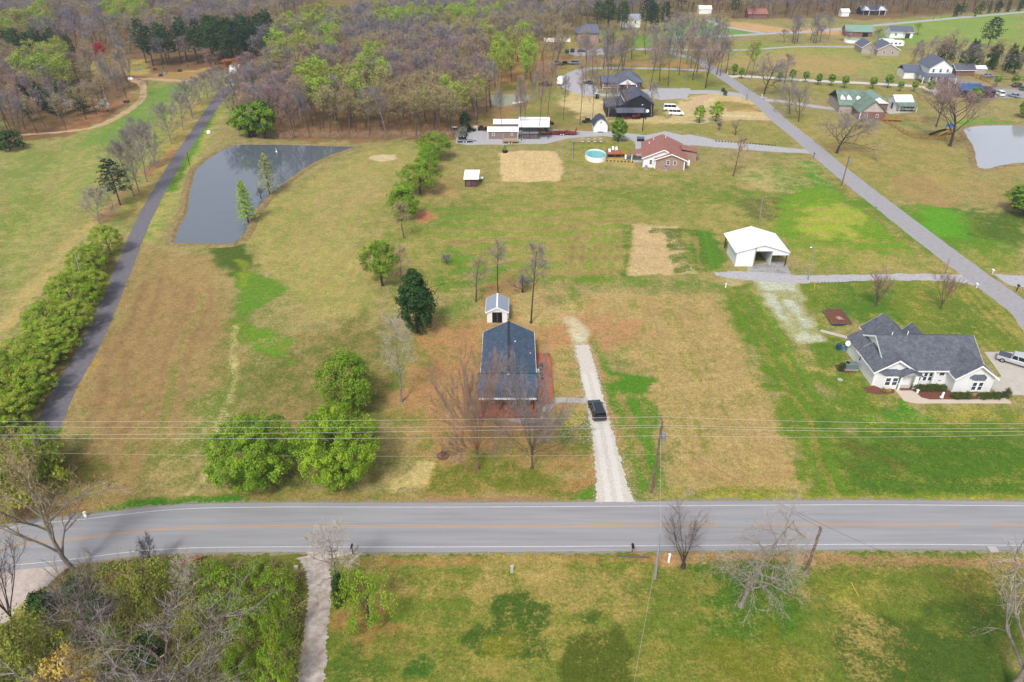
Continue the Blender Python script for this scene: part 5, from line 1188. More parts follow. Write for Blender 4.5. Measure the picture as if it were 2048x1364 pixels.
def twigs(rng, mb, tips, per, L, w, spread=.9, up=.15, fork=2):
    for (p, d) in tips:
        for _ in range(per):
            v = unit((d[0]+rng.gauss(0, spread), d[1]+rng.gauss(0, spread), d[2]+rng.gauss(0, spread)+up))
            l = L*rng.uniform(.5, 1.3); q = (p[0]+v[0]*l, p[1]+v[1]*l, max(p[2]+v[2]*l, .2))
            s = unit((rng.gauss(0, 1), rng.gauss(0, 1), rng.gauss(0, 1))); w2 = w*.5
            n = len(mb.v); mb.v += [(p[0]-s[0]*w2, p[1]-s[1]*w2, p[2]-s[2]*w2), (p[0]+s[0]*w2, p[1]+s[1]*w2, p[2]+s[2]*w2), (q[0], q[1], q[2])]; mb.f.append((n, n+1, n+2)); mb.m.append(0)
            for _f in range(fork):
                t = rng.uniform(.3, .8); b = tuple(p[j]+(q[j]-p[j])*t for j in range(3)); v2 = unit((v[0]+rng.gauss(0, .7), v[1]+rng.gauss(0, .7), v[2]+rng.gauss(0, .7)))
                l2 = l*rng.uniform(.3, .6); e = (b[0]+v2[0]*l2, b[1]+v2[1]*l2, max(.15, b[2]+v2[2]*l2)); n = len(mb.v)
                mb.v += [(b[0]-s[0]*w2*.7, b[1]-s[1]*w2*.7, b[2]-s[2]*w2*.7), (b[0]+s[0]*w2*.7, b[1]+s[1]*w2*.7, b[2]+s[2]*w2*.7), e]; mb.f.append((n, n+1, n+2)); mb.m.append(0)
def leaf(rng, mb, p, s, outd=(0, 0, 1), mi=0):
    nrm = Vector(unit((outd[0]+rng.gauss(0, .55), outd[1]+rng.gauss(0, .55), outd[2]*.7+.35+rng.gauss(0, .55))))
    u = nrm.orthogonal().normalized(); w = nrm.cross(u); a = rng.uniform(0, 6.28); u, w = u*cos(a)+w*sin(a), w*cos(a)-u*sin(a)
    P_ = Vector(p); u = u*s*.5*rng.uniform(.8, 1.2); w = w*s*.34; n = len(mb.v)
    for q in (P_-u, P_+w*.9-nrm*s*.08, P_+u, P_-w*.9-nrm*s*.08): mb.v.append((q.x, q.y, q.z))
    mb.f.append((n, n+1, n+2, n+3)); mb.m.append(mi)
def leaves(rng, mb, tips, per, rad, size, c=None, keep=1.0):
    cx = c or (0, 0, 6)
    for (p, d) in tips:
        if rng.random() > keep: continue
        for _ in range(per):
            o = unit((rng.gauss(0, 1), rng.gauss(0, 1), rng.gauss(0, 1))); rr = rad*rng.random()**.5
            q = (p[0]+o[0]*rr, p[1]+o[1]*rr, max(.1, p[2]+o[2]*rr*.8)); leaf(rng, mb, q, size*rng.uniform(.7, 1.3), o)
def round_shape(t): return .55+.75*sin(pi*min(1, t*.9+.12))
def cone_shape(t): return 1.25-.95*t
def top_shape(t): return .45+.9*t
CF = {
 'round': dict(n=[12, 6, 4], seg=[6, 4, 3, 2], len=[.46, .5, .5], ang=[(45, 80), (25, 55), (25, 60)], up=[.04, .06, .02], wig=[.05, .12, .16], rr=[.42, .5, .5], start=[.16, .3, .3], shape=round_shape, sides=[8, 5, 3, 3], taper=.85, rmin=.012),
 'spread': dict(n=[9, 7, 6], seg=[4, 5, 4, 3], len=[.85, .5, .5], ang=[(35, 75), (25, 60), (25, 60)], up=[.02, .06, .03], wig=[.08, .2, .22], rr=[.55, .5, .5], start=[.22, .25, .2], shape=lambda t: 1.15-.35*t, sides=[9, 6, 4, 3], taper=.75, rmin=.014),
 'tall': dict(n=[14, 5, 4], seg=[7, 4, 3, 2], len=[.27, .5, .5], ang=[(25, 55), (25, 55), (25, 60)], up=[.05, .14, .08], wig=[.05, .12, .16], rr=[.35, .5, .5], start=[.36, .3, .2], shape=round_shape, sides=[7, 4, 3, 3], taper=.8, rmin=.016),
 'vase': dict(n=[16, 6, 5], seg=[3, 6, 4, 3], len=[3.2, .42, .5], ang=[(15, 48), (14, 34), (15, 40)], up=[.0, .04, .04], wig=[.03, .07, .1], rr=[.22, .4, .5], start=[.6, .3, .2], shape=lambda t: 1.0, sides=[9, 5, 3, 3], taper=.8, rmin=.013),
 'multi': dict(n=[9, 6, 4], seg=[2, 5, 4, 2], len=[5.5, .45, .5], ang=[(8, 28), (18, 38), (20, 45)], up=[.0, .03, .04], wig=[.03, .07, .1], rr=[.4, .5, .5], start=[.3, .3, .2], shape=lambda t: 1.0, sides=[7, 4, 3, 3], taper=.85, rmin=.010),
 'sway': dict(n=[18, 7, 5], seg=[7, 6, 4, 3], len=[.50, .5, .5], ang=[(60, 95), (25, 60), (25, 60)], up=[.02, -.06, -.02], wig=[.07, .16, .2], rr=[.3, .5, .5], start=[.14, .25, .2], shape=lambda t: 1.15-.65*t, sides=[9, 5, 3, 3], taper=.85, rmin=.014),
 'thin': dict(n=[14, 5, 4], seg=[8, 4, 3, 2], len=[.2, .5, .5], ang=[(30, 70), (25, 60), (25, 60)], up=[.04, .08, .05], wig=[.05, .14, .18], rr=[.3, .5, .5], start=[.3, .3, .2], shape=round_shape, sides=[7, 4, 3, 3], taper=.85, rmin=.011),
 'cone': dict(n=[34, 5], seg=[8, 4, 2], len=[.3, .34], ang=[(65, 88), (30, 55)], up=[.06, .03], wig=[.02, .08], rr=[.22, .5], start=[.1, .2], shape=cone_shape, sides=[7, 3, 3], taper=.95, rmin=.011),
}
for c_ in CF.values(): c_.setdefault('up', [0]*4); c_['up'] = c_['up']+[.03]*3; c_['wig'] = c_['wig']+[.18]*3; c_['sides'] = c_['sides']+[3]*2; c_['start'] = c_['start']+[.2]*2
PROTO = {}
def proto(key, form, H, seed, trunk_mat, twig=None, leafs=None, lean=(0, 0), scale=None, r0=None, edit=None):
    """bare/leafy tree prototype of height H: meshes for trunk and crown"""
    rng = random.Random(seed); cfg = dict(CF[form]); cfg['_o'] = rng.random()*3
    if edit: cfg.update(edit)
    mb = MB(); tips = []
    L0 = {'vase': H*.25, 'multi': H*.12, 'spread': H*.58}.get(form, H*.92)
    r0 = r0 or H*.018
    # flare at the foot
    mb.tube((0, 0, -.1), (lean[0]*.05, lean[1]*.05, .35), r0*1.7, r0*1.1, 8, False)
    grow(rng, mb, tips, (0, 0, .2), unit((lean[0], lean[1], 1)), L0, r0, 0, cfg)
    cm = MB()
    if twig: twigs(rng, cm, tips, **twig['a']); 
    top = max(t[0][2] for t in tips)
    kz = H/top if twig is None or not twig.get('keep') else 1
    parts = [('trunk', mb.mesh(key+'_trunk', trunk_mat, True))]
    if twig: parts.append(('twigs', cm.mesh(key+'_twigs', twig['m'])))
    if leafs:
        lm = MB(); leaves(rng, lm, tips, **leafs['a'])
        lf = lm.mesh(key+'_crown', leafs['m'] if isinstance(leafs['m'], list) else [leafs['m']])
        if isinstance(leafs['m'], list):
            mi = [int(rng.random()**1.3*len(leafs['m'])) for _ in range(len(lm.f))]; lf.polygons.foreach_set('material_index', mi)
        parts.append(('crown', lf))
    wmax = sorted(max(abs(t[0][0]), abs(t[0][1])) for t in tips)[int(len(tips)*.95)]*2
    PROTO[key] = (parts, top+.4, wmax+.8); return key
def place(key, X, Y, H=None, width=None, rz=None, label='', cat='tree', group=None, name='tree', rng=random.Random(99), tilt=(0, 0)):
    parts, h0, w0 = PROTO[key]
    sz = (H/h0) if H else 1; sx = (width/w0) if width else sz
    o = thing(name, label, cat, (X, Y, 0), rng.uniform(0, 6.28) if rz is None else rz, group)
    o.scale = (sx, sx, sz); o.rotation_euler[0] = tilt[0]; o.rotation_euler[1] = tilt[1]
    for nm, me in parts:
        p_ = link(nm, me, o)
        if nm == 'twigs': p_['kind'] = 'stuff'
    return o
def tree_px(key, bx, by, ty, wpx, label, **kw):
    X, Y = W(bx, by); return place(key, X, Y, height_at(bx, by, ty)*1.0, wpx/ppm(bx, by), label=label, **kw)

def clump_tree(key, H, Wd, seed, mats, trunk_mat=None, nclump=150, per=60, size=.36, form='egg', base=.12, clump=None, trunkr=None, open_=0.0):
    """dense leafed tree: limbs inside, clumps of leaves spread through the crown, gaps between them"""
    rng = random.Random(seed); mb = MB(); r0 = trunkr or .02*H+.05; tips = []
    cfg = dict(CF['round']); cfg['_o'] = rng.random()*3; cfg['n'] = [10, 5, 3]
    mb.tube((0, 0, -.1), (0, 0, .3), r0*1.6, r0*1.05, 8, False)
    grow(rng, mb, tips, (0, 0, .2), (0, 0, 1), H*.78, r0, 0, cfg)
    lm = MB(); R_ = Wd/2; zc = H*(base+(1-base)*.5); hz = H*(1-base)/2; cr = clump or R_*.2
    lobes = []
    for i in range(9):
        a = rng.uniform(0, 6.28); lobes.append((cos(a), sin(a), rng.uniform(-.5, .9), rng.uniform(.75, 1.12)))
    for i in range(nclump):
        v = unit((rng.gauss(0, 1), rng.gauss(0, 1), rng.gauss(0, 1)*.9+.2))
        rr = (.28+.72*rng.random()**.45)
        k = 1.0
        for (lx, ly, lz, ls) in lobes:
            dt = v[0]*lx+v[1]*ly+v[2]*lz
            if dt > .75: k = k*.5+ls*.5
        if form == 'egg': prof = 1-.22*max(0, v[2])**2
        elif form == 'cone': prof = (1-.75*max(0, v[2])**1.2) if v[2] > 0 else 1.0
        elif form == 'flat': prof = 1.0
        else: prof = 1.0
        c = (v[0]*R_*rr*k*prof, v[1]*R_*rr*k*prof, zc+v[2]*hz*rr*(.85+.15*k))
        if rng.random() < open_*(1-rr): continue
        q = cr*rng.uniform(.65, 1.25); m_ = per if rr > .55 else per//2; mi = 0 if len(mats) == 1 else (0 if rng.random() < .55 else rng.randrange(len(mats)))
        for _ in range(m_):
            o = unit((rng.gauss(0, 1), rng.gauss(0, 1), rng.gauss(0, 1))); r2 = q*rng.random()**.4
            leaf(rng, lm, (c[0]+o[0]*r2, c[1]+o[1]*r2, max(.08, c[2]+o[2]*r2*.75)), size*rng.uniform(.7, 1.35), (o[0]*.6+v[0]*.6, o[1]*.6+v[1]*.6, o[2]*.6+v[2]*.6), mi)
    PROTO[key] = ([('trunk', mb.mesh(key+'_trunk', trunk_mat or M_barkd, True)), ('crown', lm.mesh(key+'_crown', mats))], H, Wd); return key
def pine_tree(key, H, Wd, seed, m, nb=90, per=26, size=.55, start=.35, shape='pine', twigc=None):
    rng = random.Random(seed); mb = MB(); lm = MB(); mb.tube((0, 0, -.1), (0, 0, H*.97), H*.017, .03, 7, False)
    for i in range(nb):
        t = start+(1-start)*(i+rng.random())/nb; z = H*t
        L = Wd/2*((1-(t-start)/(1-start))**.75*.95+.08 if shape == 'cone' else (.35+.65*sin(pi*min(1, (t-start)/(1-start)*.8+.22))))*rng.uniform(.6, 1.1)
        a = i*2.4+rng.uniform(-.4, .4); dz = L*(.1 if shape == 'pine' else .25)*rng.uniform(-.5, 1)
        e = (cos(a)*L, sin(a)*L, z+dz); mb.tube((0, 0, z), e, max(.012, H*.004*(1-t)+.01), .01, 3, False)
        for _ in range(per):
            f = rng.random()**.6 if shape == 'cone' else rng.uniform(.45, 1.05); o = unit((rng.gauss(0, 1), rng.gauss(0, 1), rng.gauss(0, 1)))
            rr = (.16 if shape == 'cone' else .26)*L*rng.random()+.1
            leaf(rng, lm, (e[0]*f+o[0]*rr, e[1]*f+o[1]*rr, z+dz*f+o[2]*rr*.7), size*rng.uniform(.6, 1.3), (o[0], o[1], .6))
    PROTO[key] = ([('trunk', mb.mesh(key+'_trunk', M_barkd, True)), ('crown', lm.mesh(key+'_crown', m))], H, Wd); return key

# ---------------------------------------------------------------- prototypes for single trees
clump_tree('lg0', 10, 13, 1, [L_green, L_greenb], nclump=430, per=80, size=.25, base=.03, clump=.72, open_=.3)
clump_tree('lg1', 10, 13, 2, [L_greenb, L_green], nclump=430, per=80, size=.25, base=.03, clump=.72, open_=.3)
clump_tree('lg2', 10, 10, 3, [L_green, L_olive], nclump=290, per=80, size=.25, base=.08, clump=.9)
clump_tree('mag', 12, 7.3, 4, [L_dark], nclump=230, per=60, size=.36, base=.02, clump=.75, form='cone')
clump_tree('ys0', 8, 7, 5, [L_green, L_olive], nclump=130, per=90, size=.24, base=.22, clump=.72, open_=.7)
clump_tree('ys1', 8, 8, 6, [L_green, L_olive], nclump=130, per=90, size=.26, base=.16, clump=.8, open_=.5)
clump_tree('ys2', 7, 6, 7, [L_green], nclump=90, per=90, size=.26, base=.06, clump=.8)
clump_tree('row0', 8, 9, 8, [L_yell, L_greenb, L_green], nclump=170, per=90, size=.21, base=.1, clump=.62, open_=.6)
clump_tree('row1', 8, 9, 9, [L_greenb, L_yell, L_olive], nclump=170, per=90, size=.21, base=.1, clump=.62, open_=.6)
clump_tree('egg0', 9, 6.5, 10, [L_green, L_dark], nclump=150, per=70, size=.34, base=.12, clump=.75)
clump_tree('small0', 2.6, 7, 11, [L_greenb, L_green], nclump=64, per=56, size=.17, base=.1, clump=.6, open_=1.0, trunkr=.12)
clump_tree('pear', 6, 4, 12, [L_green, L_dark], nclump=60, per=46, size=.4, base=.3, clump=.6)
clump_tree('young', 6, 3.6, 13, [L_greenb, L_green], nclump=46, per=34, size=.36, base=.12, clump=.55, form='cone', open_=.6)
clump_tree('bushg', 2.2, 4.5, 14, [L_greenb, L_green, L_olive], nclump=70, per=50, size=.15, base=.0, clump=.5, open_=.8, trunkr=.06)
clump_tree('busho', 2.4, 4.5, 15, [L_olive, L_yell, L_olive], nclump=70, per=50, size=.15, base=.0, clump=.55, open_=.3, trunkr=.06)
clump_tree('bushd', 2.0, 2.6, 16, [L_cedar, L_dark], nclump=40, per=40, size=.22, base=.0, clump=.42, trunkr=.05)
clump_tree('bushy', 2.6, 4, 17, [L_gold], nclump=60, per=44, size=.15, base=.0, clump=.5, open_=.3, trunkr=.06)
clump_tree('boxwood', 1.1, 1.5, 18, [mat('hedge', (96,110,44), .8, var=.3, scale=2, rgb2=(66,82,34))], nclump=40, per=40, size=.12, base=.0, clump=.28, trunkr=.03)
proto('vase0', 'vase', 17, 21, M_barkb, twig=dict(m=T_brown, a=dict(per=9, L=1.6, w=.06, spread=.45, up=.15)), r0=.34, edit=dict(n=[30, 7, 5], ang=[(12, 78), (14, 34), (15, 40)]))
proto('vase1', 'vase', 17, 22, M_bark, twig=dict(m=T_grey, a=dict(per=8, L=1.6, w=.055, spread=.5, up=.15)), r0=.34, edit=dict(n=[28, 7, 5], start=[.45, .3, .2, .2, .2], ang=[(12, 70), (14, 34), (15, 40)]))
proto('sway0', 'sway', 15, 23, M_barkg, twig=dict(m=T_light, a=dict(per=2, L=1.2, w=.035, spread=.5, up=0)), r0=.33, edit=dict(n=[34, 8, 5]))
proto('big0', 'spread', 16, 24, M_barkg, twig=dict(m=T_light, a=dict(per=3, L=1.2, w=.035, spread=.6, up=.05)), r0=.27, edit=dict(n=[12, 9, 6]))
proto('big1', 'spread', 12, 41, M_bark, twig=dict(m=T_grey, a=dict(per=3, L=1.2, w=.03, spread=.6, up=.05)), r0=.2, edit=dict(n=[12, 8, 5]))
proto('oak0', 'round', 14, 25, M_barkd, twig=dict(m=T_grey, a=dict(per=8, L=1.7, w=.08, spread=.75, up=.12)), r0=.36, edit=dict(n=[14, 8, 6], start=[.18, .25, .2, .2, .2], len=[.6, .55, .5], ang=[(35, 75), (25, 55), (25, 60)], wig=[.06, .16, .2, .2]))
proto('oak1', 'round', 18, 26, M_barkd, twig=dict(m=T_pink, a=dict(per=8, L=1.8, w=.09, spread=.65, up=.2)), r0=.4, edit=dict(n=[14, 8, 6], start=[.2, .25, .2, .2, .2], len=[.62, .5, .5], ang=[(22, 50), (22, 50), (25, 55)]))
proto('yard0', 'thin', 10, 27, M_bark, twig=dict(m=T_tan, a=dict(per=5, L=.9, w=.045, spread=.6, up=.1)), r0=.15)
proto('yard1', 'thin', 12, 28, M_barkd, twig=dict(m=T_grey, a=dict(per=5, L=.9, w=.045, spread=.6, up=.1)), r0=.17, edit=dict(start=[.5, .3, .2, .2, .2]))
proto('yard2', 'thin', 12, 29, M_barkg, twig=dict(m=T_light, a=dict(per=5, L=.9, w=.045, spread=.7, up=.1)), r0=.2, edit=dict(n=[16, 5, 3], len=[.3, .5, .5]))
proto('multi0', 'multi', 7, 30, M_bark, twig=dict(m=T_brown, a=dict(per=5, L=.8, w=.035, spread=.4, up=.2)), leafs=dict(m=L_orange, a=dict(per=2, rad=.35, size=.14, keep=.7)), r0=.14)
proto('multi1', 'multi', 7, 31, M_bark, twig=dict(m=T_brown, a=dict(per=5, L=.8, w=.035, spread=.4, up=.2)), r0=.14)
proto('multi2', 'multi', 6, 32, M_barkd, twig=dict(m=T_grey, a=dict(per=5, L=.8, w=.035, spread=.5, up=.1)), r0=.14, edit=dict(n=[7, 5, 3]))
proto('bloom', 'spread', 17, 33, M_barkg, twig=dict(m=T_tan, a=dict(per=6, L=1.3, w=.04, spread=.6, up=.1)), leafs=dict(m=[L_olive, L_gold], a=dict(per=11, rad=.9, size=.15, keep=.8)), r0=.3, edit=dict(ang=[(15, 55), (20, 45), (25, 50)]))
pine_tree('cyp0', 11, 5.4, 34, L_lime, nb=120, per=46, size=.25, start=.1, shape='cone')
pine_tree('cyp1', 11, 5.8, 35, L_limey, nb=120, per=26, size=.25, start=.1, shape='cone')
pine_tree('pine0', 13, 8, 36, L_pine, nb=70, per=40, size=.4, start=.3)
proto('rowb', 'round', 11, 40, M_barkg, twig=dict(m=T_grey, a=dict(per=6, L=1.1, w=.06, spread=.6, up=.25)), r0=.16, edit=dict(n=[16, 6, 4], start=[.14, .3, .2, .2, .2], ang=[(20, 50), (20, 50), (25, 60)]))
proto('crab', 'spread', 5, 37, M_barkd, twig=dict(m=T_grey, a=dict(per=2, L=.5, w=.03, spread=.7)), leafs=dict(m=L_limey, a=dict(per=2, rad=.3, size=.14, keep=.7)), r0=.14)
proto('purp', 'spread', 3, 38, M_barkd, twig=dict(m=T_pink, a=dict(per=4, L=.4, w=.03, spread=.7)), leafs=dict(m=mat('leaf_purple', (120,76,84), .8), a=dict(per=3, rad=.25, size=.14)), r0=.08)
proto('shrub', 'spread', 2.5, 39, M_barkd, twig=dict(m=T_blue, a=dict(per=3, L=.4, w=.03, spread=.7)), r0=.08)
# ---------------------------------------------------------------- prototypes for the woods
WB = []   # bare
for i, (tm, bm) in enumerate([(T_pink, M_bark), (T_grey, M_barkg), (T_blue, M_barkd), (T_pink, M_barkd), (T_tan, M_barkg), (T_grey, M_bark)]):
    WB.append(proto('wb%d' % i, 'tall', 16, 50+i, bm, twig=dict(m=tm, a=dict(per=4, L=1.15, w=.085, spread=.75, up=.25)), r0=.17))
WG = []   # fresh leaf
for i, lm_ in enumerate([[L_lime, L_yell], [L_yell, L_olive], [L_olive, L_limey], [L_lime, L_greenb]]):
    WG.append(proto('wg%d' % i, 'tall', 17, 60+i, M_bark, twig=dict(m=T_tan, a=dict(per=1, L=.9, w=.06, spread=.7, up=.2)), leafs=dict(m=lm_, a=dict(per=7, rad=1.0, size=.42, keep=.9)), r0=.17))
WH = []   # just budding
for i, lm_ in enumerate([[L_limey, L_olive], [L_olive, L_yell]]):
    WH.append(proto('wh%d' % i, 'tall', 17, 66+i, M_bark, twig=dict(m=T_tan, a=dict(per=3, L=1.1, w=.07, spread=.75, up=.2)), leafs=dict(m=lm_, a=dict(per=2, rad=.8, size=.32, keep=.8)), r0=.17))
WP = [pine_tree('wp%d' % i, 17, 9, 70+i, [L_pine, L_cedar][i], nb=60, per=34, size=.6, start=.32) for i in range(2)]
WC = [pine_tree('wc0', 8, 4.4, 75, [L_cedar], nb=60, per=30, size=.4, start=.05, shape='cone'), clump_tree('wc1', 8, 6, 76, [L_cedar, L_olive], nclump=70, per=40, size=.42, base=.04, clump=.8, open_=.4), clump_tree('wc2', 7, 6, 77, [L_pine, L_cedar], nclump=70, per=40, size=.42, base=.02, clump=.8, open_=.4)]
proto('wr', 'tall', 12, 80, M_bark, twig=dict(m=T_brown, a=dict(per=2, L=.9, w=.06, spread=.7)), leafs=dict(m=L_red, a=dict(per=14, rad=1.0, size=.42)), r0=.15, edit=dict(start=[.15, .3, .2, .2, .2]))
proto('wo', 'tall', 10, 81, M_bark, twig=dict(m=T_brown, a=dict(per=2, L=.9, w=.06, spread=.7)), leafs=dict(m=L_orange, a=dict(per=12, rad=1.0, size=.4)), r0=.15, edit=dict(start=[.12, .3, .2, .2, .2]))
proto('wk', 'tall', 12, 82, M_bark, twig=dict(m=T_pink, a=dict(per=4, L=.9, w=.06, spread=.7)), leafs=dict(m=mat('leaf_rust', (196,132,112), .8, rgb2=(168,112,98)), a=dict(per=2, rad=.8, size=.3)), r0=.15, edit=dict(start=[.15, .3, .2, .2, .2]))
proto('ww', 'spread', 7, 83, M_bark, twig=dict(m=T_brown, a=dict(per=2, L=.6, w=.05, spread=.7)), leafs=dict(m=L_white, a=dict(per=8, rad=.5, size=.4)), r0=.12)

# ---------------------------------------------------------------- single trees, one by one
G_ = None
tree_px('lg0', 517, 962, 845, 182, 'large round bright green tree at the roadside, leftmost of the pair by the road', name='round_tree')
tree_px('lg1', 686, 955, 820, 168, 'large round bright green tree at the roadside, nearer to the blue roofed house', name='round_tree')
tree_px('lg2', 700, 822, 706, 120, 'round mid green tree standing behind the roadside pair', name='round_tree')
tree_px('mag', 835, 665, 538, 84, 'dark glossy evergreen tree left of the white shed', name='evergreen_tree')
tree_px('ys0', 765, 571, 480, 78, 'leafy green tree with a bare forked trunk on the open slope', name='leafy_tree')
tree_px('ys2', 808, 440, 364, 60, 'small green tree, lowest of the line of four beside the meadow', name='leafy_tree')
tree_px('ys1', 840, 388, 321, 82, 'wide green tree beside the meadow, left of the brick hut', name='leafy_tree')
tree_px('ys2', 857, 345, 293, 46, 'compact darker green tree squeezed between two wide ones by the meadow', name='leafy_tree')
tree_px('ys1', 871, 320, 264, 72, 'wide green tree at the top of the line by the meadow, below the trucks', name='leafy_tree')
tree_px('egg0', 1236, 283, 236, 34, 'dense egg shaped green tree beside the gravel drive and pool', name='leafy_tree')
tree_px('small0', 738, 1242, 1160, 132, 'low spreading bright green tree on the lawn beside the concrete drive', name='leafy_tree')
tree_px('young', 1398, 246, 208, 26, 'young green tree on the sandy yard, left of the pair', name='young_tree')
tree_px('young', 1431, 243, 201, 30, 'young green tree on the sandy yard, right of the pair', name='young_tree')
tree_px('purp', 1438, 260, 241, 20, 'little purple leaved shrub beside the young trees', name='shrub', cat='shrub')
tree_px('crab', 1470, 270, 234, 32, 'small grey green crab apple tree below the sandy track', name='fruit_tree')
tree_px('vase0', 955, 940, 702, 185, 'pollarded bare maple with brown twigs, left of two before the blue roofed house', name='bare_tree')
tree_px('vase1', 1064, 937, 700, 165, 'pollarded bare maple with dark trunk, right of two before the blue roofed house', name='bare_tree')
tree_px('yard2', 803, 805, 632, 78, 'tall ragged bare tree with dead grey limbs left of the blue roofed house', name='bare_tree')
tree_px('yard0', 888, 540, 515, 50, 'bare tree', name='bare_tree') if False else None
tree_px('yard0', 952, 603, 510, 60, 'slender bare tree left of the white shed', name='bare_tree')
tree_px('yard1', 996, 592, 478, 48, 'tall slender bare tree rising straight behind the white shed', name='bare_tree')
tree_px('yard1', 1062, 646, 484, 62, 'tall thin bare tree right of the white shed', name='bare_tree')
tree_px('yard0', 801, 580, 492, 50, 'faint bare tree just behind the dark evergreen', name='bare_tree')
tree_px('yard0', 808, 476, 400, 44, 'bare sapling below the line of four green trees', name='bare_tree')
tree_px('shrub', 1045, 585, 545, 55, 'dim olive shrub thicket right of the white shed', name='shrub', cat='shrub')
tree_px('shrub', 893, 528, 505, 30, 'small twisted bare shrub on the green strip', name='shrub', cat='shrub')
tree_px('multi1', 1751, 612, 528, 56, 'bare vase shaped ornamental tree, left of two behind the grey roofed house', name='ornamental_tree')
tree_px('multi0', 1881, 618, 522, 62, 'vase shaped ornamental tree with orange buds beside the side road', name='ornamental_tree')
tree_px('yard0', 1466, 352, 270, 46, 'single bare tree on the lawn right of the red roofed house', name='bare_tree')
tree_px('oak0', 1673, 306, 218, 122, 'broad bare oak on the verge beyond the side road', name='bare_tree')
tree_px('oak1', 1900, 292, 148, 150, 'very large bare tree at the pond edge behind the play set', name='bare_tree')
tree_px('oak1', 1872, 254, 132, 70, 'tall bare tree on the lawn left of the play set tree', name='bare_tree')
tree_px('oak0', 1578, 228, 158, 48, 'bare tree at the fork of the lane, left of two', name='bare_tree')
tree_px('oak0', 1597, 243, 165, 50, 'bare tree near the lane fork, right of two', name='bare_tree')
tree_px('oak0', 1528, 188, 106, 88, 'wide bare tree beside the junction with the white lane', name='bare_tree')
tree_px('oak1', 1411, 176, 68, 62, 'tall pinkish bare tree on the left of the side road', name='bare_tree')
tree_px('sway0', 1482, 1212, 1008, 190, 'bare grey tree with drooping lower boughs on the front lawn', name='bare_tree')
tree_px('multi2', 1366, 1135, 1008, 112, 'small bare dark tree with forked stems beside the road', name='bare_tree')
tree_px('big0', 2020, 1385, 1105, 420, 'big twisted pale grey tree in the right bottom corner', name='bare_tree', rz=1.2)
tree_px('bloom', 152, 1146, 905, 230, 'tall leaning tree with yellow buds at the left road bend', name='bare_tree', rz=.5, tilt=(0, -.06))
tree_px('big1', 345, 1400, 1215, 400, 'large grey bare tree rising out of the thicket at the bottom edge', name='bare_tree', rz=3.0)
tree_px('yard2', 683, 1200, 1052, 118, 'bare tree with an ivy clad foot beside the concrete drive', name='bare_tree')
tree_px('shrub', 308, 1135, 1062, 46, 'small twisted vine covered tree on the verge', name='bare_tree')
tree_px('multi2', 30, 1250, 1075, 130, 'bare dark tree overhanging the gravel shoulder in the left corner', name='bare_tree')
tree_px('big1', 190, 1300, 1120, 150, 'slanting pale bare tree inside the thicket', name='bare_tree')
tree_px('yard2', 395, 1215, 1115, 70, 'dead grey forked snag in the thicket below the logs', name='bare_tree')
tree_px('cyp0', 497, 445, 359, 48, 'bright green conical cypress at the pond edge', name='cypress')
tree_px('cyp1', 540, 388, 306, 52, 'pale budding conical cypress at the pond edge', name='cypress')
tree_px('shrub', 522, 396, 372, 30, 'dark bare brush at the foot of the pale cypress', name='shrub', cat='shrub')
tree_px('pine0', 241, 410, 319, 66, 'dark spreading pine beside the dark drive', name='pine_tree')
for i_, (bx, by, ty, w_) in enumerate([(200,449,382,54),(268,394,285,46),(279,386,262,44),(294,364,255,50),(313,336,245,44),(267,274,240,20),(343,288,212,42),(367,260,190,38),(386,237,168,44),(404,211,150,44),(416,199,142,44),(426,183,134,38),(432,170,130,30)]):
    tree_px('rowb', bx, by, ty-6 if by > 230 else ty+2, w_*(1.35 if by > 230 else .95), 'bare grey tree along the left of the dark drive, '+['nearest','second','third','fourth','fifth','leaning sixth','seventh','eighth','ninth','tenth','eleventh','twelfth','farthest'][i_]+' of the row', name='bare_tree', group='bare trees lining the dark drive')
ORD = ['first','second','third','fourth','fifth','sixth','seventh','eighth','ninth','tenth','eleventh','twelfth','thirteenth','fourteenth','fifteenth']
LR = [(232,478,70),(196,520,84),(206,560,76),(160,585,96),(178,628,84),(118,640,110),(130,690,100),(70,705,120),(85,762,112),(28,775,120),(40,835,120),(-15,820,120),(-10,890,120),(110,905,100),(20,740,100)]
for i, (cx_, cy_, w_) in enumerate(LR):
    X, Y = W(cx_, cy_+30); w_m = w_/ppm(cx_, cy_+30)
    place('row%d' % (i % 2), X-1.2, Y, 6.6*rj.uniform(.8, 1.1), w_m*.95, label=ORD[i]+' fresh green tree of the dense row along the dark drive', group='green trees in a dense row by the dark drive', name='row_tree')
for i, (cx_, cy_, w_) in enumerate(LR):
    X, Y = W(cx_-34+(i % 3)*12, cy_+52); w_m = w_/ppm(cx_, cy_+30)
    place('row%d' % ((i+1) % 2), X-1, Y, 4.9*rj.uniform(.8, 1.15), w_m*.8, label='smaller fresh green tree filling the gaps of the row along the dark drive', group='smaller green trees filling the row by the dark drive', name='row_tree')
tree_px('ys1', 70, 965, 890, 110, 'fresh green tree covering the mouth of the dark drive', name='leafy_tree')
tree_px('busho', 60, 1010, 905, 170, 'olive green budding tree mass left of the leaning tree', name='leafy_tree')
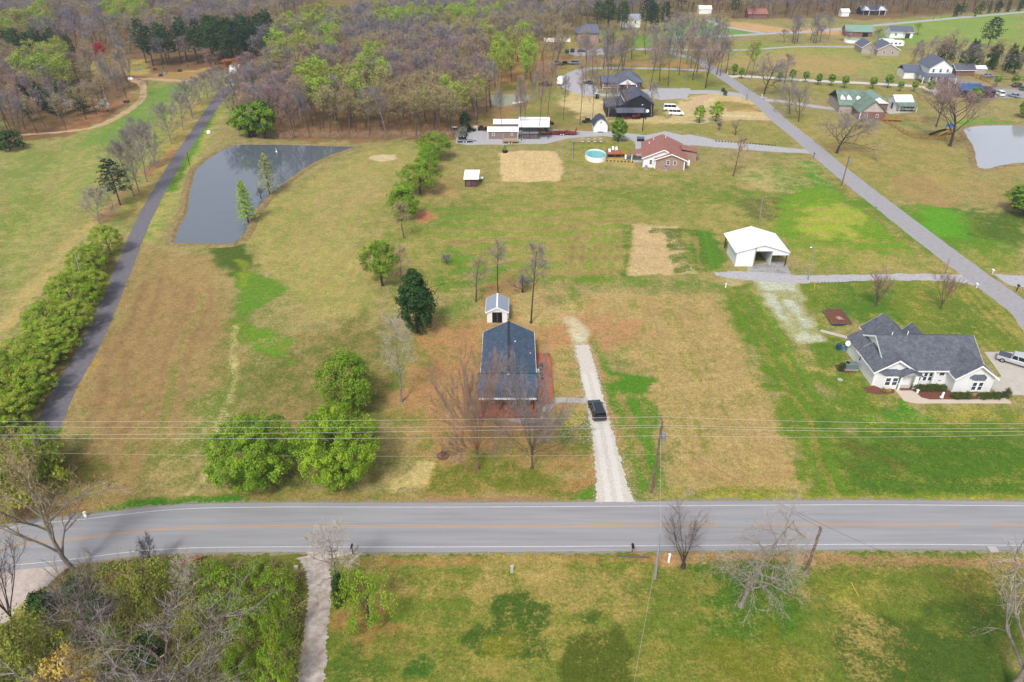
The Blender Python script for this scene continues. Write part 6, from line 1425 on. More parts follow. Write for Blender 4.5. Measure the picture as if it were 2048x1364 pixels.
# thicket in the left bottom corner
TH = [('busho', 305,1215,1135,110,'yellow green bush at the top of the thicket near the twisted tree'),('bushg', 455,1205,1148,100,'bright green bush in the middle of the thicket'),('bushg', 560,1200,1148,84,'dense green bush at the thicket corner beside the concrete drive'),
      ('bushg', 505,1262,1200,84,'green bush in the thicket, second row from the drive'),('bushg', 562,1300,1215,62,'bright leafy bush beside the lower end of the concrete drive'),('busho', 400,1270,1222,80,'olive bush behind the grey bare tree'),
      ('busho', 60,1350,1255,150,'large olive bush in the left bottom corner'),('bushy', 165,1420,1318,130,'golden yellow bush at the bottom edge'),('bushg', 232,1285,1258,38,'little vivid green shrub in the thicket'),
      ('bushd', 95,1235,1190,60,'dark green shrub below the gravel shoulder'),('bushg', 560,1390,1300,80,'green bush at the bottom edge by the concrete drive'),('bushd', 200,1240,1190,56,'dark ivy covered shrub in the thicket'),('bushg', 480,1350,1300,70,'dark leafy bush low in the thicket'),
      ('bushd', 160,1200,1165,60,'dark green shrub under the leaning tree'),('busho', 375,1180,1140,74,'light olive bush below the log pile'),('busho', 125,1325,1265,70,'olive shrub left of the golden bush'),('bushd', 300,1330,1280,70,'dark shrub beneath the grey bare tree'),
      ('bushg', 430,1165,1130,70,'pale green sapling bush just below the verge'),('bushg', 520,1160,1125,60,'light green bush in the row under the verge')]
for k_, bx, by, ty, w_, lb in TH: tree_px(k_, bx, by, ty, w_, lb, name='bush', cat='bush')
tree_px('bushd', 684, 1212, 1150, 34, 'ivy clump at the foot of the tree by the concrete drive', name='bush', cat='bush')
# trees by the lane
for (bx, by) in [(460,146),(0,0)][:0]: pass
for bx, by, h_ in [(1467,151,23),(1482,157,22),(1558,163,20),(1583,163,24),(1610,164,22),(1635,170,23),(1661,172,24),(1688,176,25),(1744,178,25),(1775,176,28),(1799,183,20),(1827,183,21),(1857,188,27),(1992,173,22),(2027,174,24)]:
    tree_px('pear', bx, by, by-h_, h_*.62, 'small clipped green pear tree in the row along the white lane', group='pear trees along the white lane', name='pear_tree')
tree_px('bushd', 1446, 184, 176, 9, 'round clipped shrub at the drive mouth, upper one', name='shrub', cat='shrub')
tree_px('bushd', 1450, 191, 182, 9, 'round clipped shrub at the drive mouth, lower one', name='shrub', cat='shrub')
tree_px('egg0', 1947, 204, 174, 26, 'dark conical tree between the parked cars and the lawn', name='evergreen_tree')
tree_px('egg0', 2052, 430, 372, 90, 'dark green tree cut by the right edge beyond the side road', name='evergreen_tree')
tree_px('egg0', 2050, 236, 196, 34, 'dark green tree cut by the right edge above the pond', name='evergreen_tree')

# ---------------------------------------------------------------- woods, filled tree by tree
from collections import defaultdict
cand = []
def inpoly(P_, x, y):
    c = False; j = len(P_)-1
    for i in range(len(P_)):
        if (P_[i][1] > y) != (P_[j][1] > y) and x < (P_[j][0]-P_[i][0])*(y-P_[i][1])/(P_[j][1]-P_[i][1])+P_[i][0]: c = not c
        j = i
    return c
GRID = {}
BLOCK = [[W(*p) for p in [(440,138),(545,138),(548,160),(530,178),(440,205),(425,180),(440,150)]], [W(*p) for p in [(185,112),(225,112),(225,142),(185,142)]]]
def free(x, y, d):
    if any(inpoly(B_, x, y) for B_ in BLOCK): return False
    i, j = int(x//8), int(y//8)
    for a in range(i-2, i+3):
        for b in range(j-2, j+3):
            for q in GRID.get((a, b), ()):
                if (q[0]-x)**2+(q[1]-y)**2 < d*d: return False
    return True
rw = random.Random(77)
def fill(px, d, mix, hs_, tries=2500, zone='wood', world_=False, jit=.2):
    P_ = px if world_ else [W(*p) for p in px]; x0 = min(p[0] for p in P_); x1 = max(p[0] for p in P_); y0 = min(p[1] for p in P_); y1 = max(p[1] for p in P_)
    n = 0
    for _ in range(tries):
        x = rw.uniform(x0, x1); y = rw.uniform(y0, y1)
        if not inpoly(P_, x, y): continue
        dd = d*rw.uniform(.85, 1.2)
        if not free(x, y, dd): continue
        GRID.setdefault((int(x//8), int(y//8)), []).append((x, y))
        # kinds come in drifts, as in real woods
        v = vnoise(np.array([x/28.0]), np.array([y/28.0]), 9)[0]*.75+rw.random()*.45-.1
        v = min(.999, max(0, v)); acc = 0; tot = sum(m[1] for m in mix)
        for kd, wt in mix:
            acc += wt/tot
            if v <= acc: break
        cand.append((kd, x, y, rw.uniform(*hs_), zone)); n += 1
    return n
# centre wood: stands of fresh green first
for pp_ in ([(560,100),(640,66),(690,70),(680,130),(600,170),(560,180),(545,150)],[(760,60),(830,66),(810,100),(740,90)],[(690,230),(740,150),(780,170),(770,240),(720,260)],[(600,215),(650,190),(680,250),(640,262)],[(985,130),(1060,110),(1070,170),(990,175)],[(0,90),(110,60),(110,95),(0,112)],[(225,40),(300,40),(310,70),(230,75)],[(60,170),(140,150),(150,200),(70,210)],[(800,70),(1000,60),(1000,85),(820,95)]): fill(pp_, 6.2, [('g', 80), ('h', 20)], (14.5, 18), 260)
fill([(475,275),(610,277),(760,277),(900,277),(940,262),(985,215),(975,190),(965,120),(1000,100),(1100,75),(1110,52),(880,40),(760,52),(640,78),(560,95),(520,140),(470,200),(462,240)], 4.9, [('b', 54), ('h', 32), ('g', 14)], (12.5, 16.5), 24000)
fill([(600,277),(900,277),(900,270),(600,270)], 4.0, [('c', 60), ('h', 40)], (3.5, 6), 400)
fill([(840,277),(935,266),(930,240),(860,255)], 4.5, [('c', 60), ('b', 40)], (5, 9), 200)
# pines at the far left
fill([(285,125),(400,112),(545,92),(575,118),(562,138),(520,138),(440,136),(380,128),(300,136)], 5.2, [('p', 100)], (14, 19), 900)
fill([(0,118),(110,118),(150,128),(140,150),(0,140)], 6, [('p', 100)], (12, 15), 600)
fill([(170,195),(205,205),(205,225),(150,232),(60,250),(50,225)], 7, [('c', 70), ('b', 30)], (8, 11), 400)
# left wood
fill([(0,285),(40,280),(130,262),(235,215),(270,190),(262,160),(240,158),(150,150),(0,130),(-120,140),(-120,300)], 5.4, [('b', 64), ('h', 26), ('g', 10)], (10, 14.5), 12000)
fill([(150,152),(240,158),(260,150),(300,140),(420,135),(440,128),(380,95),(300,100),(200,112),(120,116),(60,112)], 9, [('b', 80), ('h', 20)], (11, 14), 400)
fill([(-150,112),(60,110),(150,112),(260,110),(300,98),(390,92),(540,55),(660,25),(560,-20),(300,-30),(-100,-30),(-300,0)], 7.4, [('b', 52), ('h', 22), ('g', 20), ('p', 6)], (13, 17.5), 26000)
# open wood between the ponds and the far houses
OW = [(1010,282),(1030,283),(1040,276),(1047,240),(1067,275)]
fill([(960,190),(1055,180),(1110,150),(1130,112),(1110,88),(1000,100),(965,130)], 7.5, [('g', 40), ('h', 30), ('b', 30)], (14, 17), 700)
fill([(1120,118),(1430,132),(1440,160),(1330,175),(1180,165)], 11, [('b', 70), ('h', 30)], (14, 18), 400)
fill([(1190,108),(1300,100),(1420,112),(1430,128),(1240,124)], 10, [('b', 50), ('h', 50)], (14, 17), 300)
fill([(1330,90),(1440,80),(1450,112),(1420,120),(1340,112)], 8, [('b', 70), ('h', 30)], (13, 17), 400)
fill([(1000,98),(1110,78),(1190,50),(1340,40),(1400,20),(1300,-20),(880,-20),(760,40),(860,44)], 8.2, [('b', 62), ('h', 24), ('p', 14)], (14, 18), 20000)
fill([(1190,58),(1330,55),(1330,70),(1190,62)], 9, [('p', 60), ('h', 40)], (14, 18), 200)
# far right woods and hedgerows
fill([(1390,20),(1460,38),(1600,40),(1660,34),(1900,28),(2048,14),(2300,0),(2300,-40),(1380,-40)], 7.6, [('b', 78), ('h', 12), ('p', 10)], (13, 17), 26000)
fill([(1640,72),(1560,80),(1580,90),(1690,84)], 9, [('b', 90), ('h', 10)], (11, 14), 300)
fill([(1900,40),(2048,22),(2048,16),(1900,30)], 9, [('c', 100)], (6, 9), 200)
fill([(1815,142),(1870,128),(1960,142),(2048,160),(2048,138),(1960,122),(1880,112),(1830,118)], 5.0, [('b', 45), ('c', 30), ('h', 25)], (7, 11), 900)
ZL = {'b': 'bare', 'h': 'budding', 'g': 'fresh leaf green', 'p': 'dark pine', 'c': 'bushy evergreen'}
SETS = {'b': WB, 'h': WH, 'g': WG, 'p': WP, 'c': WC}
NMS = {'b': 'bare_woodland_tree', 'h': 'budding_tree', 'g': 'spring_tree', 'p': 'pine_tree', 'c': 'evergreen_tree'}
LBL = {'b': 'bare greyish pink tree standing in the woods beyond the fields', 'h': 'budding pale olive tree standing in the woods beyond the fields', 'g': 'fresh lime green tree standing in the woods beyond the fields',
       'p': 'dark green pine standing in the woods far behind the fields', 'c': 'bushy dark green evergreen at the edge of the far woods'}
# the open grove, trunk by trunk, read off the photograph
for (bx, by, ty, w_, kd) in [(1003,262,175,26,'b'),(1043,280,150,34,'b'),(1031,272,170,26,'b'),(1052,268,165,28,'b'),(1078,278,120,40,'b'),(1065,250,140,24,'b'),(1127,240,150,28,'b'),(1095,243,120,36,'b'),(1160,250,120,40,'b'),(1184,252,140,30,'b'),(1215,262,165,48,'b'),(1212,200,90,44,'b'),(1232,258,170,34,'b'),(1243,245,160,30,'b'),
      (1302,235,165,44,'b'),(1300,182,78,52,'b'),(1196,178,92,34,'b'),(1171,148,70,26,'b'),(1159,141,60,26,'b'),(1222,140,52,42,'h'),(1235,146,62,42,'h'),(1246,147,60,36,'h'),(1263,142,62,26,'b'),(1336,172,70,44,'b'),(1358,150,60,40,'b'),(1372,162,62,42,'b'),(1385,160,72,44,'b'),(1393,145,60,36,'b'),(1318,138,66,30,'b'),(1440,152,72,34,'b'),(1452,146,68,34,'h'),(1490,152,78,40,'g'),(1503,155,80,32,'g'),
      (1569,168,106,44,'b'),(1640,84,48,30,'b'),(1585,85,50,40,'b'),(1568,85,58,26,'b'),(1626,86,55,30,'b'),(1700,82,60,40,'b'),(1750,95,55,40,'b'),(1740,118,82,30,'b'),(1821,130,90,30,'b'),(1805,80,60,22,'b'),(1886,148,58,62,'h'),(1984,138,75,60,'h'),(1925,150,85,50,'b'),(1868,130,78,40,'b'),(1835,70,45,28,'g')]:
    X, Y = W(bx, by); GRID.setdefault((int(X//8), int(Y//8)), []).append((X, Y))
    k_ = SETS[kd][(bx*7+by) % len(SETS[kd])]
    tree_px(k_, bx, by, ty, w_, {'b': 'slender bare tree with a long straight trunk in the open grove', 'h': 'budding yellowish tree in the open grove by the farmyard and lanes', 'g': 'lime green budding tree by the junction of the lanes'}[kd], name='grove_tree', group={'b': 'bare trees of the open grove', 'h': 'budding trees of the open grove', 'g': 'lime green trees at the lane junction'}[kd])
tree_px('wr', 201, 128, 84, 30, 'bright red flowering tree at the edge of the left wood', name='flowering_tree')
tree_px('wk', 425, 142, 95, 40, 'rust pink budding tree beside the end of the dark drive', name='budding_tree')
tree_px('wo', 466, 142, 117, 42, 'orange leaved low tree beside the gabled house', name='leafy_tree')
tree_px('ww', 208, 226, 196, 34, 'white blossoming dogwood at the edge of the left wood', name='flowering_tree')
tree_px('ww', 140, 222, 198, 30, 'thin white flowering dogwood among dark cedars', name='flowering_tree')
tree_px('wk', 10, 196, 126, 26, 'rose pink budding tree at the left edge of the picture', name='budding_tree')
tree_px('egg0', 500, 274, 206, 60, 'olive green bushy tree at the corner of the centre wood by the pond', name='leafy_tree')
tree_px('egg0', 530, 276, 200, 58, 'bright green bushy tree at the corner of the centre wood by the pond', name='leafy_tree')
tree_px('pine0', 1975, 96, 34, 44, 'lone dark pine in the hedgerow below the far green field', name='pine_tree')
tree_px('bushd', 20, 300, 262, 60, 'dark green bushes at the left edge below the wood', name='bush', cat='bush')
cand.sort(key=lambda c: c[2])
cnt = defaultdict(int); rest = []
for (kd, x, y, h, z) in cand:
    lim = 285 if kd == 'b' else 280
    if cnt[kd] < lim:
        cnt[kd] += 1
        k_ = rw.choice(SETS[kd]); wd = h*rw.uniform(.5, .74) if kd in 'bhg' else (h*rw.uniform(.45, .6))
        place(k_, x, y, h, wd, label=LBL[kd], group=ZL[kd]+' trees of the woods', name=NMS[kd], rng=rw)
    else: rest.append((kd, x, y, h))
print('wood trees', dict(cnt), 'rest', len(rest))
# the remainder, far off, as one mass with real crowns
def tri_arrays(me):
    me.calc_loop_triangles(); v = np.empty(len(me.vertices)*3, np.float32); me.vertices.foreach_get('co', v)
    t = np.empty(len(me.loop_triangles)*3, np.int32); me.loop_triangles.foreach_get('vertices', t); return v.reshape(-1, 3), t.reshape(-1, 3)
def mass(name, items, keys, maxf):
    bymat = {}
    for (x, y, h, k_) in items:
        parts, h0, w0 = PROTO[k_]
        for nm, me in parts:
            ck = me.name
            if ck not in LOD:
                v, t = tri_arrays(me); r_ = np.random.RandomState(3)
                cap = maxf if nm != 'trunk' else 220
                if len(t) > cap:
                    if nm == 'trunk': t = t[:cap]
                    else:
                        sel = r_.choice(len(t)//2, cap//2, replace=False); t = np.concatenate([t[sel*2], t[sel*2+1]])
                        # fewer but larger sprays keep the cover the same
                        nv = v.copy(); 
                        k = min(2.2, sqrt(len(me.loop_triangles)/cap))
                        for f in (t,):
                            c = nv[f].mean(1, keepdims=True); vv = c+(nv[f]-c)*k
                        v = vv.reshape(-1, 3); t = np.arange(len(v)).reshape(-1, 3)
                LOD[ck] = (v, t, me.materials[0])
            v, t, m_ = LOD[ck]; a = rw.uniform(0, 6.28); s = h/h0; wx = h*.68/w0
            c, s_ = cos(a), sin(a)
            q = np.stack([(v[:, 0]*c-v[:, 1]*s_)*wx+x, (v[:, 0]*s_+v[:, 1]*c)*wx+y, v[:, 2]*s], 1)
            bymat.setdefault(m_.name, []).append((q, t))
    V = []; T = []; MI = []; mats = []; off = 0
    for mn, lst in bymat.items():
        mats.append(bpy.data.materials[mn])
        for q, t in lst: V.append(q); T.append(t+off); MI.append(np.full(len(t), len(mats)-1, np.int32)); off += len(q)
    V = np.concatenate(V); T = np.concatenate(T); MI = np.concatenate(MI)
    me = bpy.data.meshes.new(name); me.vertices.add(len(V)); me.vertices.foreach_set('co', V.astype(np.float32).ravel())
    me.loops.add(T.size); me.loops.foreach_set('vertex_index', T.astype(np.int32).ravel()); me.polygons.add(len(T))
    me.polygons.foreach_set('loop_start', (np.arange(len(T))*3).astype(np.int32)); me.polygons.foreach_set('loop_total', np.full(len(T), 3, np.int32))
    for m_ in mats: me.materials.append(m_)
    me.polygons.foreach_set('material_index', MI); me.update(); print(name, len(T), 'tris'); return link(name, me)
LOD = {}
FAR = dict(SETS, b=[WB[1], WB[2], WB[2], WB[5]])  # far bare trees take blue-grey twigs: distance haze put into their colour
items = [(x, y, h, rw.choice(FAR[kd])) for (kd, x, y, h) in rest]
# woods that go on past the last field, out to the sides
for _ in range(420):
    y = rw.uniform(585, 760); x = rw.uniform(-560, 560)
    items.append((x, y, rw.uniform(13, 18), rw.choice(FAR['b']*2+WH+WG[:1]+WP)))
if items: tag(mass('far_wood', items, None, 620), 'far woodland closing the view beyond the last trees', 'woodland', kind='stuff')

# ---------------------------------------------------------------- undergrowth and litter
def scatter(name, px, n, fn, m, seed, label, cat):
    r_ = random.Random(seed); P_ = [W(*p) for p in px]; x0 = min(p[0] for p in P_); x1 = max(p[0] for p in P_); y0 = min(p[1] for p in P_); y1 = max(p[1] for p in P_); mb = MB(); k = 0
    while k < n:
        x = r_.uniform(x0, x1); y = r_.uniform(y0, y1)
        if inpoly(P_, x, y): fn(r_, mb, x, y); k += 1
    tag(mb.build(name, m), label, cat, kind='stuff')
def bramble(r_, mb, x, y):
    z = 0; d = (r_.gauss(0, 1), r_.gauss(0, 1), 1.3)
    tips = [((x, y, r_.uniform(0, .6)), unit(d))]; twigs(r_, mb, tips, 4, r_.uniform(1.2, 3.2), .05, .7, .25, 3)
def tuft(r_, mb, x, y):
    for _ in range(9): leaf(r_, mb, (x+r_.gauss(0, .3), y+r_.gauss(0, .3), r_.uniform(.05, .7)), r_.uniform(.16, .3), (0, 0, 1), r_.choice((0, 0, 1)))
def litter(r_, mb, x, y): leaf(r_, mb, (x, y, .04), r_.uniform(.10, .2), (0, 0, 2))
TP = [(-60,1330),(60,1225),(140,1150),(300,1118),(420,1130),(590,1150),(600,1250),(598,1430),(-100,1430)]
scatter('brambles', TP, 900, bramble, T_tan, 3, 'tangle of bare tan brambles filling the corner thicket', 'brambles')
scatter('ground_ivy', TP, 3200, tuft, [L_olive, L_greenb], 4, 'low ivy and weeds between the bushes of the corner thicket', 'undergrowth')
scatter('leaf_litter', [(1590,1108),(2048,1122),(2048,1136),(1700,1128),(1590,1122)], 1500, litter, mat('dead_leaf', (196,140,108), .9, var=.3, scale=3), 5, 'dead leaves lying in the ditch right of the leaning pole', 'dead leaves')
scatter('leaf_litter', [(860,995),(1110,995),(1110,1003),(860,1003)], 700, litter, mat('dead_leaf_red', (188,138,114), .9, var=.3, scale=3), 6, 'reddish dead leaves in the ditch before the blue roofed house', 'dead leaves')
def edge_stones(px, n, seed, label):
    r_ = random.Random(seed); q = [W(*p) for p in px]; mb = MB()
    for _ in range(n):
        i = r_.randrange(len(q)-1); t = r_.random(); x = q[i][0]+(q[i+1][0]-q[i][0])*t+r_.gauss(0, .45); y = q[i][1]+(q[i+1][1]-q[i][1])*t; leaf(r_, mb, (x, y, .03), r_.uniform(.06, .2), (0, 0, 3))
    tag(mb.build('loose_gravel', M_gravelw), label, 'gravel', kind='stuff')
edge_stones([(1200,1008),(1190,900),(1172,800),(1163,745),(1150,690)], 1500, 21, 'loose stones strewn along the left edge of the gravel drive')
edge_stones([(1264,1008),(1230,890),(1208,800),(1192,745),(1178,690)], 1500, 22, 'loose stones strewn along the right edge of the gravel drive')
scatter('brush', [(-80,1000),(0,960),(110,1000),(160,1030),(0,1050)], 260, bramble, T_brown, 8, 'brown brush on the bank above the left road bend', 'brush')
scatter('wood_brush', [(520,279),(930,279),(930,270),(520,270)], 900, bramble, T_tan, 9, 'pale brush along the edge of the centre wood', 'brush')
# ================================================================== vehicles, poles, small things
def paint(nm, rgb, r=.25): return mat('paint_'+nm, rgb, r, var=.02, spec=.6)
def vehicle(name, label, cat, x, y, rz, kind='suv', color=M_blk, L=4.7, Wd=1.9, Hh=1.7, roofc=None, group=None):
    """front looks along +x"""
    t = thing(name, label, cat, (x, y, 0), rz, group); w = Wd/2; r = .36 if kind != 'pickup' else .4
    sill = .42; belt = Hh*.6
    prof = {'suv': [(-L/2, .5), (-L/2+.05, belt), (L/2-1.25, belt), (L/2-.2, belt-.18), (L/2, .75), (L/2-.05, .4), (-L/2+.1, .38)],
            'sedan': [(-L/2, .5), (-L/2+.08, belt-.04), (-L/2+.9, belt), (L/2-1.4, belt), (L/2-.25, belt-.18), (L/2, .7), (L/2-.05, .38), (-L/2+.1, .36)],
            'van': [(-L/2, .5), (-L/2, belt), (L/2-1.2, belt), (L/2-.25, belt-.22), (L/2, .8), (L/2-.05, .42), (-L/2+.05, .4)],
            'pickup': [(-L/2, .6), (-L/2, belt-.05), (-L/2+1.9, belt-.05), (-L/2+1.9, belt), (L/2-1.3, belt), (L/2-.15, belt-.12), (L/2, .8), (L/2-.05, .5), (-L/2+.1, .5)]}[kind]
    b = MB(); n = len(prof); ins = .07
    vs_ = []
    for yy, s_ in ((-w, 0), (-w+ins, 1), (w-ins, 1), (w, 0)):
        for (px_, pz) in prof: vs_.append((px_, yy, pz) if s_ else (px_*.992, yy, min(pz, belt-.1)))
    fs_ = [tuple(range(n)), tuple(range(4*n-1, 3*n-1, -1))]
    for k in range(3):
        for i in range(n): fs_.append((k*n+(i+1) % n, k*n+i, (k+1)*n+i, (k+1)*n+(i+1) % n))
    b.add(vs_, fs_); b.build('body', color, t)
    cab = {'suv': (-L/2+.12, -L/2+.35, L/2-1.75, L/2-1.15), 'sedan': (-L/2+.65, -L/2+1.25, L/2-2.0, L/2-1.3), 'van': (-L/2+.03, -L/2+.15, L/2-1.5, L/2-1.0), 'pickup': (-L/2+2.0, -L/2+2.1, L/2-1.85, L/2-1.2)}[kind]
    z0, z1 = belt-.01, Hh; tw = w-.16
    def ring(z, xa, xb, ww): return [(xa, -ww, z), (xb, -ww, z), (xb, ww, z), (xa, ww, z)]
    MB().add(ring(z0, cab[0], cab[3], w-.08)+ring(z1-.06, cab[1], cab[2], tw), [(0,1,5,4),(1,2,6,5),(2,3,7,6),(3,0,4,7),(4,5,6,7)]).build('windows', M_dkglass, t)
    MB().add(ring(z1-.07, cab[1]-.04, cab[2]+.06, tw+.03)+ring(z1, cab[1]+.08, cab[2]-.1, tw-.06), [(0,3,2,1),(0,1,5,4),(1,2,6,5),(2,3,7,6),(3,0,4,7),(4,5,6,7)]).build('roof', roofc or color, t)
    pl = MB()
    for yy in (-1, 1):
        for f in ((.34, .37) if kind == 'pickup' else (.3, .62)):
            xb = cab[0]+(cab[3]-cab[0])*f; xt = cab[1]+(cab[2]-cab[1])*f
            pl.tube((xb, yy*(w-.07), z0), (xt, yy*(tw+.01), z1-.05), .05, .04, 4)
        pl.tube((cab[3], yy*(w-.08), z0), (cab[2], yy*tw, z1-.05), .05, .04, 4); pl.tube((cab[0], yy*(w-.08), z0), (cab[1], yy*tw, z1-.05), .06, .05, 4)
    pl.build('pillars', color, t)
    if kind == 'pickup': MB().box(-L/2+.12, -L/2+1.85, -w+.12, w-.12, belt-.04, belt+.02).build('bed_cover', mat('bed_grey', (88,94,106), .6, var=.1), t)
    if kind == 'suv':
        for yy in (-tw+.1, tw-.1): MB().tube((cab[1]+.3, yy, z1+.05), (cab[2]-.2, yy, z1+.05), .03, .03, 5).build('roof_rail', M_galv, t)
    for sx in (-1, 1):
        for sy in (-1, 1):
            wx = sx*(L/2-.9); ty = MB().tube((wx, sy*(w-.22), r), (wx, sy*(w+.02), r), r, r, 16).build('wheel', M_tyre, t)
            MB().tube((wx, sy*(w+.0), r), (wx, sy*(w+.035), r), r*.6, r*.55, 10).build('rim', M_rim, ty)
    for sy in (-1, 1):
        MB().box(L/2-.1, L/2+.02, sy*(w-.45)-.2, sy*(w-.45)+.2, .72, .88).build('headlight', M_ltglow, t)
        MB().box(-L/2-.02, -L/2+.1, sy*(w-.2)-.12, sy*(w-.2)+.12, .85, 1.1).build('tail_light', mat('tail_red', (160,30,30), .3), t)
        MB().box(cab[3]-.35, cab[3]-.15, sy*(w+.1)-.1, sy*(w+.1)+.1, belt, belt+.16).build('mirror', color, t)
    return t
V = vehicle('suv', 'black sport utility car parked on the white gravel drive', 'car', 12.75, 85.1, radians(97), 'suv', paint('black', (48,54,66)), 4.7, 1.92, 1.72)
MB().box(-2.38, -2.30, -.6, .6, 1.02, 1.45).build('rear_window', M_dkglass, V)
vehicle('pickup_truck', 'silver pickup truck on the concrete pad of the white house', 'truck', 84.0, 98.4, radians(-38), 'pickup', paint('silver', (206,210,216)), 5.9, 2.05, 1.9)
PW, PB = paint('white', (238,238,240)), paint('dark', (44,50,58))
vehicle('van', 'white pickup like van nearer the black barn on the sandy yard', 'van', *W(1342, 221), radians(-6), 'van', PW, 5.6, 2.0, 2.3)
vehicle('van', 'white passenger van in front of its twin on the sandy yard', 'van', *W(1352, 230), radians(-8), 'van', PW, 5.4, 2.0, 2.1)
vehicle('suv', 'white car parked under the canopy of the white garage', 'car', *W(1813, 221), radians(177), 'suv', PW, 4.6, 1.9, 1.65)
vehicle('suv', 'white car on the concrete end of the dark drive', 'car', *W(471, 162), radians(100), 'suv', PW, 4.6, 1.9, 1.65)
vehicle('sedan', 'silver car beside the far tan house', 'car', *W(1718, 93), radians(175), 'sedan', paint('silver', (0,0,0)), 4.6, 1.8, 1.45)
vehicle('sedan', 'dark car parked left of the small grey roofed house', 'car', *W(1779, 70), radians(175), 'sedan', PB, 5, 1.9, 1.5)
vehicle('sedan', 'pale car behind the fence right of the white low shed', 'car', *W(1976, 154), radians(5), 'sedan', paint('pale', (170,186,200)), 4.6, 1.8, 1.45)
vehicle('suv', 'white truck next to the blue roofed shed', 'truck', *W(1999, 191), radians(80), 'suv', PW, 5.0, 2.0, 2.0)
vehicle('sedan', 'light blue car right of the dark conical tree', 'car', *W(2027, 194), radians(110), 'sedan', paint('pale', (0,0,0)), 4.6, 1.9, 1.5)
vehicle('suv', 'dark car at the right edge of the far gravel yard, upper one', 'car', *W(2034, 174), radians(20), 'suv', PB, 4.8, 1.9, 1.7)
vehicle('suv', 'grey car at the right edge of the far gravel yard, lower one', 'car', *W(2048, 180), radians(30), 'suv', paint('greyc', (110,116,126)), 4.8, 1.9, 1.7)
vehicle('sedan', 'dark car left of three on the pad below the far brick house', 'car', *W(1134, 105), radians(80), 'sedan', PB, 4.6, 1.8, 1.5)
vehicle('sedan', 'dark car in the middle on the pad below the far brick house', 'car', *W(1145, 104), radians(80), 'suv', PB, 4.6, 1.9, 1.7)
vehicle('sedan', 'dark car right of three on the pad below the far brick house', 'car', *W(1163, 104), radians(10), 'sedan', PB, 4.6, 1.8, 1.5)
vehicle('pickup_truck', 'grey truck at the left end of the row in the grove', 'truck', *W(1114, 130), radians(170), 'pickup', paint('greyc', (0,0,0)), 5.6, 2.0, 1.9)
vehicle('pickup_truck', 'blue grey truck at the right end of the row in the grove', 'truck', *W(1148, 129), radians(175), 'suv', paint('bluegrey', (96,118,140)), 5.4, 2.0, 1.9)
vehicle('pickup_truck', 'dark truck under trees beside the white camper', 'truck', *W(1091, 172), radians(150), 'pickup', PB, 5.4, 2.0, 1.9)
vehicle('sedan', 'small dark car on the drive left of the porch house', 'car', *W(1176, 168), radians(140), 'sedan', PB, 4.2, 1.7, 1.4)
vehicle('pickup_truck', 'orange tan pickup parked beneath the white roofed shelter', 'truck', *W(1085, 268), radians(180), 'pickup', paint('orange', (222,160,96)), 5.0, 1.95, 1.85)
vehicle('pickup_truck', 'dark old truck with a white camper cap at the edge of the wood', 'truck', *W(909, 265), radians(-84), 'pickup', PB, 5.2, 1.95, 1.9, roofc=PW)
# green army truck
x, y = W(925, 278)
t = thing('military_truck', 'green canvas army truck facing the small black trailer', 'truck', (x, y+1.5, 0), radians(-92))
MG = mat('army_green', (88,110,84), .7, var=.2, scale=2, rgb2=(70,92,70))
MB().bbox(.4, 2.6, -.75, .75, .7, 1.5, .08).build('hood', MG, t); MB().bbox(-.7, .5, -1.0, 1.0, .8, 2.1, .06).build('cab', MG, t)
MB().box(.5, .56, -.85, .85, 1.5, 2.0).build('windshield', M_glass, t); MB().box(2.6, 2.75, -1.0, 1.0, .6, .85).build('bumper', M_blk, t)
MB().box(-3.6, -.75, -1.1, 1.1, .9, 1.6).build('cargo_bed', MG, t)
for k_ in range(4): MB().path([(-3.5+k_*.9, -1.1, 1.6), (-3.5+k_*.9, -1.0, 2.4), (-3.5+k_*.9, 0, 2.6), (-3.5+k_*.9, 1.0, 2.4), (-3.5+k_*.9, 1.1, 1.6)], .04, 4).build('bow', M_galv, t)
for sy in (-1, 1):
    MB().bbox(1.0, 2.4, sy*.95-.2, sy*.95+.2, 1.0, 1.15, .04).build('fender', MG, t); MB().tube((2.62, sy*.55, 1.2), (2.72, sy*.55, 1.2), .14, .14, 10).build('headlight', M_ltglow, t)
    for wx in (1.7, -1.6, -2.7): MB().tube((wx, sy*.85, .5), (wx, sy*1.12, .5), .5, .5, 14).build('wheel', M_tyre, t)
def trailer(label, x, y, rz, L, w, m, deckm, z=.65, nax=2, load=None, rails=.0):
    t = thing('trailer', label, 'trailer', (x, y, 0), rz)
    MB().box(-L/2, L/2, -w/2, w/2, z-.12, z).build('deck', deckm, t); fr = MB()
    for yy in (-w/2, w/2): fr.box(-L/2, L/2, yy-.06, yy+.06, z-.2, z+.05+rails)
    fr.box(-L/2-.06, -L/2, -w/2, w/2, z-.2, z+.05+rails); fr.build('frame', m, t)
    MB().path([(L/2, -w/2+.2, z-.1), (L/2+1.3, 0, z-.12), (L/2, w/2-.2, z-.1)], .06, 4).build('tongue', m, t)
    for k in range(nax):
        for yy in (-w/2-.14, w/2+.14):
            wl = MB().tube(((k-.5*(nax-1))*.85, yy-.1, .34), ((k-.5*(nax-1))*.85, yy+.1, .34), .34, .34, 12).build('wheel', M_tyre, t)
            MB().tube(((k-.5*(nax-1))*.85, yy-.12, .34), ((k-.5*(nax-1))*.85, yy+.12, .34), .2, .2, 8).build('rim', M_trim, wl)
    return t
x, y = W(930, 284); trailer('flat black car trailer with white wheels on the gravel', x, y, .06, 4.6, 1.8, M_blk, M_galv, .5)
x, y = W(1021, 286); t = trailer('tan hay wagon with dark wheels below the taupe building', x, y, 0, 4.8, 1.9, mat('wagon', (196,168,130), .9), mat('wagon', (0,0,0)), .95, rails=.25)
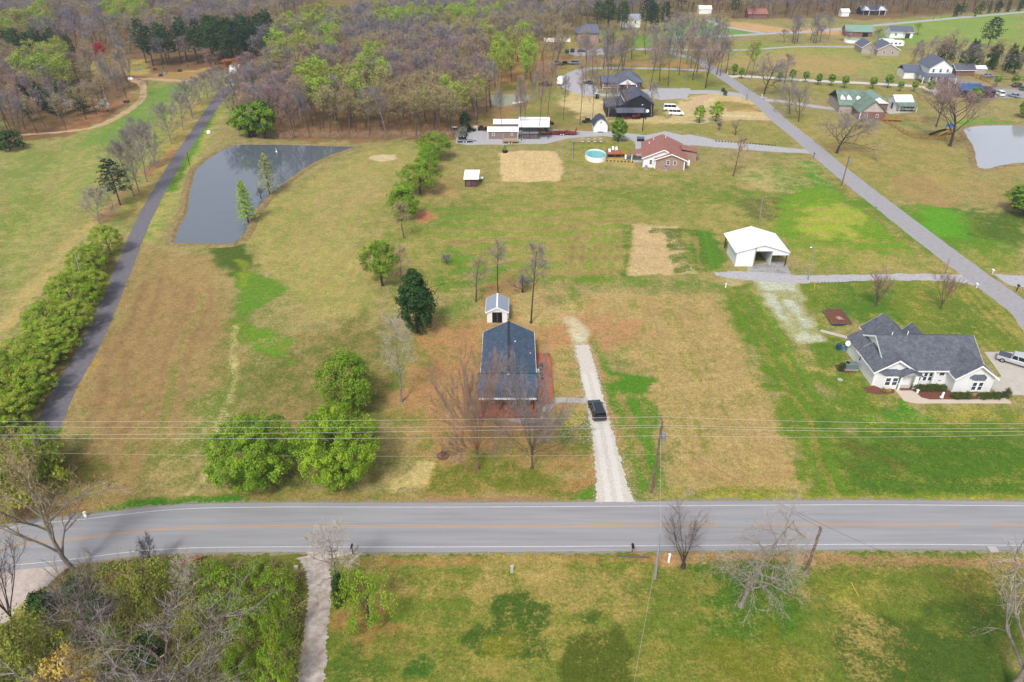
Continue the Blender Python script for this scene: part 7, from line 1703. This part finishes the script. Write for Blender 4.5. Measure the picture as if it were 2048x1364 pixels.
x, y = W(1124, 269); t = trailer('long red flatbed trailer loaded with brown scrap', x, y, -.03, 9.0, 2.3, M_rust, M_rust, .8, 2)
MB().box(-4.6, -4.45, -1.1, 1.1, .8, 2.1).build('headboard', M_rust, t); MB().prism_y([(4.3, .8), (4.6, 2.2), (4.7, 2.2), (4.6, .8)], -1.1, 1.1).build('ramp', M_rust, t)
ld = thing('scrap_pile', 'heap of rusty brown beams lying on the red trailer', 'scrap heap', (x, y, .8))
for k_ in range(12):
    a = rj.uniform(-.3, .3); MB().tube((-3+rj.random()*2, rj.uniform(-.8, .8), .15+rj.random()*.4), (1+rj.random()*2.4, rj.uniform(-.8, .8), .15+rj.random()*.4), .1, .1, 4).build('beam', mat('scrap', (142,88,58), .9, var=.3), ld)
# campers
def camper(label, px_, rz, L=7.5, h=2.9):
    t = thing('camper', label, 'camper', (*W(*px_), 0), rz)
    MB().prism_y([(-L/2, .6), (L/2-.4, .6), (L/2, 1.4), (L/2-.3, h-.2), (L/2-.8, h), (-L/2+.1, h), (-L/2, h-.2)], -1.2, 1.2).build('body', PW, t)
    for xx in (-2.2, 0, 2): window(t, xx, -1.2, 1.9, .8, .6, rows=1, frame=M_galv, glass=M_dkglass)
    panel(t, 'door', -1.3, -.6, -1.2, .7, 2.5, M_trim, .04)
    for xx in (-.5, .4):
        for yy in (-1.1, 1.1): MB().tube((xx, yy-.12, .35), (xx, yy+.12, .35), .35, .35, 10).build('wheel', M_tyre, t)
camper('white camper with dark windows behind the far tan house, right one', (1788, 94), radians(-3), 8.5, 3.2)
camper('white camper partly behind the blue roof of the far tan house', (1771, 90), radians(-3), 8, 3.0)
t = camper('white camper trailer standing at the bend of the gravel drive', (1121, 168), radians(80), 6.5, 2.8)
simple('golf_cart', 'cream roofed golf cart on the grass left of the black barn', 'golf cart', *W(1194, 197), [('body', MB().bbox(-1.1,1.1,-.6,.6,.3,.9,.08), M_blk), ('canopy', MB().box(-.9,.7,-.65,.65,1.85,1.92), mat('cream', (0,0,0))), ('post', MB().box(-.9,-.84,-.6,.6,.9,1.85), M_blk), ('post', MB().box(.6,.66,-.6,.6,.9,1.85), M_blk)]+[('wheel', MB().tube((a,b-.1,.25),(a,b+.1,.25),.25,.25,10), M_tyre) for a in (-.75,.75) for b in (-.55,.55)], rz=1.4)
for i, (px_, lb, L_) in enumerate((((942, 262), 'dark heap of junk left of the block in the wood edge', 1.6), ((965, 260), 'dark small tractor at the wood edge above the gravel', 1.8), ((1178, 245), 'dark log stack left of the white gambrel shed', 2.4), ((1100, 249), 'dark machine right of the white roofed shelter', 1.2), ((1132, 129), 'brown flat wagon in the middle of the row in the grove', 3.0))):
    simple('machinery', lb, 'machinery', *W(*px_), [('frame', MB().bbox(-L_,L_,-.6,.6,.4,.8,.08), M_inner), ('engine', MB().bbox(-L_*.6,L_*.1,-.45,.45,.8,1.5,.1), M_blk), ('wheel', MB().tube((L_*.6,-.8,.45),(L_*.6,.8,.45),.45,.45,12), M_tyre), ('wheel', MB().tube((-L_*.7,-.8,.4),(-L_*.7,.8,.4),.4,.4,12), M_tyre)], rz=.1*i)
simple('concrete_block', 'pale square block standing below the bare tree at the wood edge', 'block', *W(951, 261), [('block', MB().bbox(-.8,.8,-.6,.6,0,1.5,.06), M_conc), ('slot', MB().box(-.3,.3,-.62,-.6,.3,.8), M_inner)])
simple('planter', 'black tub with a small green bush above the sand ring', 'planter', *W(1010, 305), [('tub', MB().cyl(0,0,0,.7,.75,14,.85), M_blk), ('bush', MB().dome(0,0,.7,.5,.5,1.3,8,4,rj,.3), mat('tub_bush', (96,124,60), .9, var=.3))])
# junk piles by the left wood
for i, px_ in enumerate(((277, 142), (310, 140), (330, 148), (322, 152), (360, 143), (262, 158), (254, 205))):
    X, Y = W(*px_); simple('junk_pile', ['pale', 'long dark', 'low grey', 'brown', 'dark upright', 'white', 'dark rounded'][i]+' junk heap under the bare trees by the farm track', 'junk', X, Y, [('heap', MB().dome(0,0,0,1.1,.9,.8,9,4,rj,.35), [M_galv, M_inner, M_galv, M_inner, M_blk, M_trim, M_inner][i]), ('plank', MB().tube((-1.4,.2,.3),(1.5,-.3,1.2),.12,.1,4), M_oldwood)])
simple('propane_tank', 'small white round tank on the grass right of the dark drive', 'tank', *W(418, 266), [('tank', MB().dome(0,0,.3,.7,.7,.6,12,4), M_trim), ('skirt', MB().cyl(0,0,0,.3,.7,14), M_trim)])
simple('fountain_float', 'white float in the dark part of the pond', 'float', *W(553, 304), [('float', MB().dome(0,0,.04,.25,.25,.35,10,4), M_trim), ('pipe', MB().cyl(0,0,.35,1.1,.07,8), M_trim)])
# pond jetty of the green pond
simple('boat', 'little white boat on the green pond in the grove', 'boat', *W(1036, 207), [('hull', MB().prism_z([(-2,-.5),(1.2,-.5),(2.2,0),(1.2,.5),(-2,.5)],.05,.6), M_trim), ('bench', MB().box(-.5,-.2,-.5,.5,.6,.68), M_oldwood)], rz=.5)

# ---- poles and wires
def pole(label, bx, by, ty, r=.15, m=M_polewood, arm=None, xf=None, lamp=False, tx=None, name='utility_pole', cat='utility pole'):
    X, Y = W(bx, by); h = height_at(bx, by, ty); lx = 0
    if tx is not None: lx = W(tx, ty, h)[0]-X
    t = thing(name, label, cat, (X, Y, 0))
    MB().tube((0, 0, -.1), (lx, 0, h), r*1.2, r*.8, 10).build('pole', m, t)
    if arm:
        for (zz, w_) in arm:
            f = zz/h if zz > 1 else 0; ax = lx*(h-zz)/h
            MB().box(lx-.05-.0, lx+.05, -w_, w_, h-zz-.06, h-zz+.06).build('cross_arm', m, t)
            for k_ in (-w_+.08, w_-.08): MB().cyl(lx, k_, h-zz+.06, h-zz+.28, .06, 8).build('insulator', M_galv, t)
    if xf: MB().cyl(lx*.9+.4, -.1, h-xf-.95, h-xf, .3, 14).build('transformer', M_galv, t)
    if lamp:
        MB().path([(lx, 0, h-.1), (lx-.35, -.2, h+.25), (lx-.9, -.35, h+.2)], .04, 6).build('lamp_arm', M_steel, t); MB().dome(lx-.95, -.38, h+.08, .2, .2, .14, 10, 3).build('lamp_head', M_trim, t)
    return (X+lx, Y, h)
P1 = pole('tall wooden utility pole with grey transformer right of the gravel drive', 1303, 985, 842, .15, arm=[(.25, .9), (1.9, .9)], xf=1.9, tx=1325)
P2 = pole('leaning brown wooden pole on the lawn south of the road', 1610, 1150, 1056, .17, arm=[(.15, .35)], tx=1642)
P5 = pole('slender pale leaning pole beside the mailbox south of the road', 1310, 1158, 1072, .11, M_steel, arm=[(.15, .3)], tx=1321)
P3 = pole('utility pole with white transformer beside the side road', 1683, 372, 312, .13, arm=[(.2, .5)], xf=1.0, tx=1699)
pole('grey lamp post at the gravel lane of the white garage', 1616, 560, 494, .10, M_steel, lamp=True, tx=1630, name='lamp_post', cat='lamp post')
pole('thin grey pole behind the white garage', 1519, 440, 392, .09, M_steel, tx=1526)
pole('black lamp post between the barn and the red roofed house', 1285, 262, 210, .13, M_blk, lamp=True, tx=1290, name='lamp_post', cat='lamp post')
pole('pale utility pole at the lane mouth beside the side road', 1493, 200, 156, .12, M_steel, arm=[(.2, .4)], tx=1501)
pole('white lamp post behind the green roofed house', 1767, 191, 162, .11, M_steel, lamp=True, tx=1773, name='lamp_post', cat='lamp post')
pole('white slanting pole inside the dense green tree row', 168, 575, 505, .12, M_steel, tx=150)
pole('short dark pole between the dark drive and the pond', 379, 330, 305, .09, M_blk, tx=374)
pole('small grey pole in the far meadow, left of two', 1776, 148, 128, .09, M_steel)
pole('small grey pole in the far meadow, right of two', 1796, 156, 140, .09, M_steel)
pole('distant pole beside the far lane, left of two', 1866, 40, 14, .12, M_polewood, arm=[(.2, .5)])
pole('distant pole beside the far lane, right of two', 1881, 38, 12, .12, M_polewood, arm=[(.2, .5)])
M_wire = mat('wire', (214,206,198), .5)
M_wired = mat('wire_dark', (70,70,74), .5)
def wire(label, a, b, sag, m=M_wire, r=.018, group=None, n=22):
    mb = MB(); pts = []
    for i in range(n+1):
        t = i/n; pts.append((a[0]+(b[0]-a[0])*t, a[1]+(b[1]-a[1])*t, a[2]+(b[2]-a[2])*t-sag*4*t*(1-t)))
    mb.path(pts, r, 4); o = mb.build('power_line', m); return tag(o, label, 'power line', group)
zt = P1[2]
names = ['topmost', 'second', 'third', 'lowest']
for i, (dy, zz, yl, yr) in enumerate(((.82, zt+.02, 843, 847), (-.82, zt+.02, 853, 855), (.82, zt-1.63, 870, 862), (-.82, zt-1.63, 876, 868))):
    A_ = (P1[0], P1[1]+dy, zz)
    # the next poles stand outside the picture to the left and right
    hL = zt-.2 if i < 2 else zt-1.9
    L0 = W(-60, yl, hL); R0 = W(2120, yr, hL)
    wire(names[i]+' power line running left from the tall pole', A_, (L0[0], L0[1], hL), .25)
    wire(names[i]+' power line running right from the tall pole', A_, (R0[0], R0[1], hL), .35)
wire('low faint cable left of the tall pole', (P1[0], P1[1], 6.5), (*W(-60, 903, 6.3), 6.3), .5, r=.012)
wire('service wire from the tall pole down to the slender pale pole', (P1[0], P1[1], zt-1.9), P5, .25, r=.014)
wire('service wire from the slender pale pole towards the bottom edge', P5, (*W(1258, 1420, 4), 4), .4, r=.014)
wire('dark wire from the tall pole to the leaning brown pole, upper', (P1[0], P1[1], zt-1.7), P2, .4, M_wired, .013)
wire('dark wire crossing the road right of the leaning brown pole', (*W(1555, 1005, 8), 8), (*W(1900, 1160, 4.5), 4.5), .3, M_wired, .013)
tg = MB().tube((*W(1703, 1166), 0), (*W(1718, 1194, .1), .1), .05, .05, 5).build('guy_marker', mat('yellow', (226,206,60), .5)); tag(tg, 'thin yellow guy wire guard lying on the south lawn', 'guy wire guard')
tg = MB().tube((*W(1629, 578), 0), (*W(1629, 562, 1.2), 1.6), .05, .05, 5).build('guy_marker', mat('yellow', (0,0,0))); tag(tg, 'yellow marker post at the gravel lane by the lamp post', 'marker post')
tg = MB().tube((*W(1682, 377), 0), (*W(1694, 368), 1.6), .05, .05, 5).build('guy_marker', mat('yellow', (0,0,0))); tag(tg, 'yellow guy guard at the pole beside the side road', 'marker post')
# mailboxes and posts
def mailbox(label, px_, m=M_blk, post=M_blk, h=1.1, rz=0):
    X, Y = W(*px_); t = thing('mailbox', label, 'mailbox', (X, Y, 0), rz)
    MB().box(-.06, .06, -.06, .06, 0, h).build('post', post, t)
    MB().prism_y([(-.13, h), (.13, h), (.13, h+.16), (.08, h+.26), (0, h+.29), (-.08, h+.26), (-.13, h+.16)], -.3, .3).build('box', m, t)
    MB().box(.13, .16, .0, .04, h+.1, h+.38).build('flag', M_rust, t)
mailbox('black mailbox on a black post at the concrete drive', (706, 1107))
mailbox('dark mailbox on a wooden post beside a fallen board', (1264, 1106), post=M_polewood)
mailbox('black mailbox at the side road below the red house lane', (1627, 315))
mailbox('white mailbox at the garage lane near the side road, left side', (1952, 576), M_trim, M_trim, .8)
mailbox('dark mailbox across the side road at the right lane', (2033, 582))
mailbox('white mailbox at the upper edge of the right lane', (1984, 548), M_trim, M_trim, .8)
mailbox('mailbox post beside the lane at the junction', (1493, 196))
mailbox('white mailbox post at the junction with the white lane', (1454, 150), M_trim, M_trim)
mailbox('white mailbox post left of the green house lane', (1523, 196), M_trim, M_trim)
mailbox('grey mailbox on the verge of the side road near the bright grass', (1751, 420), M_galv, M_galv, .6)
simple('fallen_board', 'long pale board lying in the grass at the wooden mailbox', 'board', *W(1267, 1114), [('board', MB().box(-1.9,1.9,-.09,.09,.02,.12), M_oldwood), ('cleat', MB().box(-.1,.1,-.15,.15,.12,.16), M_oldwood)], rz=-.07)
simple('broken_branches', 'splintered tan branches at the foot of the wooden mailbox', 'branches', *W(1272, 1108), [('branch', MB().tube((-.7,0,.1),(.8,.2,.3),.05,.03,5), M_wood), ('branch', MB().tube((-.5,.2,.15),(.7,-.3,.1),.05,.03,5), M_wood), ('branch', MB().tube((-.2,-.4,.1),(.1,.5,.35),.04,.02,5), M_wood)])
def pedestal(label, px_, m, h=.9, w_=.16):
    simple('utility_pedestal', label, 'pedestal', *W(*px_), [('case', MB().bbox(-w_,w_,-w_*.8,w_*.8,0,h,.03), m), ('cap', MB().box(-w_-.02,w_+.02,-w_*.8-.02,w_*.8+.02,h,h+.05), m)])
pedestal('pale green utility pedestal alone on the south lawn', (1024, 1144), mat('pale_green', (200,214,200), .5), .95, .17)
pedestal('white utility pedestal beside the small dark bare tree', (1337, 1124), M_trim, 1.3, .12)
pedestal('white marker post on the grass strip left of the garage lane', (1451, 575), M_trim, .9, .1)
pedestal('pale pedestal on the verge left, farther from the road', (212, 975), M_galv, .7, .16)
pedestal('pale pedestal at the road edge below the other one', (172, 1033), M_trim, .7, .16)
pedestal('little pale stone on the lawn near the wrecked log pile', (593, 1137), M_pav, .3, .2)
pedestal('white box on the verge right of the far wall', (1985, 1100), M_pav, .12, .5)
# logs
t = thing('log_pile', 'pile of split logs on the verge above the thicket', 'log pile', (*W(368, 1138), 0), .5)
for i, (a, b, c) in enumerate(((-.9, 0, .25), (-.7, .45, .22), (-.3, .2, .6), (-1.1, .9, .2))): MB().tube((a, b, c), (a+2.6, b+.1, c+.12), .24, .2, 8).build('log', mat('split_log', (178,128,100), .9, var=.25, rgb2=(140,96,74)), t)
for i in range(2): tag(MB().tube((0,0,.3),(1.1,.5,.9),.10,.04,6).build('broken_branch', mat('fresh_wood', (226,186,140), .8)), ['fresh broken pale branch end in the thicket, upper one', 'fresh broken pale branch end in the thicket, lower one'][i], 'branch').location = (*W((395, 318)[i], (1190, 1345)[i]), 1.5)
simple('tree_stump', 'small charred stump in a mulch ring left of the pollarded maple', 'stump', *W(886, 912), [('stump', MB().cyl(0,0,0,.9,.22,10,.16), M_blk), ('mulch', MB().cyl(0,0,0,.08,.9,14), M_mulch)])
# wooden fence of the green roofed house
fz = [W(1763, 243), W(1790, 256), W(1813, 270), W(1825, 276), W(1870, 279), W(1925, 283)]
fz2 = [W(1790, 240), W(1830, 242), W(1862, 246)]
def rail_fence(label, pts, m=M_wood, h=1.1, sp=2.6, name='fence'):
    t = thing(name, label, 'fence', (pts[0][0], pts[0][1], 0)); ox, oy = pts[0]
    for (a, b) in zip(pts[:-1], pts[1:]):
        l = hypot(b[0]-a[0], b[1]-a[1]); n = max(1, round(l/sp))
        for i in range(n):
            p = (a[0]+(b[0]-a[0])*i/n-ox, a[1]+(b[1]-a[1])*i/n-oy); q = (a[0]+(b[0]-a[0])*(i+1)/n-ox, a[1]+(b[1]-a[1])*(i+1)/n-oy)
            MB().box(p[0]-.08, p[0]+.08, p[1]-.08, p[1]+.08, 0, h+.1).build('post', m, t)
            for k_, z_ in enumerate((.35, .7, h)): MB().tube((p[0], p[1], z_), (q[0], q[1], z_), .06, .06, 4).build('rail', m, t)
rail_fence('new orange wooden rail fence along the lawn down to the pond', fz)
rail_fence('orange wooden fence running right behind the green roofed house', fz2)
rail_fence('black rail fence along the field right of the far shed', [W(1960, 158), W(2000, 160), W(2048, 162), W(2090, 163)], M_blk, 1.3, 4)
rail_fence('brown picket fence along the court right of the white two storey house', [W(1940, 152), W(1958, 158), W(1982, 168)], M_wood, 1.6, 2)
rail_fence('grey wire fence with posts between the pool lawn and the meadow', [W(1145, 318), W(1145, 286), W(1180, 284), W(1212, 284)], M_steel, 1.2, 3.5)
# play set
t = thing('play_set', 'wooden play set with blue canopy, black and yellow slides', 'play set', (*W(1896, 270), 0))
for a in (-.9, .9):
    for b in (-.9, .9): MB().box(a-.07, a+.07, b-.07, b+.07, 0, 3.0).build('post', M_wood, t)
MB().box(-1, 1, -1, 1, 1.5, 1.6).build('platform', M_wood, t)
MB().add([(-1.3,-1.3,2.9),(1.3,-1.3,2.9),(1.3,1.3,2.9),(-1.3,1.3,2.9),(0,0,3.9)], [(0,1,4),(1,2,4),(2,3,4),(3,0,4),(0,3,2,1)]).build('canopy', mat('canopy_blue', (40,110,190), .6), t)
MB().path([(-1, .2, 1.7), (-3.0, -.2, 1.5), (-5, -.6, .9), (-6.6, -.9, .4)], .38, 10).build('tube_slide', M_blk, t)
MB().prism_x([(0,0)]*0 or [(-.3, 0), (.3, 0), (.3, .1), (-.3, .1)], 0, .01).build('slide_foot', M_blk, t)
MB().add([(-1,-1.0,1.6),(-1,-.3,1.6),(-4.4,-2.2,.2),(-4.4,-1.5,.2),(-1,-1.0,1.75),(-1,-.3,1.75),(-4.4,-2.2,.35),(-4.4,-1.5,.35)], [(0,1,3,2),(4,6,7,5),(0,2,6,4),(1,5,7,3),(2,3,7,6),(0,4,5,1)]).build('slide', mat('slide_yellow', (226,170,50), .5), t)
MB().tube((1, 0, 2.4), (4.6, 0, 2.4), .08, .08, 6).build('swing_beam', M_wood, t)
for b in (-.9, .9): MB().tube((4.6, b, 0), (4.6, 0, 2.4), .07, .07, 6).build('swing_leg', M_wood, t)
for a in (2.2, 3.4):
    MB().box(a-.25, a+.25, -.1, .1, .5, .54).build('swing_seat', M_blk, t); MB().tube((a-.22, 0, .54), (a-.22, 0, 2.4), .015, .015, 4).build('chain', M_galv, t); MB().tube((a+.22, 0, .54), (a+.22, 0, 2.4), .015, .015, 4).build('chain', M_galv, t)
# stones of the sand edge, drain pieces, small bright bits
for i in range(16):
    X, Y = W(1622+i*7, 564.5)
    simple('edging_stone', 'dark edging stone along the lower side of the garage lane', 'stone', X, Y, [('stone', MB().dome(0,0,0,.13,.11,.1,7,3,rj,.2), M_inner), ('base', MB().cyl(0,0,0,.03,.14,7), M_inner)], group='dark edging stones of the garage lane')
for i in range(20):
    X, Y = W(1432+i*6.2, 282.5+i*.45)
    simple('low_shrub', 'low dark shrub in the line along the lane to the red roofed house', 'shrub', X, Y, [('leaves', MB().dome(0,0,0,.32,.26,.28,8,3,rj,.3), mat('low_shrub', (72,86,48), .9, var=.3)), ('stem', MB().cyl(0,0,0,.2,.05,5), M_inner)], group='low shrubs along the lane')
hedges()
tree_px('bushg', 1765, 783, 775, 9, 'tiny green plant in the round mulch bed', name='plant', cat='plant')
tree_px('bushy', 1776, 785, 777, 11, 'yellow flowering plant in the round mulch bed', name='plant', cat='plant')
tree_px('bushd', 1682, 742, 726, 16, 'dark shrub beside the air conditioner of the white house', name='shrub', cat='shrub')
tree_px('boxwood', 2010, 796, 778, 16, 'round clipped shrub at the right corner hedge of the white house', name='shrub', cat='shrub')
tree_px('bushd', 1012, 272, 262, 6, 'little green shrub left of the small grey shed', name='shrub', cat='shrub')
# ================================================================== haze
hb = MB().box(-2500, 2500, -420, 4200, -1.5, 67.5).build('haze', [])
hm = bpy.data.materials.new('haze'); hm.use_nodes = True; n = hm.node_tree
n.nodes.clear(); o_ = n.nodes.new('ShaderNodeOutputMaterial'); v_ = n.nodes.new('ShaderNodeVolumePrincipled')
v_.inputs['Color'].default_value = (.66, .78, .98, 1); v_.inputs['Density'].default_value = 0.00014
n.links.new(v_.outputs[0], o_.inputs['Volume'])
hb.data.materials.append(hm); tag(hb, kind='stuff')
